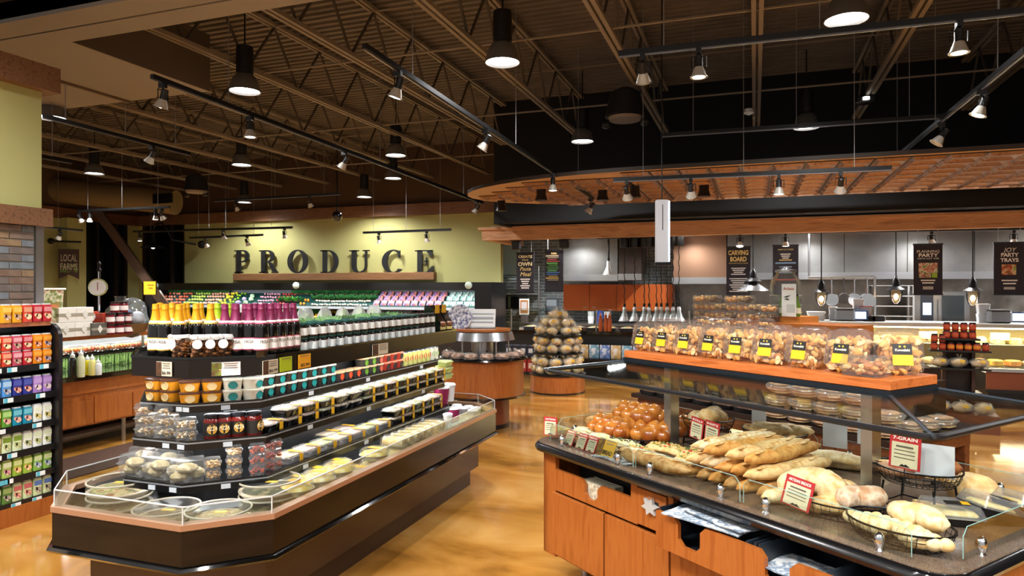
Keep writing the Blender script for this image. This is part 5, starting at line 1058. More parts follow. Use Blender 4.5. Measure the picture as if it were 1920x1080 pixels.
# rack of red snack boxes between table and stand
q = P(962, 698, z=.35); 
rk = ob('snack_rack', None, None, (q[0], q[1]+.5, 0), label='low black wire rack holding red snack boxes beside the bread stand', cat='rack')
ob('frame', MB().tube([(-.3, 0, 0), (-.3, 0, .95)], .012, 6).tube([(.3, 0, 0), (.3, 0, .95)], .012, 6).tube([(-.3, -.25, 0), (-.3, 0, .3)], .012, 6).tube([(.3, -.25, 0), (.3, 0, .3)], .012, 6).mesh(BLACK), rk)
for z_ in (.32, .62): ob('wire_shelf', MB().bx(-.3, .3, -.2, 0, z_-.015, z_).mesh(BLACK, False), rk)
rb = [('box_body', MB().box((0, 0, .12), (.13, .08, .24), bev=.006).mesh(M('#b3302a', .4), False)), ('label', MB().box((0, -.041, .12), (.08, .003, .1)).mesh(M('#e2c9b8', .5), False))]
bb2 = [('box_body', MB().box((0, 0, .1), (.13, .08, .2), bev=.006).mesh(M('#2c3448', .4), False)), ('label', MB().box((0, -.041, .1), (.08, .003, .08)).mesh(M('#dfe2e6', .5), False))]
for j, (z_, tp, nm) in enumerate(((.32, rb, 'red'), (.62, bb2, 'dark blue'))):
    for i in range(4): inst('snack_box', tp, '%s snack box, %s from the left on the low wire rack' % (nm, nth(i)), 'box', (q[0]-.22+i*.147, q[1]+.4, z_+.001), 0, nm+' snack boxes')
# ================================================================= BREAD COUNTER
C0 = Vector((-1.33, 4.24, 0)); CR = math.radians(-38); CU = Vector((math.cos(CR), math.sin(CR), 0)); CV = Vector((-math.sin(CR), math.cos(CR), 0))
def cw(s, v, z=0.): return tuple(C0+CU*s+CV*v+Vector((0, 0, z)))
ctr = ob('bread_counter', None, None, C0, CR, label='angled wooden bread counter with stone top and glass canopy', cat='counter')
SL, SR, VD = -.1, 2.5, 1.26
def rr2(x0, x1, y0, y1, r, n=6):
    return [(p[0]+(x0+x1)/2, p[1]+(y0+y1)/2) for p in rrect(x1-x0, y1-y0, r, n)]
GRAN = M('#5a4a3e', .22, noise=('#7a6858', '#3f332b'), scale=160., coat=.4)
ob('stone_top', MB().prism(rr2(SL+.01, SR-.01, .01, VD-.01, .13), .862, .9).mesh(GRAN), ctr)
ob('bullnose_edge', shell(MB(), [(rr2(SL+.02, SR-.02, .02, VD-.02, .12), .838), (rr2(SL-.005, SR+.005, -.005, VD+.005, .14), .845), (rr2(SL-.015, SR+.015, -.015, VD+.015, .15), .866), (rr2(SL-.005, SR+.005, -.005, VD+.005, .14), .888), (rr2(SL+.012, SR-.012, .012, VD-.012, .13), .897)]).mesh(M('#0e0e10', .18, coat=.4)), ctr)
# carcass: ends, back, floor, front stiles leaving the openings free
XL, XR, YF, YB, Z0, Z1 = -.03, 2.44, .07, 1.19, .17, .84
cb = MB().bx(XL, XL+.06, YF, YB, Z0, Z1).bx(XR-.06, XR, YF, YB, Z0, Z1).bx(XL, XR, YB-.03, YB, Z0, Z1).bx(XL, XR, YF+.02, YB, Z0, Z0+.03).bx(XL, XR, YF+.3, YF+.33, Z0, Z1)
cb.bx(XL, .1, YF, YF+.03, Z0, Z1).bx(.81, .862, YF, YF+.03, .6, Z1).bx(1.095, 1.13, YF, YF+.03, .6, Z1).bx(XR-.13, XR, YF, YF+.03, Z0, Z1)
ob('carcass', cb.mesh(WOOD, False), ctr)
ob('slot_lining', MB().bx(.1, .81, YF+.2, YF+.21, .6, Z1).bx(.1, .81, YF+.02, YF+.2, .6, .61).mesh(M('#1a1410', .6), False), ctr)
def uboard(x0, x1, z0, z1, c0, c1, cz, y0, y1, r=.03):
    """board with a rounded U cut in its upper edge"""
    pts = [(x0, z0), (x1, z0), (x1, z1), (c1+r, z1), (c1, z1-r), (c1, cz+r), (c1-r, cz), (c0+r, cz), (c0, cz+r), (c0, z1-r), (c0-r, z1), (x0, z1)]
    return MB().prism(pts, -y1, -y0, mat=Matrix(((1, 0, 0, 0), (0, 0, -1, 0), (0, 1, 0, 0), (0, 0, 0, 1))))
ob('bag_slot_front', uboard(.1, .81, .6, .735, .4, .52, .63, YF, YF+.022).mesh(WOOD, False), ctr)
for i, (a, b) in enumerate(((.07, .583), (.59, 1.107), (1.114, 1.6), (1.607, 2.3))): ob('door', MB().box(((a+b)/2, YF-.008+.012, (.19+.585)/2), (b-a-.008, .024, .395), bev=.003).mesh(WOOD, False), ctr)
dw = ob('small_drawer', MB().box((.978, YF+.004, .71), (.218, .024, .2), bev=.003).mesh(WOOD, False), ctr)
st = []
for i in range(12): a = PI*i/6+.2; r_ = .05 if i % 2 == 0 else .027; st.append((r_*math.cos(a)*1.25, r_*math.sin(a)))
ob('cut_out', MB().bx(.925, 1.035, YF-.0095, YF-.0085, .71, .765).mesh(BLACK, False), dw)
ob('star_handle', MB().prism(st, 0, .02, mat=Matrix.Translation((.985, YF-.012, .735)) @ Matrix.Rotation(PI/2, 4, 'X')).mesh(M('#c4c4c2', .4, .3), False), dw)
# pulled-out bag drawers
def bagdrawer(x0, x1, out, cuts):
    y = YF-out
    d = ob('bag_drawer', MB().bx(x0, x0+.012, y, YF+.28, .61, .79).bx(x1-.012, x1, y, YF+.28, .61, .79).bx(x0, x1, YF+.27, YF+.28, .61, .79).bx(x0, x1, y, YF+.28, .6, .612).mesh(M('#20262e', .35), False), ctr)
    f_ = uboard(x0-.005, x1+.005, .595, .775, cuts[0], cuts[1], .645, y-.022, y)
    ob('drawer_front', f_.mesh(WOOD, False), d)
    return d
dA = bagdrawer(1.135, 1.72, .1, (1.28, 1.42)); dB = bagdrawer(1.73, 2.3, .1, (1.78, 1.9))
for x_ in (1.66, 2.05): ob('divider', MB().bx(x_, x_+.012, YF-.095, YF+.26, .612, .78).mesh(M('#2a323c', .3), False), dA if x_ < 1.72 else dB)
for x_ in (.12, 1.2, 2.3):
    for y_ in (.3, 1.0): ob('leg', MB().cyl((x_, y_, 0), .03, Z0, 10).mesh(STEEL), ctr)
# paper bags: stacked in drawers and slot
bagm = M('#cdd2d6', .6, noise=('#6f86a0', '#dfe2e4', '#e8eaea'), scale=22.)
def sheet(w, d, seed):
    mb = MB(); vs = []; n = 6
    for i in range(n+1):
        for j in range(n+1):
            x, y = (i/n-.5)*w, (j/n-.5)*d; vs.append((x, y, .008+.012*mnoise.noise(Vector((x*9+seed, y*9, seed)))))
    N = (n+1)**2; vs += [(x, y, z-.004) for x, y, z in vs]; fs = []
    for i in range(n):
        for j in range(n): a = i*(n+1)+j; fs.append([a, a+n+1, a+n+2, a+1]); fs.append([N+a+1, N+a+n+2, N+a+n+1, N+a])
    return mb.add(vs, fs).mesh(bagm)
for k, (x_, y_, z_, w_, d_, rz_, nm) in enumerate(((1.4, .06, .785, .42, .26, .15, 'lying loose over the first drawer'), (1.46, .1, .8, .38, .24, -.1, 'topmost over the first drawer'), (1.88, .07, .7, .28, .24, 0, 'in the middle drawer'), (2.18, .05, .7, .22, .24, .05, 'in the right drawer'), (2.2, .06, .715, .2, .22, -.1, 'topmost in the right drawer'))):
    inst('paper_bag', sheet(w_, d_, k), 'printed white paper bag '+nm, 'paper bag', cw(x_, y_, z_), CR+rz_, 'paper bread bags')
for k in range(5): inst('bag_stack', MB().box((0, 0, 0), (.26, .012, .1)).mesh(M('#9a8a70', .7, noise='#d8cfb8', scale=40.), False), 'upright tan paper bag in the left slot, %s from the front' % nth(k), 'paper bag', cw(.46, YF+.035+k*.025, .67), CR, 'paper bags in the left slot')
# ---- sneeze canopy
for x_ in (.57, 1.85): ob('post', MB().box((x_, .63, 1.165), (.055, .075, .53)).mesh(STEEL, False), ctr)
ob('shelf_frame', MB().bx(.345, 2.055, .425, .835, 1.425, 1.455).mesh(M('#20262d', .3, .4), False), ctr)
ob('wood_shelf', MB().box((1.2, .63, 1.478), (1.7, .4, .044), bev=.003).mesh(M('#b5602a', .38, noise=('#c26c34', '#a4531f'), scale=3., stretch=(1.2, 14, 14)), False), ctr)
SG = GL('#eef3f1', .16, .0)
o4 = [(-.05, .08), (2.4, .08), (2.4, 1.18), (-.05, 1.18)]; i4 = [(.35, .43), (2.05, .43), (2.05, .83), (.35, .83)]
for i in range(4):
    j = (i+1) % 4; a, b, c, d = o4[i], o4[j], i4[j], i4[i]
    p = ob('canopy_pane', MB().add([(*a, 1.36), (*b, 1.36), (*c, 1.43), (*d, 1.43), (*a, 1.366), (*b, 1.366), (*c, 1.436), (*d, 1.436)], [[3, 2, 1, 0], [4, 5, 6, 7]]).mesh(SG, False), ctr)
    ob('hip_bar', MB().tube([(*a, 1.362), (*d, 1.435)], .008, 5).mesh(M('#39424c', .3, .5)), p)
fr4 = rr2(-.05, 2.4, .08, 1.18, .07)
ob('edge_bar', MB().tube([(*p, 1.358) for p in fr4], .013, 8, closed=True).mesh(M('#15161a', .35)), ctr)
# low guard glass with steel clamps
GP = [((.06, .06), (.84, .06)), ((.86, .06), (1.56, .06)), ((1.58, .06), (2.33, .06)), ((2.44, .2), (2.44, 1.06)), ((.06, 1.2), (1.2, 1.2)), ((1.22, 1.2), (2.33, 1.2)), ((-.04, .2), (-.04, 1.06))]
for a, b in GP:
    A_, B_ = Vector((*a, .9)), Vector((*b, .9)); n_ = (B_-A_).cross(Vector((0, 0, 1))).normalized()*.006; t_ = Vector((0, 0, .125)); up2 = Vector((0, 0, .125))
    q = (B_-A_).normalized()*.03
    mb = MB().add([A_+up2*.04, B_+up2*.04, B_+up2*.75, B_+up2-q, A_+up2+q, A_+up2*.75, ], [[0, 1, 2, 3, 4, 5]])
    mb.add([A_+up2*.04+n_, B_+up2*.04+n_, B_+up2*.75+n_, B_+up2-q+n_, A_+up2+q+n_, A_+up2*.75+n_], [[5, 4, 3, 2, 1, 0]])
    g_ = ob('guard_pane', mb.mesh(GL('#f4f8f6', .35, .0), False), ctr)
    ob('pane_edge', MB().tube([A_+up2*.1, A_+up2*.75, A_+up2+q, B_+up2-q, B_+up2*.75, B_+up2*.1], .0018, 4).mesh(M('#8fb5ac', .2)), g_)
    for f_ in (.16, .84): c_ = A_.lerp(B_, f_); ob('egg_clamp', MB().lathe([(.018, 0), (.012, .008), (.016, .02), (.022, .035), (.018, .055), (.007, .068), (0, .07)], 12, c=tuple(c_)).mesh(CHROME), g_)
# ---- breads
def cr(c1, c2, c3, rough=.55): return M(c1, rough, noise=(c2, c1), scale=15., bump=.5)
GOLD = cr('#b87a34', '#d2a058', '#8f4f20'); PALE = cr('#c89a58', '#e0c088', '#a87038'); DARK = cr('#9c6830', '#c09860', '#7a4a20'); SHINY = M('#a85a1a', .22, noise=('#c27a30', '#8c4212'), scale=7., coat=.4)
FLOUR = cr('#c39a5e', '#e6d4ac', '#9c6c38'); WH = cr('#d0ae72', '#e6d4a8', '#b48c4c')
def loaf(L, r, m, flat=.85, slashes=4, seed=0, taper=.55, smat=None):
    n = 12; path = []; rad = []
    for i in range(n+1):
        t = i/n*2-1; path.append((t*L/2, .012*math.sin(i*.9+seed), 0)); rad.append(max(.004, r*(1-abs(t)**3.2*taper)*(1-abs(t)**14*.8)*(1+.04*math.sin(i*2.1+seed))))
    mb = MB().tube(path, rad, 12, flat=flat); lo = min(v[2] for v in mb.v); mb.v = [(x, y, z-lo) for x, y, z in mb.v]
    ps = [('crust', mb.mesh(m))]
    if slashes:
        sl = MB()
        for i in range(slashes):
            x = (i+.5)/slashes*L*.8-L*.4
            sl.ball((0, 0, 0), (L*.4/slashes*1.25, r*.34, r*.16), 8, 4, mat=Matrix.Translation((x, 0, r*flat*1.86)) @ Matrix.Rotation(.3, 4, 'Z'))
        ps.append(('scoring', sl.mesh(smat or PALE)))
    return ps
def at(tpl, name, label, s, v, z, rz, group, rot=None, sc=None, cat='bread'): return inst(name, tpl, label, cat, cw(s, v, z), CR+rz, group, rot=rot, sc=sc)
bag_ = [loaf(.62, .043, m, .85, 4, i, .5) for i, m in enumerate((GOLD, PALE, FLOUR, GOLD))]; bagd = loaf(.6, .041, DARK, .85, 0, 5, .5)
for i in range(6): at(bagd if i % 2 else bag_[0], 'baguette', 'baguette in the bottom layer, %s from the left of the pile' % nth(i), 1.13+i*.09, .44+.01*(i % 3), .901, PI/2-.05, 'baguette pile')
for i in range(5): at(bag_[(i+1) % 4], 'baguette', 'baguette in the second layer, %s from the left of the pile' % nth(i), 1.175+i*.092, .45+.012*(i % 2), .972, PI/2-.06, 'baguette pile')
for i, (s_, v_, m_) in enumerate(((1.2, .47, 2), (1.3, .43, 0), (1.41, .46, 1), (1.51, .45, 0))): at(bag_[m_], 'baguette', 'scored baguette on top of the pile, %s from the left' % nth(i), s_, v_, 1.043, PI/2-.08+.04*i, 'baguette pile')
at(loaf(.5, .048, WH, .85, 0, 7, .5), 'baguette', 'pale baguette at the right foot of the pile', 1.7, .36, .901, PI/2-.25, 'baguette pile')
at(loaf(.52, .055, DARK, .8, 3, 3, .6, FLOUR), 'rustic_baguette', 'dark rustic baguette lying along the counter edge', .9, .16, .901, .02, None)
# challah braids
def challah(seed):
    mb = MB(); q = random.Random(seed)
    for i in range(4):
        for j in (-1, 1):
            x = -.13+i*.085; r_ = .06*(1-.25*abs(i-2)/2)
            mb.ball((x+(.03 if j > 0 else 0), j*.036, .05), (r_*1.05, r_*.85, r_*.8), 12, 8, rough=.05, seed=i+j)
    for i in range(4): mb.ball((-.11+i*.08, 0, .085), (.052, .045, .038), 12, 8, rough=.05, seed=i)
    lo = min(v[2] for v in mb.v); mb.v = [(x, y, z-lo) for x, y, z in mb.v]
    return mb.mesh(SHINY)
ch_ = [challah(1), challah(2)]
for i, (s_, v_, z_, rz_, nm) in enumerate(((.2, .46, .93, .1, 'front left in the heap'), (.42, .56, .93, .5, 'front right by the post'), (.18, .66, .95, -.1, 'at the back left'), (.4, .76, .95, .3, 'at the back beside the post'), (.3, .6, 1.02, .2, 'on top of the heap'))):
    at(ch_[i % 2], 'challah', 'glossy brown braided challah '+nm, s_, v_, z_-.02, rz_, 'challah loaves', sc=(.95, 1.3, 1.25))
big = [('crust', MB().ball((0, 0, .055), (.2, .12, .07), 18, 10, rough=.12, seed=2, fz=-.055).mesh(cr('#b87a3c', '#cf9c58', '#a06028')))]
at(big, 'italian_loaf', 'large domed Italian loaf at the far left corner', .02, .62, .901, .5, 'large loaves'); at(big, 'italian_loaf', 'large domed Italian loaf behind the challah heap', .06, .9, .901, .2, 'large loaves')
at(big, 'italian_loaf', 'flat loaf at back beside the left post', .42, 1.02, .901, 0, 'large loaves', sc=.7)
cia = [('crust', MB().box((0, 0, .035), (.17, .1, .065), bev=.028).mesh(WH))]
for i, (s_, v_) in enumerate(((.06, .33), (.14, .24), (.26, .3))): at(cia, 'ciabatta', 'white ciabatta roll, %s from the left by the price signs' % nth(i), s_, v_, .901, .3*i, 'ciabatta rolls')
stf = loaf(.27, .042, WH, .7, 0, 2); hb_ = nuts(60, .11, .028, .052, .062, .005, 8, ('#3f5a2c', '#6a7a4a', '#5a3a3a'), 1.2)
for i, (s_, v_, rz_) in enumerate(((.42, .2, .05), (.47, .34, .2), (.24, .17, 0))): t_ = at(stf+[('herb_topping', hb_)], 'herb_bread', 'herb-topped pale bread, %s of three in front of the challah' % ('second', 'third', 'first')[i], s_, v_, .901, rz_, 'herb breads'); t_.children[-1]['kind'] = 'stuff'
foc = [('crust', MB().box((0, 0, .02), (.22, .13, .04), bev=.016).mesh(PALE)), ('topping', nuts(40, .09, .05, .04, .046, .008, 4, ('#b8402c', '#c8a050', '#6a7a3c', '#d0b070'), 1.3))]
for i, (s_, v_, rz_) in enumerate(((.64, .5, .3), (.82, .5, -.1), (.84, .66, .2), (.62, .3, 0), (.96, .4, .4))): t_ = at(foc, 'focaccia', 'topped focaccia piece, %s from the left post' % nth(i), s_, v_, .901, rz_, 'focaccia pieces'); t_.children[1]['kind'] = 'stuff'
for i, (s_, v_, z_) in enumerate(((1.4, 1.02, .901), (1.5, 1.06, .901), (1.45, .95, .945))): at(loaf(.36, .042, WH, .8, 0, i), 'italian_roll', 'long pale roll, %s of three behind the baguettes' % nth(i), s_, v_, z_, .35, 'long pale rolls')
at([('crust', MB().ball((0, 0, .06), (.12, .1, .075), 16, 10, rough=.08, seed=9, fz=-.06).mesh(PALE))], 'round_loaf', 'round golden loaf alone at the right end', 2.12, 1.0, .901, 0, None)
tea = [('crust', MB().box((0, 0, .04), (.14, .1, .075), bev=.03).mesh(WH))]
for i, (s_, v_) in enumerate(((.78, 1.05), (.92, .95), (.86, .86))): at(tea, 'white_roll', 'square white roll, %s of three behind the red roll signs' % nth(i), s_, v_, .901, .3, 'square white rolls')
# ---- wire baskets
WIRE = M('#17181a', .35, .6)
def basket(rx, ry, h, stand=0.):
    def ring(k, z, n=28): return [(rx*k*math.cos(2*PI*i/n), ry*k*math.sin(2*PI*i/n), z+stand) for i in range(n)]
    rim = MB().tube(ring(1, h), .0045, 5, closed=True)
    wr_ = MB()
    for k, z in ((.97, h*.66), (.9, h*.33), (.8, .004), (.55, .004), (.3, .004)): wr_.tube(ring(k, z, 24), .0016, 3, closed=True)
    for i in range(36):
        a = 2*PI*i/36; c, s = math.cos(a), math.sin(a); wr_.tube([(rx*c, ry*s, h+stand), (rx*.9*c, ry*.9*s, h*.33+stand), (rx*.8*c, ry*.8*s, .004+stand), (rx*.3*c, ry*.3*s, .004+stand)], .0014, 3)
    ps = [('rim', rim.mesh(WIRE)), ('wire_mesh', wr_.mesh(WIRE))]
    if stand:
        for a in (.7, 2.4, 3.9, 5.5): ps.append(('stand_leg', MB().tube([(rx*.85*math.cos(a), ry*.85*math.sin(a), stand), (rx*.95*math.cos(a), ry*.95*math.sin(a), 0)], .005, 5).mesh(WIRE)))
        ps.append(('stand_ring', MB().tube([(rx*.9*math.cos(a), ry*.9*math.sin(a), .01) for a in (.7, 2.4, 3.9, 5.5)], .004, 4, closed=True).mesh(WIRE)))
    return ps
BK = [('wire basket of artisan loaves beside the baguette pile', 1.86, .33, .22, .17, .07, 0), ('wire basket with two soft loaves at the front right', 2.2, .22, .2, .15, .075, 0), ('wire basket on a stand holding pretzel bread', 2.02, .72, .18, .15, .07, .11),
      ('wire basket on a stand with crusty rolls beside the left post', .66, .86, .17, .15, .075, .1), ('wire basket of long rolls behind the baguettes', 1.06, .98, .2, .15, .06, .09), ('wire basket under the challah heap', .3, .55, .26, .22, .05, 0)]
for nm, s_, v_, rx, ry, h, sd in BK: at(basket(rx, ry, h, sd), 'wire_basket', nm, s_, v_, .901, 0, 'wire bread baskets', cat='basket')
tw_ = MB(); 
for i in range(14):
    t = i/13; a = t*5.2
    tw_.ball((-.1+.2*t+.02*math.sin(a), .045*math.cos(a), .06+.025*math.sin(a)), (.06, .055, .05), 10, 7, rough=.08, seed=i)
at([('crust', tw_.mesh(cr('#c99a58', '#e6cfa0', '#b07a3c')))], 'twisted_loaf', 'large twisted loaf in the artisan basket', 1.8, .34, .92, .9, None, sc=1.2)
at(loaf(.24, .06, cr('#b88a64', '#dcc4a8', '#8a4a34'), .85, 0, 4, .35), 'cranberry_loaf', 'floury cranberry loaf at the right of the artisan basket', 1.96, .36, .935, 1.2, None)
at(loaf(.22, .045, PALE, .85, 2, 4, .4), 'small_loaf', 'small yellow loaf under the twisted one', 1.88, .27, .91, 1.0, None)
at(loaf(.24, .055, WH, .85, 0, 2, .4), 'soft_loaf', 'soft pale loaf at the back of the front right basket', 2.24, .29, .95, -.1, None)
cro = MB()
for i in range(7): t = i/6*2-1; cro.ball((t*.1, .03*t*t, .045), (.034, .058*(1-.5*abs(t)), .046*(1-.45*abs(t))), 10, 7)
crm = cro.mesh(WH); at([('crust', crm)], 'croissant_roll', 'ridged crescent roll at the left of the front basket', 2.13, .18, .91, .3, 'crescent rolls'); at([('crust', crm)], 'croissant_roll', 'ridged crescent roll at the right of the front basket', 2.29, .16, .91, -.2, 'crescent rolls')
at(loaf(.24, .045, cr('#8a4a20', '#a8642c', '#6b3414'), .85, 0, 3, .4), 'pretzel_loaf', 'brown pretzel loaf leaning in the raised basket', 2.06, .76, 1.06, .1, None); at(loaf(.22, .04, cr('#a8744c', '#c89a78', '#8a5430'), .85, 2, 1, .4), 'pretzel_roll', 'pale salted pretzel roll in the raised basket', 1.96, .68, 1.03, .3, None)
at(loaf(.16, .03, PALE, .85, 2, 1, .4), 'small_roll', 'small roll under the raised pretzel basket', 2.1, .66, .901, .1, None)
for i, (s_, v_) in enumerate(((.6, .84), (.7, .9), (.64, .94), (.72, .8))): at([('crust', MB().ball((0, 0, .045), (.07, .06, .05), 12, 8, rough=.1, seed=i).mesh(PALE if i % 2 else FLOUR))], 'crusty_roll', 'round crusty roll, %s in the raised basket by the post' % nth(i), s_, v_, 1.02+.012*i, i, 'crusty rolls')
for i in range(4): at(loaf(.26, .035, WH if i % 2 else PALE, .85, 2, i, .4), 'long_roll', 'long roll, %s in the basket behind the baguettes' % nth(i), 1.0+.045*i, .95+.03*i, 1.015+.02*(i % 2), .25, 'long rolls in the rear basket')
# black clamshell packs at the right end
blk = [('black_base', shell(MB(), [(rrect(.2, .13, .02), 0), (rrect(.24, .17, .025), .035)]).mesh(M('#15171c', .2))), ('pastry', MB().box((0, 0, .042), (.19, .11, .025), bev=.01).mesh(M('#c9b45a', .5, noise='#e0d090', scale=30.))), ('clear_lid', shell(MB(), [(rrect(.24, .17, .025), .035), (rrect(.21, .14, .03), .085)]).mesh(PLASTM)), ('label', MB().box((.02, -.02, .087), (.09, .05, .002)).mesh(M('#1a1a1a', .4), False)), ('price_label', MB().box((.05, -.02, .089), (.03, .04, .002)).mesh(YEL, False))]
for i, (s_, v_, rz_, rx_) in enumerate(((2.2, .62, -.1, 0), (2.3, .76, .3, .25), (2.37, .9, .35, .25))): at(blk, 'pastry_pack', 'black pastry pack with clear lid, %s of three at the right end' % nth(i), s_, v_, .903 if not rx_ else .93, rz_, 'pastry packs', rot=(0, rx_, CR+rz_+.8), cat='pastry pack')
# ---- signs on the counter
def bsign(hd, w=.085, h=.105, red='#a81f22', extra=True):
    ps = [('card', MB().box((0, 0, h/2), (w, .003, h)).mesh(M(red, .5), False)), ('panel', MB().box((0, -.002, h*.4), (w*.84, .003, h*.72)).mesh(M('#c6bd9c', .6), False)), ('heading', text(hd, w*.78, h*.1, .001, M('#f2e6da', .6), bold=.012), (0, -.003, h*.83))]
    for i in range(4): ps.append(('print_line', MB().box((0, -.004, h*(.64-.11*i)), (w*(.55 if i == 0 else .66), .002, h*(.05 if i == 0 else .022))).mesh(M('#5a5448', .6), False)))
    ps.append(('mountain_print', MB().prism([(-w*.16, 0), (w*.2, 0), (w*.06, h*.08), (0, h*.045), (-w*.06, h*.075)], 0, .002, mat=Matrix.Translation((0, -.003, h*.06)) @ Matrix.Rotation(PI/2, 4, 'X')).mesh(BLACK, False)))
    return ps
def post(z): return [('stem', MB().cyl((0, .004, -z), .003, z, 6).mesh(BLACK))]
at(bsign('ARTISAN BREADS', .14, .13), 'bread_sign', 'red sign headed ARTISAN BREADS clipped on the basket', 1.79, .135, .935, 0, 'red bread signs', rot=(-.25, .1, CR), cat='sign')
at(bsign('7-GRAIN', .135, .15)+post(.1), 'bread_sign', 'red sign standing over the raised pretzel basket', 2.04, .56, 1.1, 0, 'red bread signs', rot=(-.1, 0, CR), cat='sign')
at(bsign('ROLLS', .1, .13)+post(.1), 'bread_sign', 'red sign headed ROLLS in front of the raised rolls', .74, .66, .98, 0, 'red bread signs', rot=(-.05, .12, CR), cat='sign')
at(bsign('BAGUETTE', .12, .135)+post(.1), 'bread_sign', 'red sign headed BAGUETTE next to the ROLLS sign', .86, .66, .97, 0, 'red bread signs', rot=(-.05, .08, CR-.1), cat='sign')
at(bsign('ARTISAN', .095, .12), 'bread_sign', 'red sign standing alone at the left counter corner', .0, .1, .93, 0, 'red bread signs', rot=(-.05, 0, CR+.5), cat='sign')
for i, s_ in enumerate((.2, .32, .42)): at(bsign('BREAD', .09, .1), 'bread_sign', 'small red bread sign leaning at the front left edge, %s of three' % nth(i), s_, .09, .905, 0, 'red bread signs', rot=(-.45, 0, CR), cat='sign')
at(sign(.15, .11, '#d6a634', 'BREAD', side='#8a6a20', lines=2), 'bread_sign', 'yellow bread sign leaning right of the small red ones', .55, .09, .905, 0, 'red bread signs', rot=(-.45, 0, CR), cat='sign')
for i, (s_, v_, z_, w_, nm) in enumerate(((.86, 1.1, 1.02, .09, 'behind the raised rolls'), (1.36, 1.12, 1.0, .13, 'behind the pale rolls'), (1.52, 1.17, 1.04, .1, 'beside the right post'), (2.12, .66, 1.08, .15, 'behind the pretzel sign'))):
    at([('card', MB().box((0, 0, .06), (w_, .003, .14)).mesh(M('#c4c8cc', .5), False)), ('stem', MB().cyl((0, .003, -z_+.9), .003, z_-.9+.01, 6).mesh(BLACK))], 'card_back', 'blank white back of a sign card '+nm, s_, v_, z_, .3, 'blank sign card backs', cat='sign')
at(sheet(.3, .12, 40), 'paper_sheet', 'white paper sheet on the counter under the herb breads', .62, .12, .901, .05, None, cat='paper')
# ---- cookie boxes on the wooden canopy shelf
def cookiebox(w, h, t, cols, seed, n=110):
    def lay(pts): return [(x, y) for x, y in pts]
    sh = shell(MB(), [(rrect(w*.9, h*.9, .03, 3), 0), (rrect(w, h, .035, 3), t*.3), (rrect(w*1.04, h*1.04, .035, 3), t*.42), (rrect(w*1.04, h*1.04, .035, 3), t*.5), (rrect(w, h, .035, 3), t*.58), (rrect(w*.88, h*.88, .03, 3), t)])
    R = Matrix.Translation((0, t/2, h*.52)) @ Matrix.Rotation(PI/2, 4, 'X') @ Matrix.Translation((0, 0, 0))
    sh.v = [tuple(R @ Vector(v)) for v in sh.v]
    mb = MB(); q = random.Random(seed)
    for i in range(n):
        s = q.uniform(.012, .02); m_ = Matrix.Translation((q.uniform(-.42, .42)*w, q.uniform(-.3, .35)*t, .012+q.random()*h*.72)) @ Matrix.Rotation(q.uniform(0, 6), 4, 'Y') @ Matrix.Rotation(q.uniform(-.6, .6), 4, 'X')
        mb.ball((0, 0, 0), (s*1.3, s*.5, s*.8), 6, 4, q.randrange(len(cols)), rough=.3, seed=i, mat=m_)
    return [('clear_box', sh.mesh(GL('#faf6f4', .4, .04, .08))), ('cookies', mb.mesh([M(c, .6) for c in cols])),
            ('label', MB().box((0, -t*.52, h*.52), (w*.4, .003, h*.24)).mesh(M('#17130f', .5), False), (0, 0, 0), [('logo', text('Kowalski', w*.3, h*.055, .001, M('#e6e0d2', .5), bold=.02), (0, -t*.52-.003, h*.48)), ('price_panel', MB().box((0, -t*.52, h*.29), (w*.42, .003, h*.23)).mesh(M('#e3b414', .5), False)), ('crest', MB().ball((-w*.05, -t*.52-.002, h*.58), (.005, .002, .005), 6, 4).ball((w*.05, -t*.52-.002, h*.58), (.005, .002, .005), 6, 4).mesh(M('#d8b23a', .5)))])]
CK = [cookiebox(.19, .2, .1, ('#e0b468', '#cf9a4c', '#ecd09a', '#b87c38'), i) for i in range(3)]
for i, s_ in enumerate((.42, .61, .79, .98, 1.17, 1.36, 1.56, 1.78)):
    t_ = at(CK[i % 3], 'cookie_box', 'clear cookie box with black and yellow label, %s from left in the front row' % nth(i), s_, .53, 1.503, 0, 'cookie boxes on the canopy shelf', rot=(-.22, 0, CR+(.04*(i % 3)-.04)), cat='cookie box', sc=.9+.012*i); markstuff(t_)
t_ = at(CK[1], 'cookie_box', 'clear cookie box turned outward at the right end of the shelf', 1.97, .66, 1.503, 0, 'cookie boxes on the canopy shelf', rot=(-.2, 0, CR+.75), cat='cookie box', sc=1.05); markstuff(t_)
for i, s_ in enumerate((.45, .66, .87, 1.08, 1.29, 1.5, 1.71)):
    t_ = at(CK[(i+1) % 3], 'cookie_box', 'clear cookie box in the rear row of the canopy shelf, %s from left' % nth(i), s_, .74, 1.503, 0, 'cookie boxes in the rear row', rot=(-.1, 0, CR+PI), cat='cookie box', sc=.95); markstuff(t_)
flatb = clam(.19, .14, .09, boxfill(.18, .13, .045, 50, .016, ('#c98a4a', '#b0703a', '#dcb880'), 6))
t_ = at(flatb, 'biscuit_box', 'flat clear biscuit box lying between the last cookie boxes', 1.9, .5, 1.503, .1, None, cat='cookie box'); markstuff(t_)
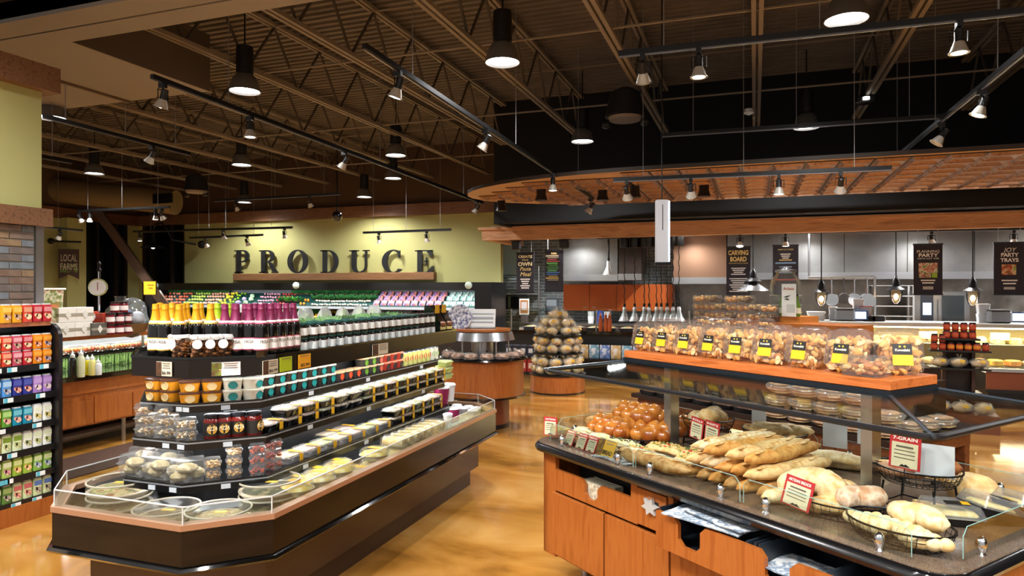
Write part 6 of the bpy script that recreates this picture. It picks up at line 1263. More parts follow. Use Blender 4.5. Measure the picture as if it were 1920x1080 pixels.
# ================================================================= COOKIE TABLE BEHIND THE COUNTER
def spx(px, v):
    lo, hi = -4., 6.
    for _ in range(50):
        m = (lo+hi)/2
        if colof(Vector(cw(m, v))) < px: lo = m
        else: hi = m
    return lo
tb = ob('cookie_table', None, None, C0, CR, label='stepped dark wood table loaded with cookies behind the bread counter', cat='table')
DW = M('#5a2c14', .4, noise=('#6b3819', '#482210'), scale=3., stretch=(2, 12, 12)); DT = M('#241a16', .35)
ob('table_top', MB().bx(-1.8, 1.0, 2.45, 3.7, .74, .78).mesh(DT, False), tb)
ob('apron', MB().bx(-1.75, .95, 2.5, 2.53, .62, .74).bx(-1.75, -1.72, 2.5, 3.65, .62, .74).bx(.92, .95, 2.5, 3.65, .62, .74).mesh(DW, False), tb)
for x_ in (-1.72, -1.2, -.7, -.2, .3, .86):
    for y_ in (2.52, 3.58): ob('leg', MB().bx(x_, x_+.08, y_, y_+.08, 0, .74).mesh(DW, False), tb)
ob('lower_shelf', MB().bx(-1.7, .92, 2.6, 3.6, .2, .24).mesh(DT, False), tb)
ob('riser', MB().bx(-1.55, .75, 2.78, 3.68, .78, 1.12).mesh(DT, False), tb)
ob('riser', MB().bx(-1.45, .35, 2.98, 3.66, 1.12, 1.4).mesh(DT, False), tb)
ob('riser', MB().bx(-1.35, .15, 3.22, 3.64, 1.4, 1.56).mesh(WOOD, False), tb)
def tt(tpl, name, label, s, v, z, rz, group, cat='cookie box', rot=None, sc=None):
    t = inst(name, tpl, label, cat, cw(s, v, z), CR+rz, group, rot=rot, sc=sc); markstuff(t); return t
for i, px in enumerate((1313, 1351, 1389, 1431)): tt(CK[i % 3], 'cookie_box', 'labelled cookie box on the middle step of the cookie table, %s from left' % nth(i), spx(px, 3.06), 3.06, 1.402, 0, 'cookie boxes on the middle step', rot=(-.2, 0, CR), sc=1.0)
i = 0; s_ = -1.42
while s_ < .68:
    tt(CK[(i+1) % 3], 'cookie_box', 'tilted cookie box along the lower step, %s from left' % nth(i), s_, 2.86, 1.122, 0, 'cookie boxes on the lower step', rot=(-.45, 0, CR), sc=1.05); s_ += .23; i += 1
rb_ = clam(.19, .15, .085, boxfill(.17, .13, .05, 26, .022, ('#c0843c', '#d8a860', '#a46a30', '#b87838'), 11, 1.2)); rb2 = clam(.19, .15, .085, boxfill(.17, .13, .05, 26, .022, ('#8a6a34', '#b89048', '#6d4a24'), 12, 1.2))
s0, s1 = spx(1305, 3.3), spx(1452, 3.3); n_ = 7
for l_ in range(3):
    for i in range(n_ if l_ < 2 else n_-1):
        if l_ == 2 and i in (2, 5): continue
        tt(rb_ if (i+l_) % 3 else rb2, 'bakery_box', 'clear box of small pastries, %s from left, %s layer up' % (nth(i), nth(l_)), s0+(i+.5)*(s1-s0)/n_, 3.32, 1.562+l_*.087, .05*((i % 3)-1), 'pastry boxes on the top step', cat='pastry box', sc=(.88, 1, 1))
# wooden crate and big lemonade jar
q = Vector(P(1481, 592, d=6.9)); rel = q-C0; js, jv = rel.dot(CU), rel.dot(CV)
inst('wooden_crate', [('body', MB().box((0, 0, .04), (.44, .3, .08)).mesh(M('#b06c28', .5, noise='#c07c34', scale=4., stretch=(1, 10, 10)), False)), ('foot', MB().box((-.2, 0, -.07), (.03, .28, .14)).box((.2, 0, -.07), (.03, .28, .14)).mesh(WOOD, False))], 'small honey-coloured wooden stand under the glass drink jar', 'stand', (q.x, q.y, 1.54), CR)
ob('riser', MB().bx(js-.26, js+.26, jv-.2, jv+.2, .78, 1.4).mesh(DT, False), tb)
jr = .15; jug = MB().lathe([(0, 0), (jr*.95, 0), (jr, .03), (jr, .3), (jr*.92, .36), (jr*.62, .42), (jr*.6, .44)], 24).mesh(GL('#eef2ee', .5, .03))
inst('drink_jar', [('glass', jug), ('lid', MB().lathe([(jr*.66, .44), (jr*.66, .46), (.03, .475), (.02, .49), (0, .495)], 20).mesh(STEEL)), ('ribs', MB().lathe([(jr+.002, .1), (jr+.006, .105), (jr+.002, .11)], 24, cap=False).lathe([(jr+.002, .2), (jr+.006, .205), (jr+.002, .21)], 24, cap=False).mesh(GL('#dfe8e4', 1.2, .1))), ('tap', MB().cyl((0, -jr-.03, .04), .015, .03, 8).mesh(STEEL))], 'large ribbed glass drink jar on the wooden stand', 'glass jar', (q.x-.04, q.y, 1.621), CR)
inst('menu_card', [('card', MB().box((0, 0, .12), (.16, .004, .32)).mesh(M('#d6dad4', .5), False)), ('heading', text('Arbeie', .12, .03, .001, M('#a84a3a', .6)), (0, -.004, .22)), ('leaf_print', MB().prism([(-.04, 0), (0, .012), (.04, .02), (0, -.004)], 0, .002, mat=Matrix.Translation((-.02, -.003, .15)) @ Matrix.Rotation(PI/2, 4, 'X')).prism([(-.03, -.02), (.01, -.03), (.03, -.02), (0, -.012)], 0, .002, mat=Matrix.Translation((-.02, -.003, .15)) @ Matrix.Rotation(PI/2, 4, 'X')).mesh(M('#2a3a2c', .6), False)), ('print_box', MB().box((.02, -.003, .04), (.09, .002, .08)).mesh(M('#b8beb8', .6), False))], 'tall pale menu card beside the glass drink jar', 'sign', tuple(q+CU*.11-CV*.17+Vector((0, 0, 1.66-q.z))), CR)
gb = [('glass', MB().lathe([(0, 0), (.032, 0), (.034, .01), (.034, .1), (.014, .16), (.013, .2)], 12).mesh(M('#5a7a1c', .1))), ('label', MB().lathe([(.0345, .03), (.0345, .085)], 12, cap=False).mesh(M('#dfe4d0', .6))), ('cap', MB().cyl((0, 0, .2), .015, .018, 8).mesh(BLACK))]
for i, ds in enumerate((.0, .17)): inst('oil_bottle', gb, 'small green glass bottle before the drink jar, '+('left of two' if i == 0 else 'right of two'), 'bottle', tuple(q+CU*(.0+ds)-CV*.13+Vector((0, 0, 1.621-q.z))), CR, 'green bottles')
# flat packs on the right of the middle step, pita packs below
cb_ = clam(.22, .17, .06, boxfill(.2, .15, .03, 24, .02, ('#c9a070', '#b98a58', '#dcc098'), 14))
for i, px in enumerate((1478, 1522, 1568, 1604)): tt(cb_+[('label', MB().box((0, -.092, .035), (.06, .003, .03)).mesh(BLACK, False))], 'flat_cookie_pack', 'flat clear cookie pack with black label, %s right of the tall boxes' % nth(i), spx(px, 2.92), 2.92, 1.122+.14, 0, 'flat cookie packs', sc=1.05)
for i, px in enumerate((1478, 1522, 1568, 1604)): tt(cb_, 'flat_cookie_pack', 'flat clear cookie pack beneath the labelled one, %s from left' % nth(i), spx(px, 2.92), 2.92, 1.122+.07, 0, 'flat cookie packs', sc=1.05)
def pita(seed):
    mb = MB(); q_ = random.Random(seed)
    for i in range(4): mb.ball((q_.uniform(-.01, .01), q_.uniform(-.01, .01), .014+i*.022), (.1, .085, .013), 12, 5, i % 2, rough=.12, seed=seed+i)
    return [('flatbreads', mb.mesh([M('#b98a54', .6, noise='#d8b888', scale=14.), M('#a06c38', .6, noise='#c89a60', scale=14.)])), ('film', MB().ball((0, 0, .05), (.125, .105, .055), 12, 7, rough=.2, seed=seed).mesh(GL('#f8f6f2', .5, .1, .12)))]
pt = [pita(i) for i in range(3)]; k = 0
for l_ in range(3):
    for j in range(2):
        for i in range(5 if l_ < 2 else 4): tt(pt[(i+j+l_) % 3], 'pita_pack', 'bagged flatbread pack, %s row, %s from the left, %s layer' % ('front' if j == 0 else 'rear', nth(i), nth(l_)), -.1+i*.235+.02*l_, 2.57+j*.0 if j == 0 else 2.57, .782+l_*.108, .2*i, 'bagged flatbread packs', cat='flatbread') if j == 0 else None
for i in range(3): tt(pt[i], 'pita_pack', 'bagged flatbread pack on the table right end, %s of three' % nth(i), .87, 2.85+i*.24, .782, .3, 'bagged flatbread packs', cat='flatbread')
dkt = [('tray', shell(MB(), [(rrect(.2, .15, .02), 0), (rrect(.23, .18, .02), .04)]).mesh(GLOSSBLACK)), ('brownies', MB().box((0, 0, .035), (.17, .12, .03), bev=.01).mesh(M('#4a2a1a', .6, noise='#6b4028', scale=30.))), ('lid', MB().box((0, 0, .06), (.22, .17, .04), bev=.015).mesh(PLAST)), ('yellow_tag', MB().box((0, -.03, .082), (.07, .05, .003)).mesh(YEL, False))]
for i in range(6): tt(dkt, 'brownie_tray', 'black brownie tray with yellow tag, %s from left on the table edge' % nth(i), -1.62+i*.245, 2.58, .782, 0, 'brownie trays', cat='tray')
bk_ = loaf(.34, .055, M('#8a6a3c', .6, noise='#a8844c', scale=9.), .8, 0, 1)
for i in range(6): tt(bk_, 'shelf_loaf', 'brown loaf on the lower table shelf, %s from left' % nth(i), -1.4+i*.42, 2.85, .241, .2, 'loaves on the lower shelf', cat='bread')
# ================================================================= RED JAR STAND
JB = P(1797, 655, d=9.3); js_ = ob('jar_stand', None, None, (JB[0], JB[1], 0), YAW*.0-.1, label='narrow tiered stand of red sauce jars at the right', cat='stand')
for z_, w_ in ((1.22, .46), (1.06, .7), (.82, .7), (.5, .5)): ob('shelf', MB().box((0, 0, z_-.012), (w_, .3, .024)).mesh(BLACK, False), js_)
for x_ in (-.17, .17): ob('upright', MB().bx(x_-.02, x_+.02, -.02, .1, .24, 1.2).mesh(M('#3a1c10', .5), False), js_)
ob('back_board', MB().bx(-.17, .17, .1, .12, .24, 1.3).mesh(M('#2a1712', .5), False), js_); ob('base', MB().bx(-.4, .4, -.4, .3, 0, .24).mesh(M('#6b3a20', .45), False), js_)
rj = [('jar_glass', MB().lathe([(0, 0), (.036, 0), (.039, .01), (.039, .07), (.032, .08)], 12).mesh(M('#8a2414', .12))), ('lid', MB().cyl((0, 0, .08), .034, .018, 12).mesh(BLACK)), ('label', MB().lathe([(.0396, .02), (.0396, .062)], 12, cap=False).mesh(M('#a84420', .5)))]
rjo = [rj[0], rj[1], ('label', MB().lathe([(.0396, .02), (.0396, .062)], 12, cap=False).mesh(M('#c87a1c', .5)))]
RJ = Matrix.Translation((JB[0], JB[1], 0)) @ Matrix.Rotation(-.1, 4, 'Z')
for z_, n_, lay, nm in ((1.22, 4, 2, 'top'), (1.06, 7, 1, 'second')):
    for l_ in range(lay):
        for i in range(n_): p = RJ @ Vector(((i-(n_-1)/2)*.098, -.09, z_+.001+l_*.108)); inst('red_sauce_jar', rjo if nm == 'second' and 2 <= i < 6 else rj, 'red sauce jar, %s from left on the %s tier%s' % (nth(i), nm, (', upper' if l_ else ', lower') if lay == 2 else ''), 'jar', p, 0, 'red sauce jars', sc=1.1)
for i in range(2): p = RJ @ Vector((-.29+i*.094, -.09, 1.169)); inst('red_sauce_jar', rj, 'red sauce jar stacked at the left of the second tier, '+('left' if i == 0 else 'right'), 'jar', p, 0, 'red sauce jars', sc=1.1)
for i, x_ in enumerate((-.22, 0, .23)): p = RJ @ Vector((x_, -.03, .821)); inst('wrapped_loaf', bb[i % 4], 'wrapped round loaf, %s from left on the third tier' % nth(i), 'bread', p, 0, 'wrapped loaves on the jar stand', sc=.95)
for i, x_ in enumerate((-.24, 0, .24)): p = RJ @ Vector((x_, -.28, .241)); inst('wrapped_loaf', bb[(i+1) % 4], 'wrapped loaf with twisted bag top, %s from left on the lowest tier' % nth(i), 'bread', p, 0, 'wrapped loaves low on the jar stand', sc=1.05)
# ================================================================= CHILLED PROMO CASE AT THE RIGHT EDGE
pq = P(1850, 695, d=10.8)
pr_ = ob('promo_case', None, None, (pq[0], pq[1], 0), 0, label='low wood-fronted chilled case at the right edge', cat='display case')
ob('wood_front', MB().bx(0, 3, 0, .04, .3, .58).mesh(M('#7a3c1c', .4), False), pr_); ob('base', MB().bx(.03, 3, .04, .9, 0, .3).mesh(BLACK, False), pr_); ob('body', MB().bx(0, 3, .04, .9, .3, .55).mesh(BLACK, False), pr_); ob('steel_rail', MB().bx(-.02, 3.02, -.03, .04, .58, .63).mesh(STEEL, False), pr_); ob('bumper', MB().bx(-.03, 3.02, -.04, 0, .25, .3).mesh(BLACK, False), pr_)
for i in range(8): inst('deli_pack', dts[i % 3], 'black deli pack, %s from left in the low chilled case' % nth(i), 'meal tray', (pq[0]+.2+i*.24, pq[1]+.25, .552), 0, 'deli packs in the low case', sc=1.1)
# ================================================================= KITCHEN AND DELI
SS = M('#a9a9a8', .3, 1., noise='#8f9090', scale=1.2); SSD = M('#55504c', .35, .9)
def KX(px, y): return P(px, 540, Y=y)[0]
def hood(px0, px1, y0, zb_, zt_, label, m=SS):
    a, b = KX(px0, y0), KX(px1, y0)
    o = ob('kitchen_hood', None, None, (a, y0, zb_), label=label, cat='hood')
    ob('hood_panel', MB().bx(0, b-a, 0, .9, .16, zt_-zb_).mesh(m, False), o); ob('hood_lip', MB().bx(-.02, b-a+.02, -.05, .9, 0, .16).mesh(STEEL, False), o)
    n = max(1, int((b-a)/1.1))
    for i in range(1, n): ob('seam', MB().bx((b-a)*i/n-.008, (b-a)*i/n+.008, -.012, 0, .16, zt_-zb_).mesh(SSD, False), o)
    return o
hood(1050, 1158, 17.3, 2.08, 3.26, 'polished steel hood above the orange cabinets'); hood(1160, 1202, 17.3, 2.1, 3.26, 'dark brown duct panel beside the polished hood', M('#3a302a', .4, .3))
hood(1262, 1362, 17.3, 2.0, 3.26, 'copper-toned steel hood behind the carving board sign', M('#b08a72', .28, 1.)); hood(1364, 1960, 17.3, 2.1, 3.26, 'very long steel hood along the kitchen back wall')
# kitchen ceiling lamps
for i, (x_, y_) in enumerate(((-4.5, 15.9), (-1.5, 15.9), (1.2, 15.9), (3.6, 15.9), (6, 15.9), (8.6, 15.9))):
    inst('kitchen_downlight', [('trim', MB().lathe([(.09, 0), (.13, 0), (.13, -.015), (.09, -.01)], 16, cap=False).mesh(WHITE)), ('lens', MB().lathe([(0, -.002), (.09, -.004)], 16, cap=False).mesh(LENS))], 'round recessed kitchen downlight, %s from the left' % nth(i), 'downlight', (x_, y_, 3.278), 0, 'kitchen downlights')
    spot_light('kitchen_light', (x_, y_, 3.24), (0, 0, 0), 400, 160, .1, .6)
inst('canopy_downlight', [('trim', MB().lathe([(.1, 0), (.14, 0), (.14, -.015), (.1, -.01)], 16, cap=False).mesh(WHITE)), ('lens', MB().lathe([(0, -.002), (.1, -.004)], 16, cap=False).mesh(LENS))], 'round downlight in the rounded canopy end', 'downlight', P(922, 370, z=3.598))
# orange wall cabinets
a, b = KX(1056, 18.2), KX(1262, 18.2)
cab = ob('wall_cabinet', None, None, (a, 18.2, 1.28), label='orange wood wall cabinets under the polished hood', cat='cabinet')
ob('body', MB().bx(0, b-a, .02, .5, 0, .72).mesh(WOOD, False), cab)
for i in range(4):
    w_ = (b-a)/4; d_ = ob('door', MB().bx(i*w_+.01, (i+1)*w_-.01, -.005, .02, .01, .71).mesh(M('#b0561c', .4), False), cab); ob('handle', MB().box((i*w_+(.12 if i % 2 else w_-.12), -.02, .1), (.1, .02, .02)).mesh(STEEL, False), d_)
# steel back counter
bc_ = ob('back_counter', None, None, (KX(1045, 18.3), 18.4, 0), label='steel back counter along the kitchen wall', cat='counter')
ob('top', MB().bx(0, 12.5, -.6, .7, .9, .95).mesh(STEEL, False), bc_); ob('body', MB().bx(0.05, 12.4, -.5, .5, 0, .9).mesh(M('#6e7072', .4, .6), False), bc_)
# hot food bar at the left
hx0, hx1 = KX(945, 14.2), KX(1300, 14.2)
hb2 = ob('hot_bar', None, None, (hx0, 14.2, 0), label='black hot food bar with steel pans left of the deli case', cat='counter')
ob('body', MB().bx(0, hx1-hx0, 0.1, 1.0, 0, .92).mesh(M('#1a1a1c', .4), False), hb2); ob('top', MB().bx(-.03, hx1-hx0+.03, 0, 1.05, .92, .98).mesh(GLOSSBLACK, False), hb2); ob('front_shelf', MB().bx(0, hx1-hx0, -.25, .1, .38, .42).mesh(BLACK, False), hb2)
for x_ in (.1, (hx1-hx0)/2, hx1-hx0-.1): ob('glass_post', MB().cyl((x_, .2, .98), .02, .45, 8).mesh(STEEL), hb2)
ob('breath_glass', MB().add([(0, .0, 1.3), (hx1-hx0, .0, 1.3), (hx1-hx0, .5, 1.44), (0, .5, 1.44)], [[0, 1, 2, 3]]).mesh(GL('#dfeae8', .8), False), hb2)
cbm = [pouch(.2, .26, .1, M(c, .35, noise=(c2, '#e8e8e4'), scale=8.), i) for i, (c, c2) in enumerate((('#c9d4e4', '#3a6ab8'), ('#dcd8d0', '#c8a050'), ('#d6dade', '#4a90b0')))]
i = 0; x_ = hx0+1.6
while x_ < hx1-.1: inst('chip_bag', cbm[i % 3], 'pale chip bag, %s from left on the shelf below the hot bar' % nth(i), 'chip bag', (x_, 14.08, .422), 0, 'chip bags below the hot bar', sc=1.1); x_ += .23; i += 1
pan = [('pan', shell(MB(), [(rrect(.26, .36, .03), 0), (rrect(.3, .4, .03), .06)]).mesh(STEEL)), ('food', MB().ball((0, 0, .05), (.13, .17, .04), 10, 6, rough=.3).mesh(M('#b8ac8a', .6, noise=('#8f9a5a', '#c86a3a'), scale=12.)))]
for i in range(11): inst('food_pan', pan, 'steel food pan, %s from left in the hot bar' % nth(i), 'food pan', (hx0+.5+i*.36, 14.62, .981), 0, 'food pans in the hot bar')
# goods standing on the hot bar and back counter
for i, (px, c, h, r_, nm) in enumerate(((1108, '#d9dcdc', .3, .09, 'white paper cup stack'), (1125, '#2f4f9c', .32, .09, 'blue cup stack'), (1138, '#cfd6dc', .3, .08, 'pale plastic cup stack'))):
    inst('cup_stack', [('cups', MB().lathe([(0, 0), (r_*.8, 0), (r_, h*.5), (r_*.9, h*.5), (r_, h)], 14).mesh(M(c, .4))), ('rim', MB().lathe([(r_*1.05, h), (r_*1.05, h+.015), (r_*.9, h+.015)], 14).mesh(M(c, .3)))], nm+' on the steel back counter', 'cups', (KX(px, 18.05), 18.05, .952), 0)
for i, px in enumerate((1126, 1136, 1143)): inst('orange_bottle', squeeze(M('#b5582a', .35), .34, '#c8601c'), 'orange sauce dispenser, %s of three on the hot bar' % nth(i), 'bottle', (KX(px, 14.3), 14.3, .981), 0, 'orange dispensers', sc=1.2)
# heat lamps
htr = [P(1120, 446, Y=15.9), P(1300, 440, Y=15.9)]
track(htr[0], htr[1], 'black rail carrying the heat lamps over the hot bar', drop=0)
cone = [('cone_shade', MB().lathe([(.02, .34), (.045, .3), (.05, .2), (.11, .06), (.14, 0), (.13, 0), (.04, .19)], 16, cap=False).mesh(M('#c9cbcd', .3, .4))), ('socket', MB().cyl((0, 0, .33), .03, .08, 10).mesh(BLACK)), ('warm_bulb', MB().ball((0, 0, .08), .06, 8, 6).mesh(M('#ffd9a0', .5, emit=6.)))]
for i, px in enumerate((1171, 1190, 1208, 1217, 1231, 1240, 1251, 1262, 1273)):
    t = (px-1120)/180; y_ = 15.9; zc = P(px, 602, Y=y_)[2]; top = htr[0][2]+(htr[1][2]-htr[0][2])*t
    hl = top-.03-zc
    cd_ = [('cord', MB().tube([(.012*math.sin(k*1.6), .012*math.cos(k*1.6), .4+(hl-.4)*k/24) for k in range(25)], .012, 4).mesh(BLACK)), ('ceiling_box', MB().cyl((0, 0, hl-.22), .11, .22, 12).mesh(BLACK))]
    inst('heat_lamp', cone+cd_, 'silver cone heat lamp on a coiled cord, %s from the left' % nth(i), 'heat lamp', (KX(px, y_), y_, zc), 0, 'silver heat lamps')
inst('heat_lamp', cone+[('cord', MB().tube([(0, 0, .4), (0, 0, .95)], .025, 5).mesh(BLACK)), ('ceiling_box', MB().cyl((0, 0, .9), .12, .25, 12).mesh(BLACK))], 'single silver heat lamp before the polished hood', 'heat lamp', P(1141, 515, Y=16.2), 0, 'silver heat lamps')
# ---- hanging menu banners
NV = M('#211c28', .6); YT = M('#f2d68a', .6); WT = M('#f4f2ee', .6)
def banner(px0, px1, py0, py1, y_, label, rows_, extra=()):
    a = P(px0, py1, Y=y_); b = P(px1, py1, Y=y_); zt_ = P((px0+px1)/2, py0, Y=y_)[2]; w = b[0]-a[0]; h = zt_-a[2]
    ps = [('board', MB().box((0, 0, h/2), (w, .02, h)).mesh(NV, False)), ('bar', MB().box((0, 0, h), (w+.02, .04, .03)).box((0, 0, 0), (w+.02, .04, .03)).mesh(BLACK, False))]
    for x_ in (-.35, .35): ps.append(('hanging_wire', MB().tube([(x_*w, 0, h), (x_*w, 0, max(h+.02, 3.26-a[2]))], .006, 4).mesh(M('#9a9a9a', .4, .5), False)))
    for tx, fw, zf, hf, m_, kw in rows_: ps.append(('lettering', text(tx, w*fw, h*hf, .004, m_, **kw), (0, -.014, h*zf)))
    for e in extra: ps.append((e[0], MB().box((e[1]*w, -.013, e[2]*h), (e[3]*w, .006, e[4]*h)).mesh(e[5], False)))
    inst('menu_banner', ps, label, 'banner', ((a[0]+b[0])/2, y_, a[2]), 0, 'hanging menu banners')
def lines(z0, n, dz, m, w=.7, h=.018): return [('print_line', 0, z0-i*dz, w*(1-.18*(i % 3)), h, m) for i in range(n)]
B_ = dict(bold=.035)
banner(969, 1001, 474, 548, 15.9, 'dark banner reading CREATE YOUR OWN Pasta Meal', [('CREATE', .8, .87, .07, M('#f4e8bc', .6), B_), ('YOUR', .4, .8, .035, M('#f4e8bc', .6), B_), ('OWN', .82, .67, .1, M('#f4e8bc', .6), B_), ('Pasta', .62, .55, .09, YT, dict(shear=.3)), ('Meal', .66, .41, .1, YT, dict(shear=.3))], lines(.33, 5, .055, WT, .55, .03))
banner(1022, 1056, 469, 546, 15.9, 'dark menu board with coloured lines beside the pasta banner', [('BUILD', .3, .9, .04, YT, B_)], [('print_line', -.1+.05*(i % 2), .86-i*.045, .7-.1*(i % 3), .018 if i % 4 else .03, M(c, .6)) for i, c in enumerate(('#b8a888', '#b8a888', '#b84a4a', '#a84a4a', '#5a9a4a', '#5a9a4a', '#4a8a4a', '#4a8a4a', '#4a8a4a', '#4a78b8', '#4a78b8', '#c8a858', '#c8a858', '#b8a888'))])
banner(1362, 1407, 463, 556, 15.8, 'dark banner reading CARVING BOARD SANDWICHES', [('CARVING', .84, .84, .1, YT, B_), ('BOARD', .68, .71, .1, YT, B_), ('SANDWICHES', .8, .66, .022, YT, {})], lines(.57, 4, .04, WT, .6, .02)+lines(.36, 7, .042, WT, .75, .02))
banner(1449, 1497, 460, 552, 15.8, 'dark menu board listing prices behind the glass drink jar', [('HAND CUT SPUDS', .6, .9, .03, YT, {})], lines(.82, 3, .04, WT, .4)+lines(.7, 1, .04, YT, .5)+lines(.64, 1, .03, M('#7a9ac0', .6), .8, .03)+lines(.56, 4, .04, M('#9ab0d0', .6), .5)+lines(.3, 1, .04, M('#b04a4a', .6), .8, .03))
FOODP = M('#c8a888', .6, noise=('#b85a3a', '#e6dcc8', '#7a9a3a'), scale=14.)
banner(1713, 1767, 458, 552, 15.2, 'dark banner reading PLANNING A PARTY with food photos', [('PLANNING', .78, .83, .055, WT, {}), ('PARTY', .68, .75, .07, WT, B_), ("WE'VE GOT THIS", .74, .7, .03, WT, {})], [('photo', 0, .53, .66, .2, FOODP), ('photo', -.22, .38, .19, .09, FOODP), ('photo', 0, .38, .2, .09, M('#d0c8a0', .6, noise='#a06a4a', scale=14.)), ('photo', .22, .38, .19, .09, M('#9ac030', .6))]+lines(.28, 2, .05, WT, .5, .025)+[('logo', 0, .13, .36, .06, M('#b8b0a4', .6))])
banner(1863, 1922, 455, 552, 15.2, 'dark banner reading The JOY of PARTY TRAYS', [('JOY', .44, .82, .11, WT, dict(shear=.3)), ('PARTY', .56, .73, .075, WT, B_), ('TRAYS', .58, .63, .075, WT, B_)], [('photo', -.02, .48, .46, .2, M('#7a9a3c', .6, noise=('#d8b88a', '#b84a2a', '#3f6a28'), scale=9.))]+lines(.27, 2, .06, WT, .5, .025)+[('logo', 0, .12, .36, .05, M('#b8b0a4', .6))])
# ---- deli service case
dx0 = KX(1330, 14.6)
dl = ob('deli_case', None, None, (dx0, 14.6, 0), label='long glass-fronted deli case with lit cheese shelves', cat='display case'); DL = 11
ob('base', MB().bx(0, DL, .1, 1.0, 0, .4).mesh(M('#2a1a14', .5), False), dl); ob('deck', MB().bx(0, DL, .05, 1.0, .4, .46).mesh(STEEL, False), dl); ob('top', MB().bx(-.02, DL, .1, 1.05, 1.17, 1.24).mesh(M('#d9dbdc', .35, .3), False), dl); ob('back', MB().bx(0, DL, .95, 1.0, .46, 1.17).mesh(M('#b9a878', .5), False), dl)
ob('glass_shelf', MB().bx(0, DL, .3, .95, .84, .855).mesh(M('#c9ced0', .3, .4), False), dl); ob('case_light', MB().bx(.05, DL-.05, .2, .26, 1.14, 1.168).mesh(M('#ffe9b0', .5, emit=9.), False), dl)
ob('front_glass', MB().add([(0, .0, .46), (DL, .0, .46), (DL, .12, 1.17), (0, .12, 1.17)], [[0, 1, 2, 3]]).mesh(GL('#eef2ea', .7), False), dl)
for k in range(3): L_ = strip(dx0+1.6+k*3, 14.85, 1.13, .1, 30); L_.data.size = 2.8; L_.data.size_y = .06; L_.data.color = (1, .88, .6)
chm = [MB().box((0, 0, .06), (.2, .22, .12), bev=.02).mesh(M(c, .55, noise=d, scale=8.)) for c, d in (('#d8bc5a', '#e6d080'), ('#c89a3c', '#dcb860'), ('#b8763a', '#d09a58'), ('#d0c090', '#b8a060'))]
chr_ = [MB().ball((0, 0, .07), (.12, .1, .07), 10, 7, rough=.25, seed=i).mesh(M(c, .6, noise='#d8c49a', scale=10.)) for i, c in enumerate(('#c8a468', '#b0884c', '#8a5a34'))]
k = 0
for z_, y_, st_ in ((.856, 15.05, .26), (.461, 14.85, .27)):
    x_ = dx0+.2
    while x_ < dx0+8.2:
        m_ = (chm[k % 4] if k % 3 else chr_[k % 3]); inst('deli_cheese' if k % 3 else 'deli_bread', m_, ('%s, %s from left on the %s of the deli case' % ('pale cheese block' if k % 3 else 'crusty deli roll', nth(int((x_-dx0)/st_)), 'glass shelf' if z_ > .7 else 'lower deck')), 'cheese' if k % 3 else 'bread', (x_, y_, z_), .2*(k % 3), 'deli goods'); x_ += st_; k += 1
for i, px in enumerate((1590, 1740, 1875)): q = P(px, 626, Y=14.95); inst('deli_card', [('card', MB().box((0, 0, .0), (.3, .01, .14)).mesh(M('#e3d8a8', .5), False)), ('clip', MB().cyl((0, 0, -.09), .008, .04, 6).mesh(STEEL))], 'yellow-lit price card in the deli case, %s from left' % nth(i), 'sign', (q[0], 14.95, 1.0), 0, 'deli price cards')
# things on the deli top
scl = [('body', MB().box((0, 0, .12), (.36, .34, .24), bev=.03).mesh(M('#8a8d90', .35, .5))), ('screen', MB().box((.28, -.12, .12), (.26, .03, .2), bev=.008).mesh(M('#1c3f6a', .4)), (0, 0, 0), [('display', MB().box((.28, -.137, .12), (.19, .004, .14)).mesh(M('#dfe8f4', .4, emit=1.2), False))]), ('platter', MB().box((0, 0, .25), (.34, .3, .015)).mesh(STEEL, False))]
for px, nm in ((1583, 'left of the party banner'), (1872, 'at the right edge')): inst('deli_scale', scl, 'grey deli scale with glowing blue screen '+nm, 'scale', (KX(px, 15.15), 15.15, 1.241), 0, 'deli scales')
for i, (px, w_, h_, c, nm) in enumerate(((1609, .2, .42, '#d6d6d6', 'tall white paper stack'), (1622, .22, .28, '#cfc9c6', 'white and red paper box'), (1562, .16, .26, '#c4ccd2', 'clear plastic container stack'), (1843, .2, .34, '#c4c8cc', 'grey plastic container stack by the right scale'), (1530, .34, .16, '#d9d6d2', 'white label box'))):
    inst('container_stack', [('stack', shell(MB(), [(rrect(w_*.85, w_*.8, .02), 0), (rrect(w_, w_*.9, .02), h_*.48), (rrect(w_*.86, w_*.8, .02), h_*.5), (rrect(w_, w_*.9, .02), h_)]).mesh(M(c, .4))), ('top_lid', MB().box((0, 0, h_+.008), (w_*1.02, w_*.92, .016)).mesh(M('#b0383a' if 'red' in nm else '#e2e4e6', .4), False))], nm+' on the deli top', 'container', (KX(px, 15.3), 15.3, 1.241), 0)
for i, px in enumerate((1628, 1646)): inst('black_tray', MB().box((0, 0, .05), (.26, .2, .1), bev=.02).mesh(GLOSSBLACK), 'black plastic tray on the deli top, '+('left' if i == 0 else 'right')+' of two', 'tray', (KX(px, 15.2), 15.2, 1.241), 0, 'black trays')
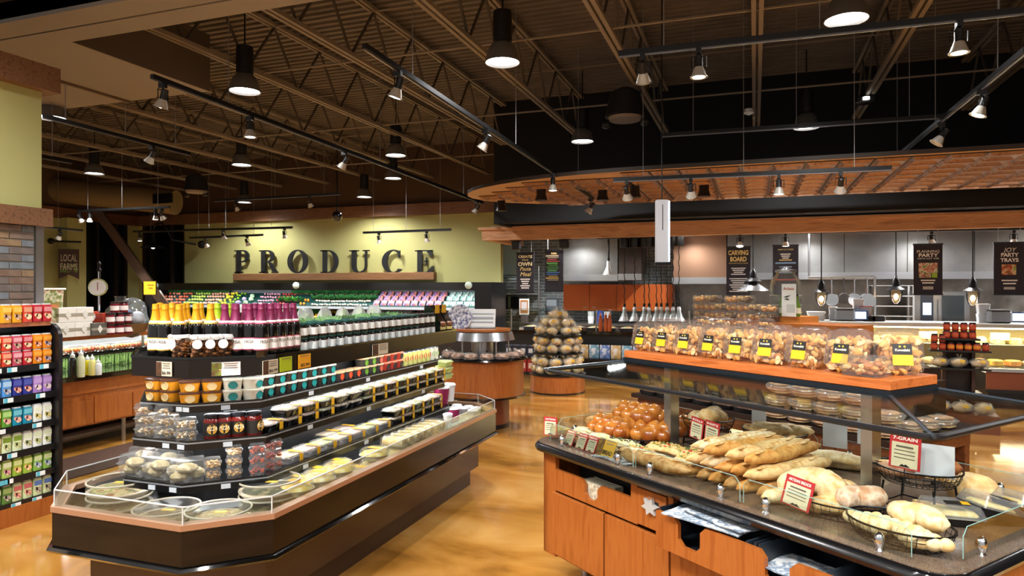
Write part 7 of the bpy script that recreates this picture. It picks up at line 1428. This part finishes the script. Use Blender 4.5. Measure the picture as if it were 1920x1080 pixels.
# sheet pan rack, combi oven, pots
q = P(1672, 610, Y=16.9)
rkp = [('frame', MB().tube([(-.42, 0, 0), (-.42, 0, 1.95), (.42, 0, 1.95), (.42, 0, 0)], .025, 8).tube([(-.42, .5, 0), (-.42, .5, 1.95), (.42, .5, 1.95), (.42, .5, 0)], .025, 8).mesh(M('#c8cacc', .3, .8)))]
for k in range(7): rkp.append(('rail', MB().tube([(-.42, 0, .4+k*.22), (.42, 0, .4+k*.22)], .014, 6).mesh(M('#c8cacc', .3, .8))))
inst('sheet_pan_rack', rkp, 'tall tubular steel pan rack behind the deli case', 'rack', (q[0], 16.9, 0))
a, b = KX(1714, 16.9), KX(1818, 16.9)
inst('combi_oven', [('cabinet', MB().bx(-(b-a)/2, (b-a)/2, 0, .8, .5, 1.82).mesh(SS, False)), ('control_panel', MB().bx(-(b-a)/2+.12, -(b-a)/2+.36, -.02, 0, .9, 1.76).mesh(M('#1a1d24', .3), False), (0, 0, 0), [('display', MB().bx(-(b-a)/2+.16, -(b-a)/2+.32, -.026, -.02, 1.32, 1.58).mesh(M('#9ab8dc', .4, emit=.8), False)), ('knob', MB().lathe([(.05, 0), (.05, .03), (0, .035)], 12, mat=Matrix.Translation((-(b-a)/2+.24, -.02, 1.1)) @ Matrix.Rotation(PI/2, 4, 'X')).mesh(STEEL))]), ('door_glass', MB().bx(-(b-a)/2+.52, (b-a)/2-.1, -.02, 0, .85, 1.74).mesh(M('#2b2f30', .12, .4), False)), ('handle', MB().cyl((-(b-a)/2+.46, -.05, .95), .02, .7, 8).mesh(STEEL)), ('stand', MB().bx(-(b-a)/2, (b-a)/2, .05, .75, 0, .5).mesh(SSD, False))], 'steel combi oven with control panel under the party banner', 'oven', ((a+b)/2, 16.9, 0))
pr2 = [P(1515, 520, Y=16.2), P(1640, 519, Y=16.2)]
ra = ob('pot_rail', None, None, pr2[0], label='steel rail with hanging pots in front of the hood', cat='rail')
ob('bar', MB().tube([(0, 0, 0), (pr2[1][0]-pr2[0][0], 0, 0)], .03, 6).mesh(STEEL), ra); ob('post', MB().tube([(pr2[1][0]-pr2[0][0], 0, .0), (pr2[1][0]-pr2[0][0], 0, -1.2)], .03, 6).mesh(STEEL), ra); ob('post', MB().tube([(.02, 0, .0), (.02, 0, 3.27-pr2[0][2])], .02, 6).mesh(STEEL), ra)
def pot(r, d, m=STEEL): return [('bowl', MB().lathe([(0, d), (r*.9, d), (r, 0), (r*.96, 0), (r*.86, d*.9), (0, d*.93)], 20, mat=Matrix.Rotation(PI/2, 4, 'X'), cap=False).mesh(m)), ('handle', MB().tube([(0, 0, r*.9), (0, 0, r+.3), (0, .03, r+.33)], .018, 6).mesh(m))]
for i, (px, r_, d_, nm) in enumerate(((1560, .15, .04, 'shallow round frying pan at left of the rail'), (1583, .12, .1, 'small dark saucepan in the middle of the rail'), (1603, .15, .12, 'polished saucepan left of the pair'), (1627, .17, .12, 'large polished wok at right of the rail'))):
    t = (px-1515)/125; zr = pr2[0][2]+(pr2[1][2]-pr2[0][2])*t; inst('hanging_pan', pot(r_, d_, SSD if i == 1 else CHROME), nm, 'pan', (KX(px, 16.1), 16.17, zr-r_-.34), 0, 'hanging pans')
# caged pendants and kitchen track
A, B = track(P(1385, 437, Y=15.3), P(1945, 428, Y=15.3), 'black rail under the header beam over the deli', drop=0)
for i, px in enumerate((1381, 1474, 1747, 1901)): head(A, B, max(.005, fy(A, B, px)), 20 if i % 2 == 0 else 0, 'black spotlight under the header beam, %s from left' % nth(i), PI, True, 60)
for i, (px, py) in enumerate(((1412, 545), (1540, 566), (1680, 562), (1824, 565))):
    p = P(px, py, Y=15.3); top = A[2]+.0-p[2]
    if i == 0: sh = ('shade', MB().lathe([(.05, .2), (.1, .16), (.3, .02), (.32, 0), (.3, 0), (.09, .13)], 18, cap=False).mesh(M('#8a8c90', .25, .8)))
    else: sh = ('cage', MB().lathe([(.09, .2), (.1, .1), (.08, -.02), (.03, -.08)], 12, cap=False).mesh(GL('#f2ead8', .8, .05)), (0, 0, 0), [('cage_wire', MB().tube([(.105*math.cos(0), 0, .18), (.105, 0, .08), (.07, 0, -.05), (-.07, 0, -.05), (-.105, 0, .08), (-.105, 0, .18)], .008, 4).mesh(DARKMETAL))])
    inst('cage_pendant', [('cap', MB().lathe([(.17, .2), (.12, .24), (.07, .27), (.07, .38), (.03, .44), (.015, .48)], 14).mesh(DARKMETAL)), sh, ('bulb', MB().ball((0, 0, .06), (.045, .045, .06), 8, 6).mesh(M('#ffd08a', .5, emit=14.))), ('stem', MB().cyl((0, 0, .46), .012, max(.1, top-.46), 6).mesh(BLACK))], ('cone shaded pendant beside the carving board banner' if i == 0 else 'caged bulb pendant, %s from left over the deli case' % nth(i)), 'pendant lamp', p, 0, 'deli pendants')
# white light box hanging before the canopy
a = P(1229, 493, d=9.3); hb_z = P(1241, 375, d=9.3)[2]-a[2]
lx = ob('light_box', None, None, (P(1241, 493, d=9.3)[0], P(1241, 493, d=9.3)[1], a[2]), .35, label='tall white box hanging in front of the kitchen', cat='light box')
ob('body', MB().box((0, 0, hb_z/2), (.17, .1, hb_z), bev=.01).mesh(M('#b9bcc2', .5), False), lx); ob('lit_edge', MB().box((.09, -.01, hb_z/2), (.012, .09, hb_z*.96)).mesh(M('#dff2ff', .5, emit=2.5), False), lx); ob('slit', MB().box((-.0, -.052, hb_z*.72), (.008, .004, hb_z*.4)).mesh(DARKMETAL, False), lx); ob('cable', MB().tube([(0, 0, hb_z), (0, 0, zd-a[2])], .008, 5).mesh(BLACK), lx); ob('foot', MB().box((0, 0, -.015), (.2, .13, .03)).mesh(DARKMETAL, False), lx)
# dark lamp boxes under canopy and header
for i, (px, py) in enumerate(((1015, 358), (940, 380), (1130, 358), (1190, 352), (1320, 350))): q = P(px, py, z=3.54); inst('canopy_spot', [('box', MB().lathe([(.08, .04), (.08, -.06), (.11, -.16), (.1, -.16)], 12).mesh(BLACK)), ('lens', MB().lathe([(0, -.1), (.09, -.155)], 12, cap=False).mesh(M('#3a3836', .4)))], 'black canister spot under the copper canopy, %s in order' % nth(i), 'spotlight', q, 0, 'canopy canister spots')
for i, (px, py) in enumerate(((968, 458), (1058, 455))): q = P(px, py, Y=15.4); inst('header_spot', [('box', MB().box((0, 0, 0), (.2, .18, .2), bev=.02).mesh(BLACK)), ('bracket', MB().box((0, 0, .13), (.3, .1, .05)).mesh(BLACK, False))], 'black square spot under the header at '+('left' if i == 0 else 'right')+' of the menu boards', 'spotlight', (q[0], q[1], 2.92), 0, 'header spots')
# left kitchen corner: shelving, notice, dispenser
kx = KX(975, 17.9)
sv = ob('steel_shelving', None, None, (kx, 17.9, 0), label='steel wire shelving in the left kitchen corner', cat='shelving')
for z_ in (.95, 1.3, 1.75, 2.1): ob('shelf', MB().bx(-.55, .55, 0, .5, z_-.03, z_).mesh(STEEL, False), sv)
for x_ in (-.54, .54): ob('post', MB().cyl((x_, .02, 0), .025, 2.5, 8).mesh(STEEL), sv)
inst('microwave', [('case', MB().box((0, 0, .2), (.6, .4, .4), bev=.01).mesh(BLACK)), ('door', MB().box((-.06, -.205, .2), (.42, .02, .32)).mesh(GLOSSBLACK, False))], 'black oven on the corner steel shelving', 'oven', (kx-.2, 18.12, 1.301))
inst('steel_tray', [('tray', MB().box((0, 0, .05), (.7, .4, .1), bev=.03).mesh(M('#b8c8cc', .25, .8))), ('rim', MB().box((0, 0, .105), (.74, .44, .012)).mesh(STEEL, False))], 'steel tray on the top corner shelf', 'tray', (kx-.1, 18.12, 2.101))
q = P(983, 575, Y=17.86); inst('notice', [('frame', MB().box((0, 0, 0), (.28, .02, .44)).mesh(WHITE, False)), ('print', MB().box((0, -.012, 0), (.22, .004, .36)).mesh(M('#b5743a', .6), False)), ('panel', MB().box((0, -.016, .02), (.16, .004, .22)).mesh(M('#d8d4d4', .6), False)), ('stand', MB().box((0, .02, -.33), (.2, .02, .22)).mesh(STEEL, False))], 'framed notice with an orange print at the corner shelves', 'notice', (q[0], q[1], q[2]))
q = P(1034, 572, Y=19.0); inst('towel_dispenser', [('body', MB().box((0, 0, 0), (.36, .2, .42), bev=.04).mesh(M('#7d8a94', .3, .4))), ('window', MB().box((0, -.105, .06), (.3, .01, .18)).mesh(M('#a9b6be', .25), False))], 'grey towel dispenser on the brick kitchen wall', 'dispenser', (q[0], 19.09, q[2]))
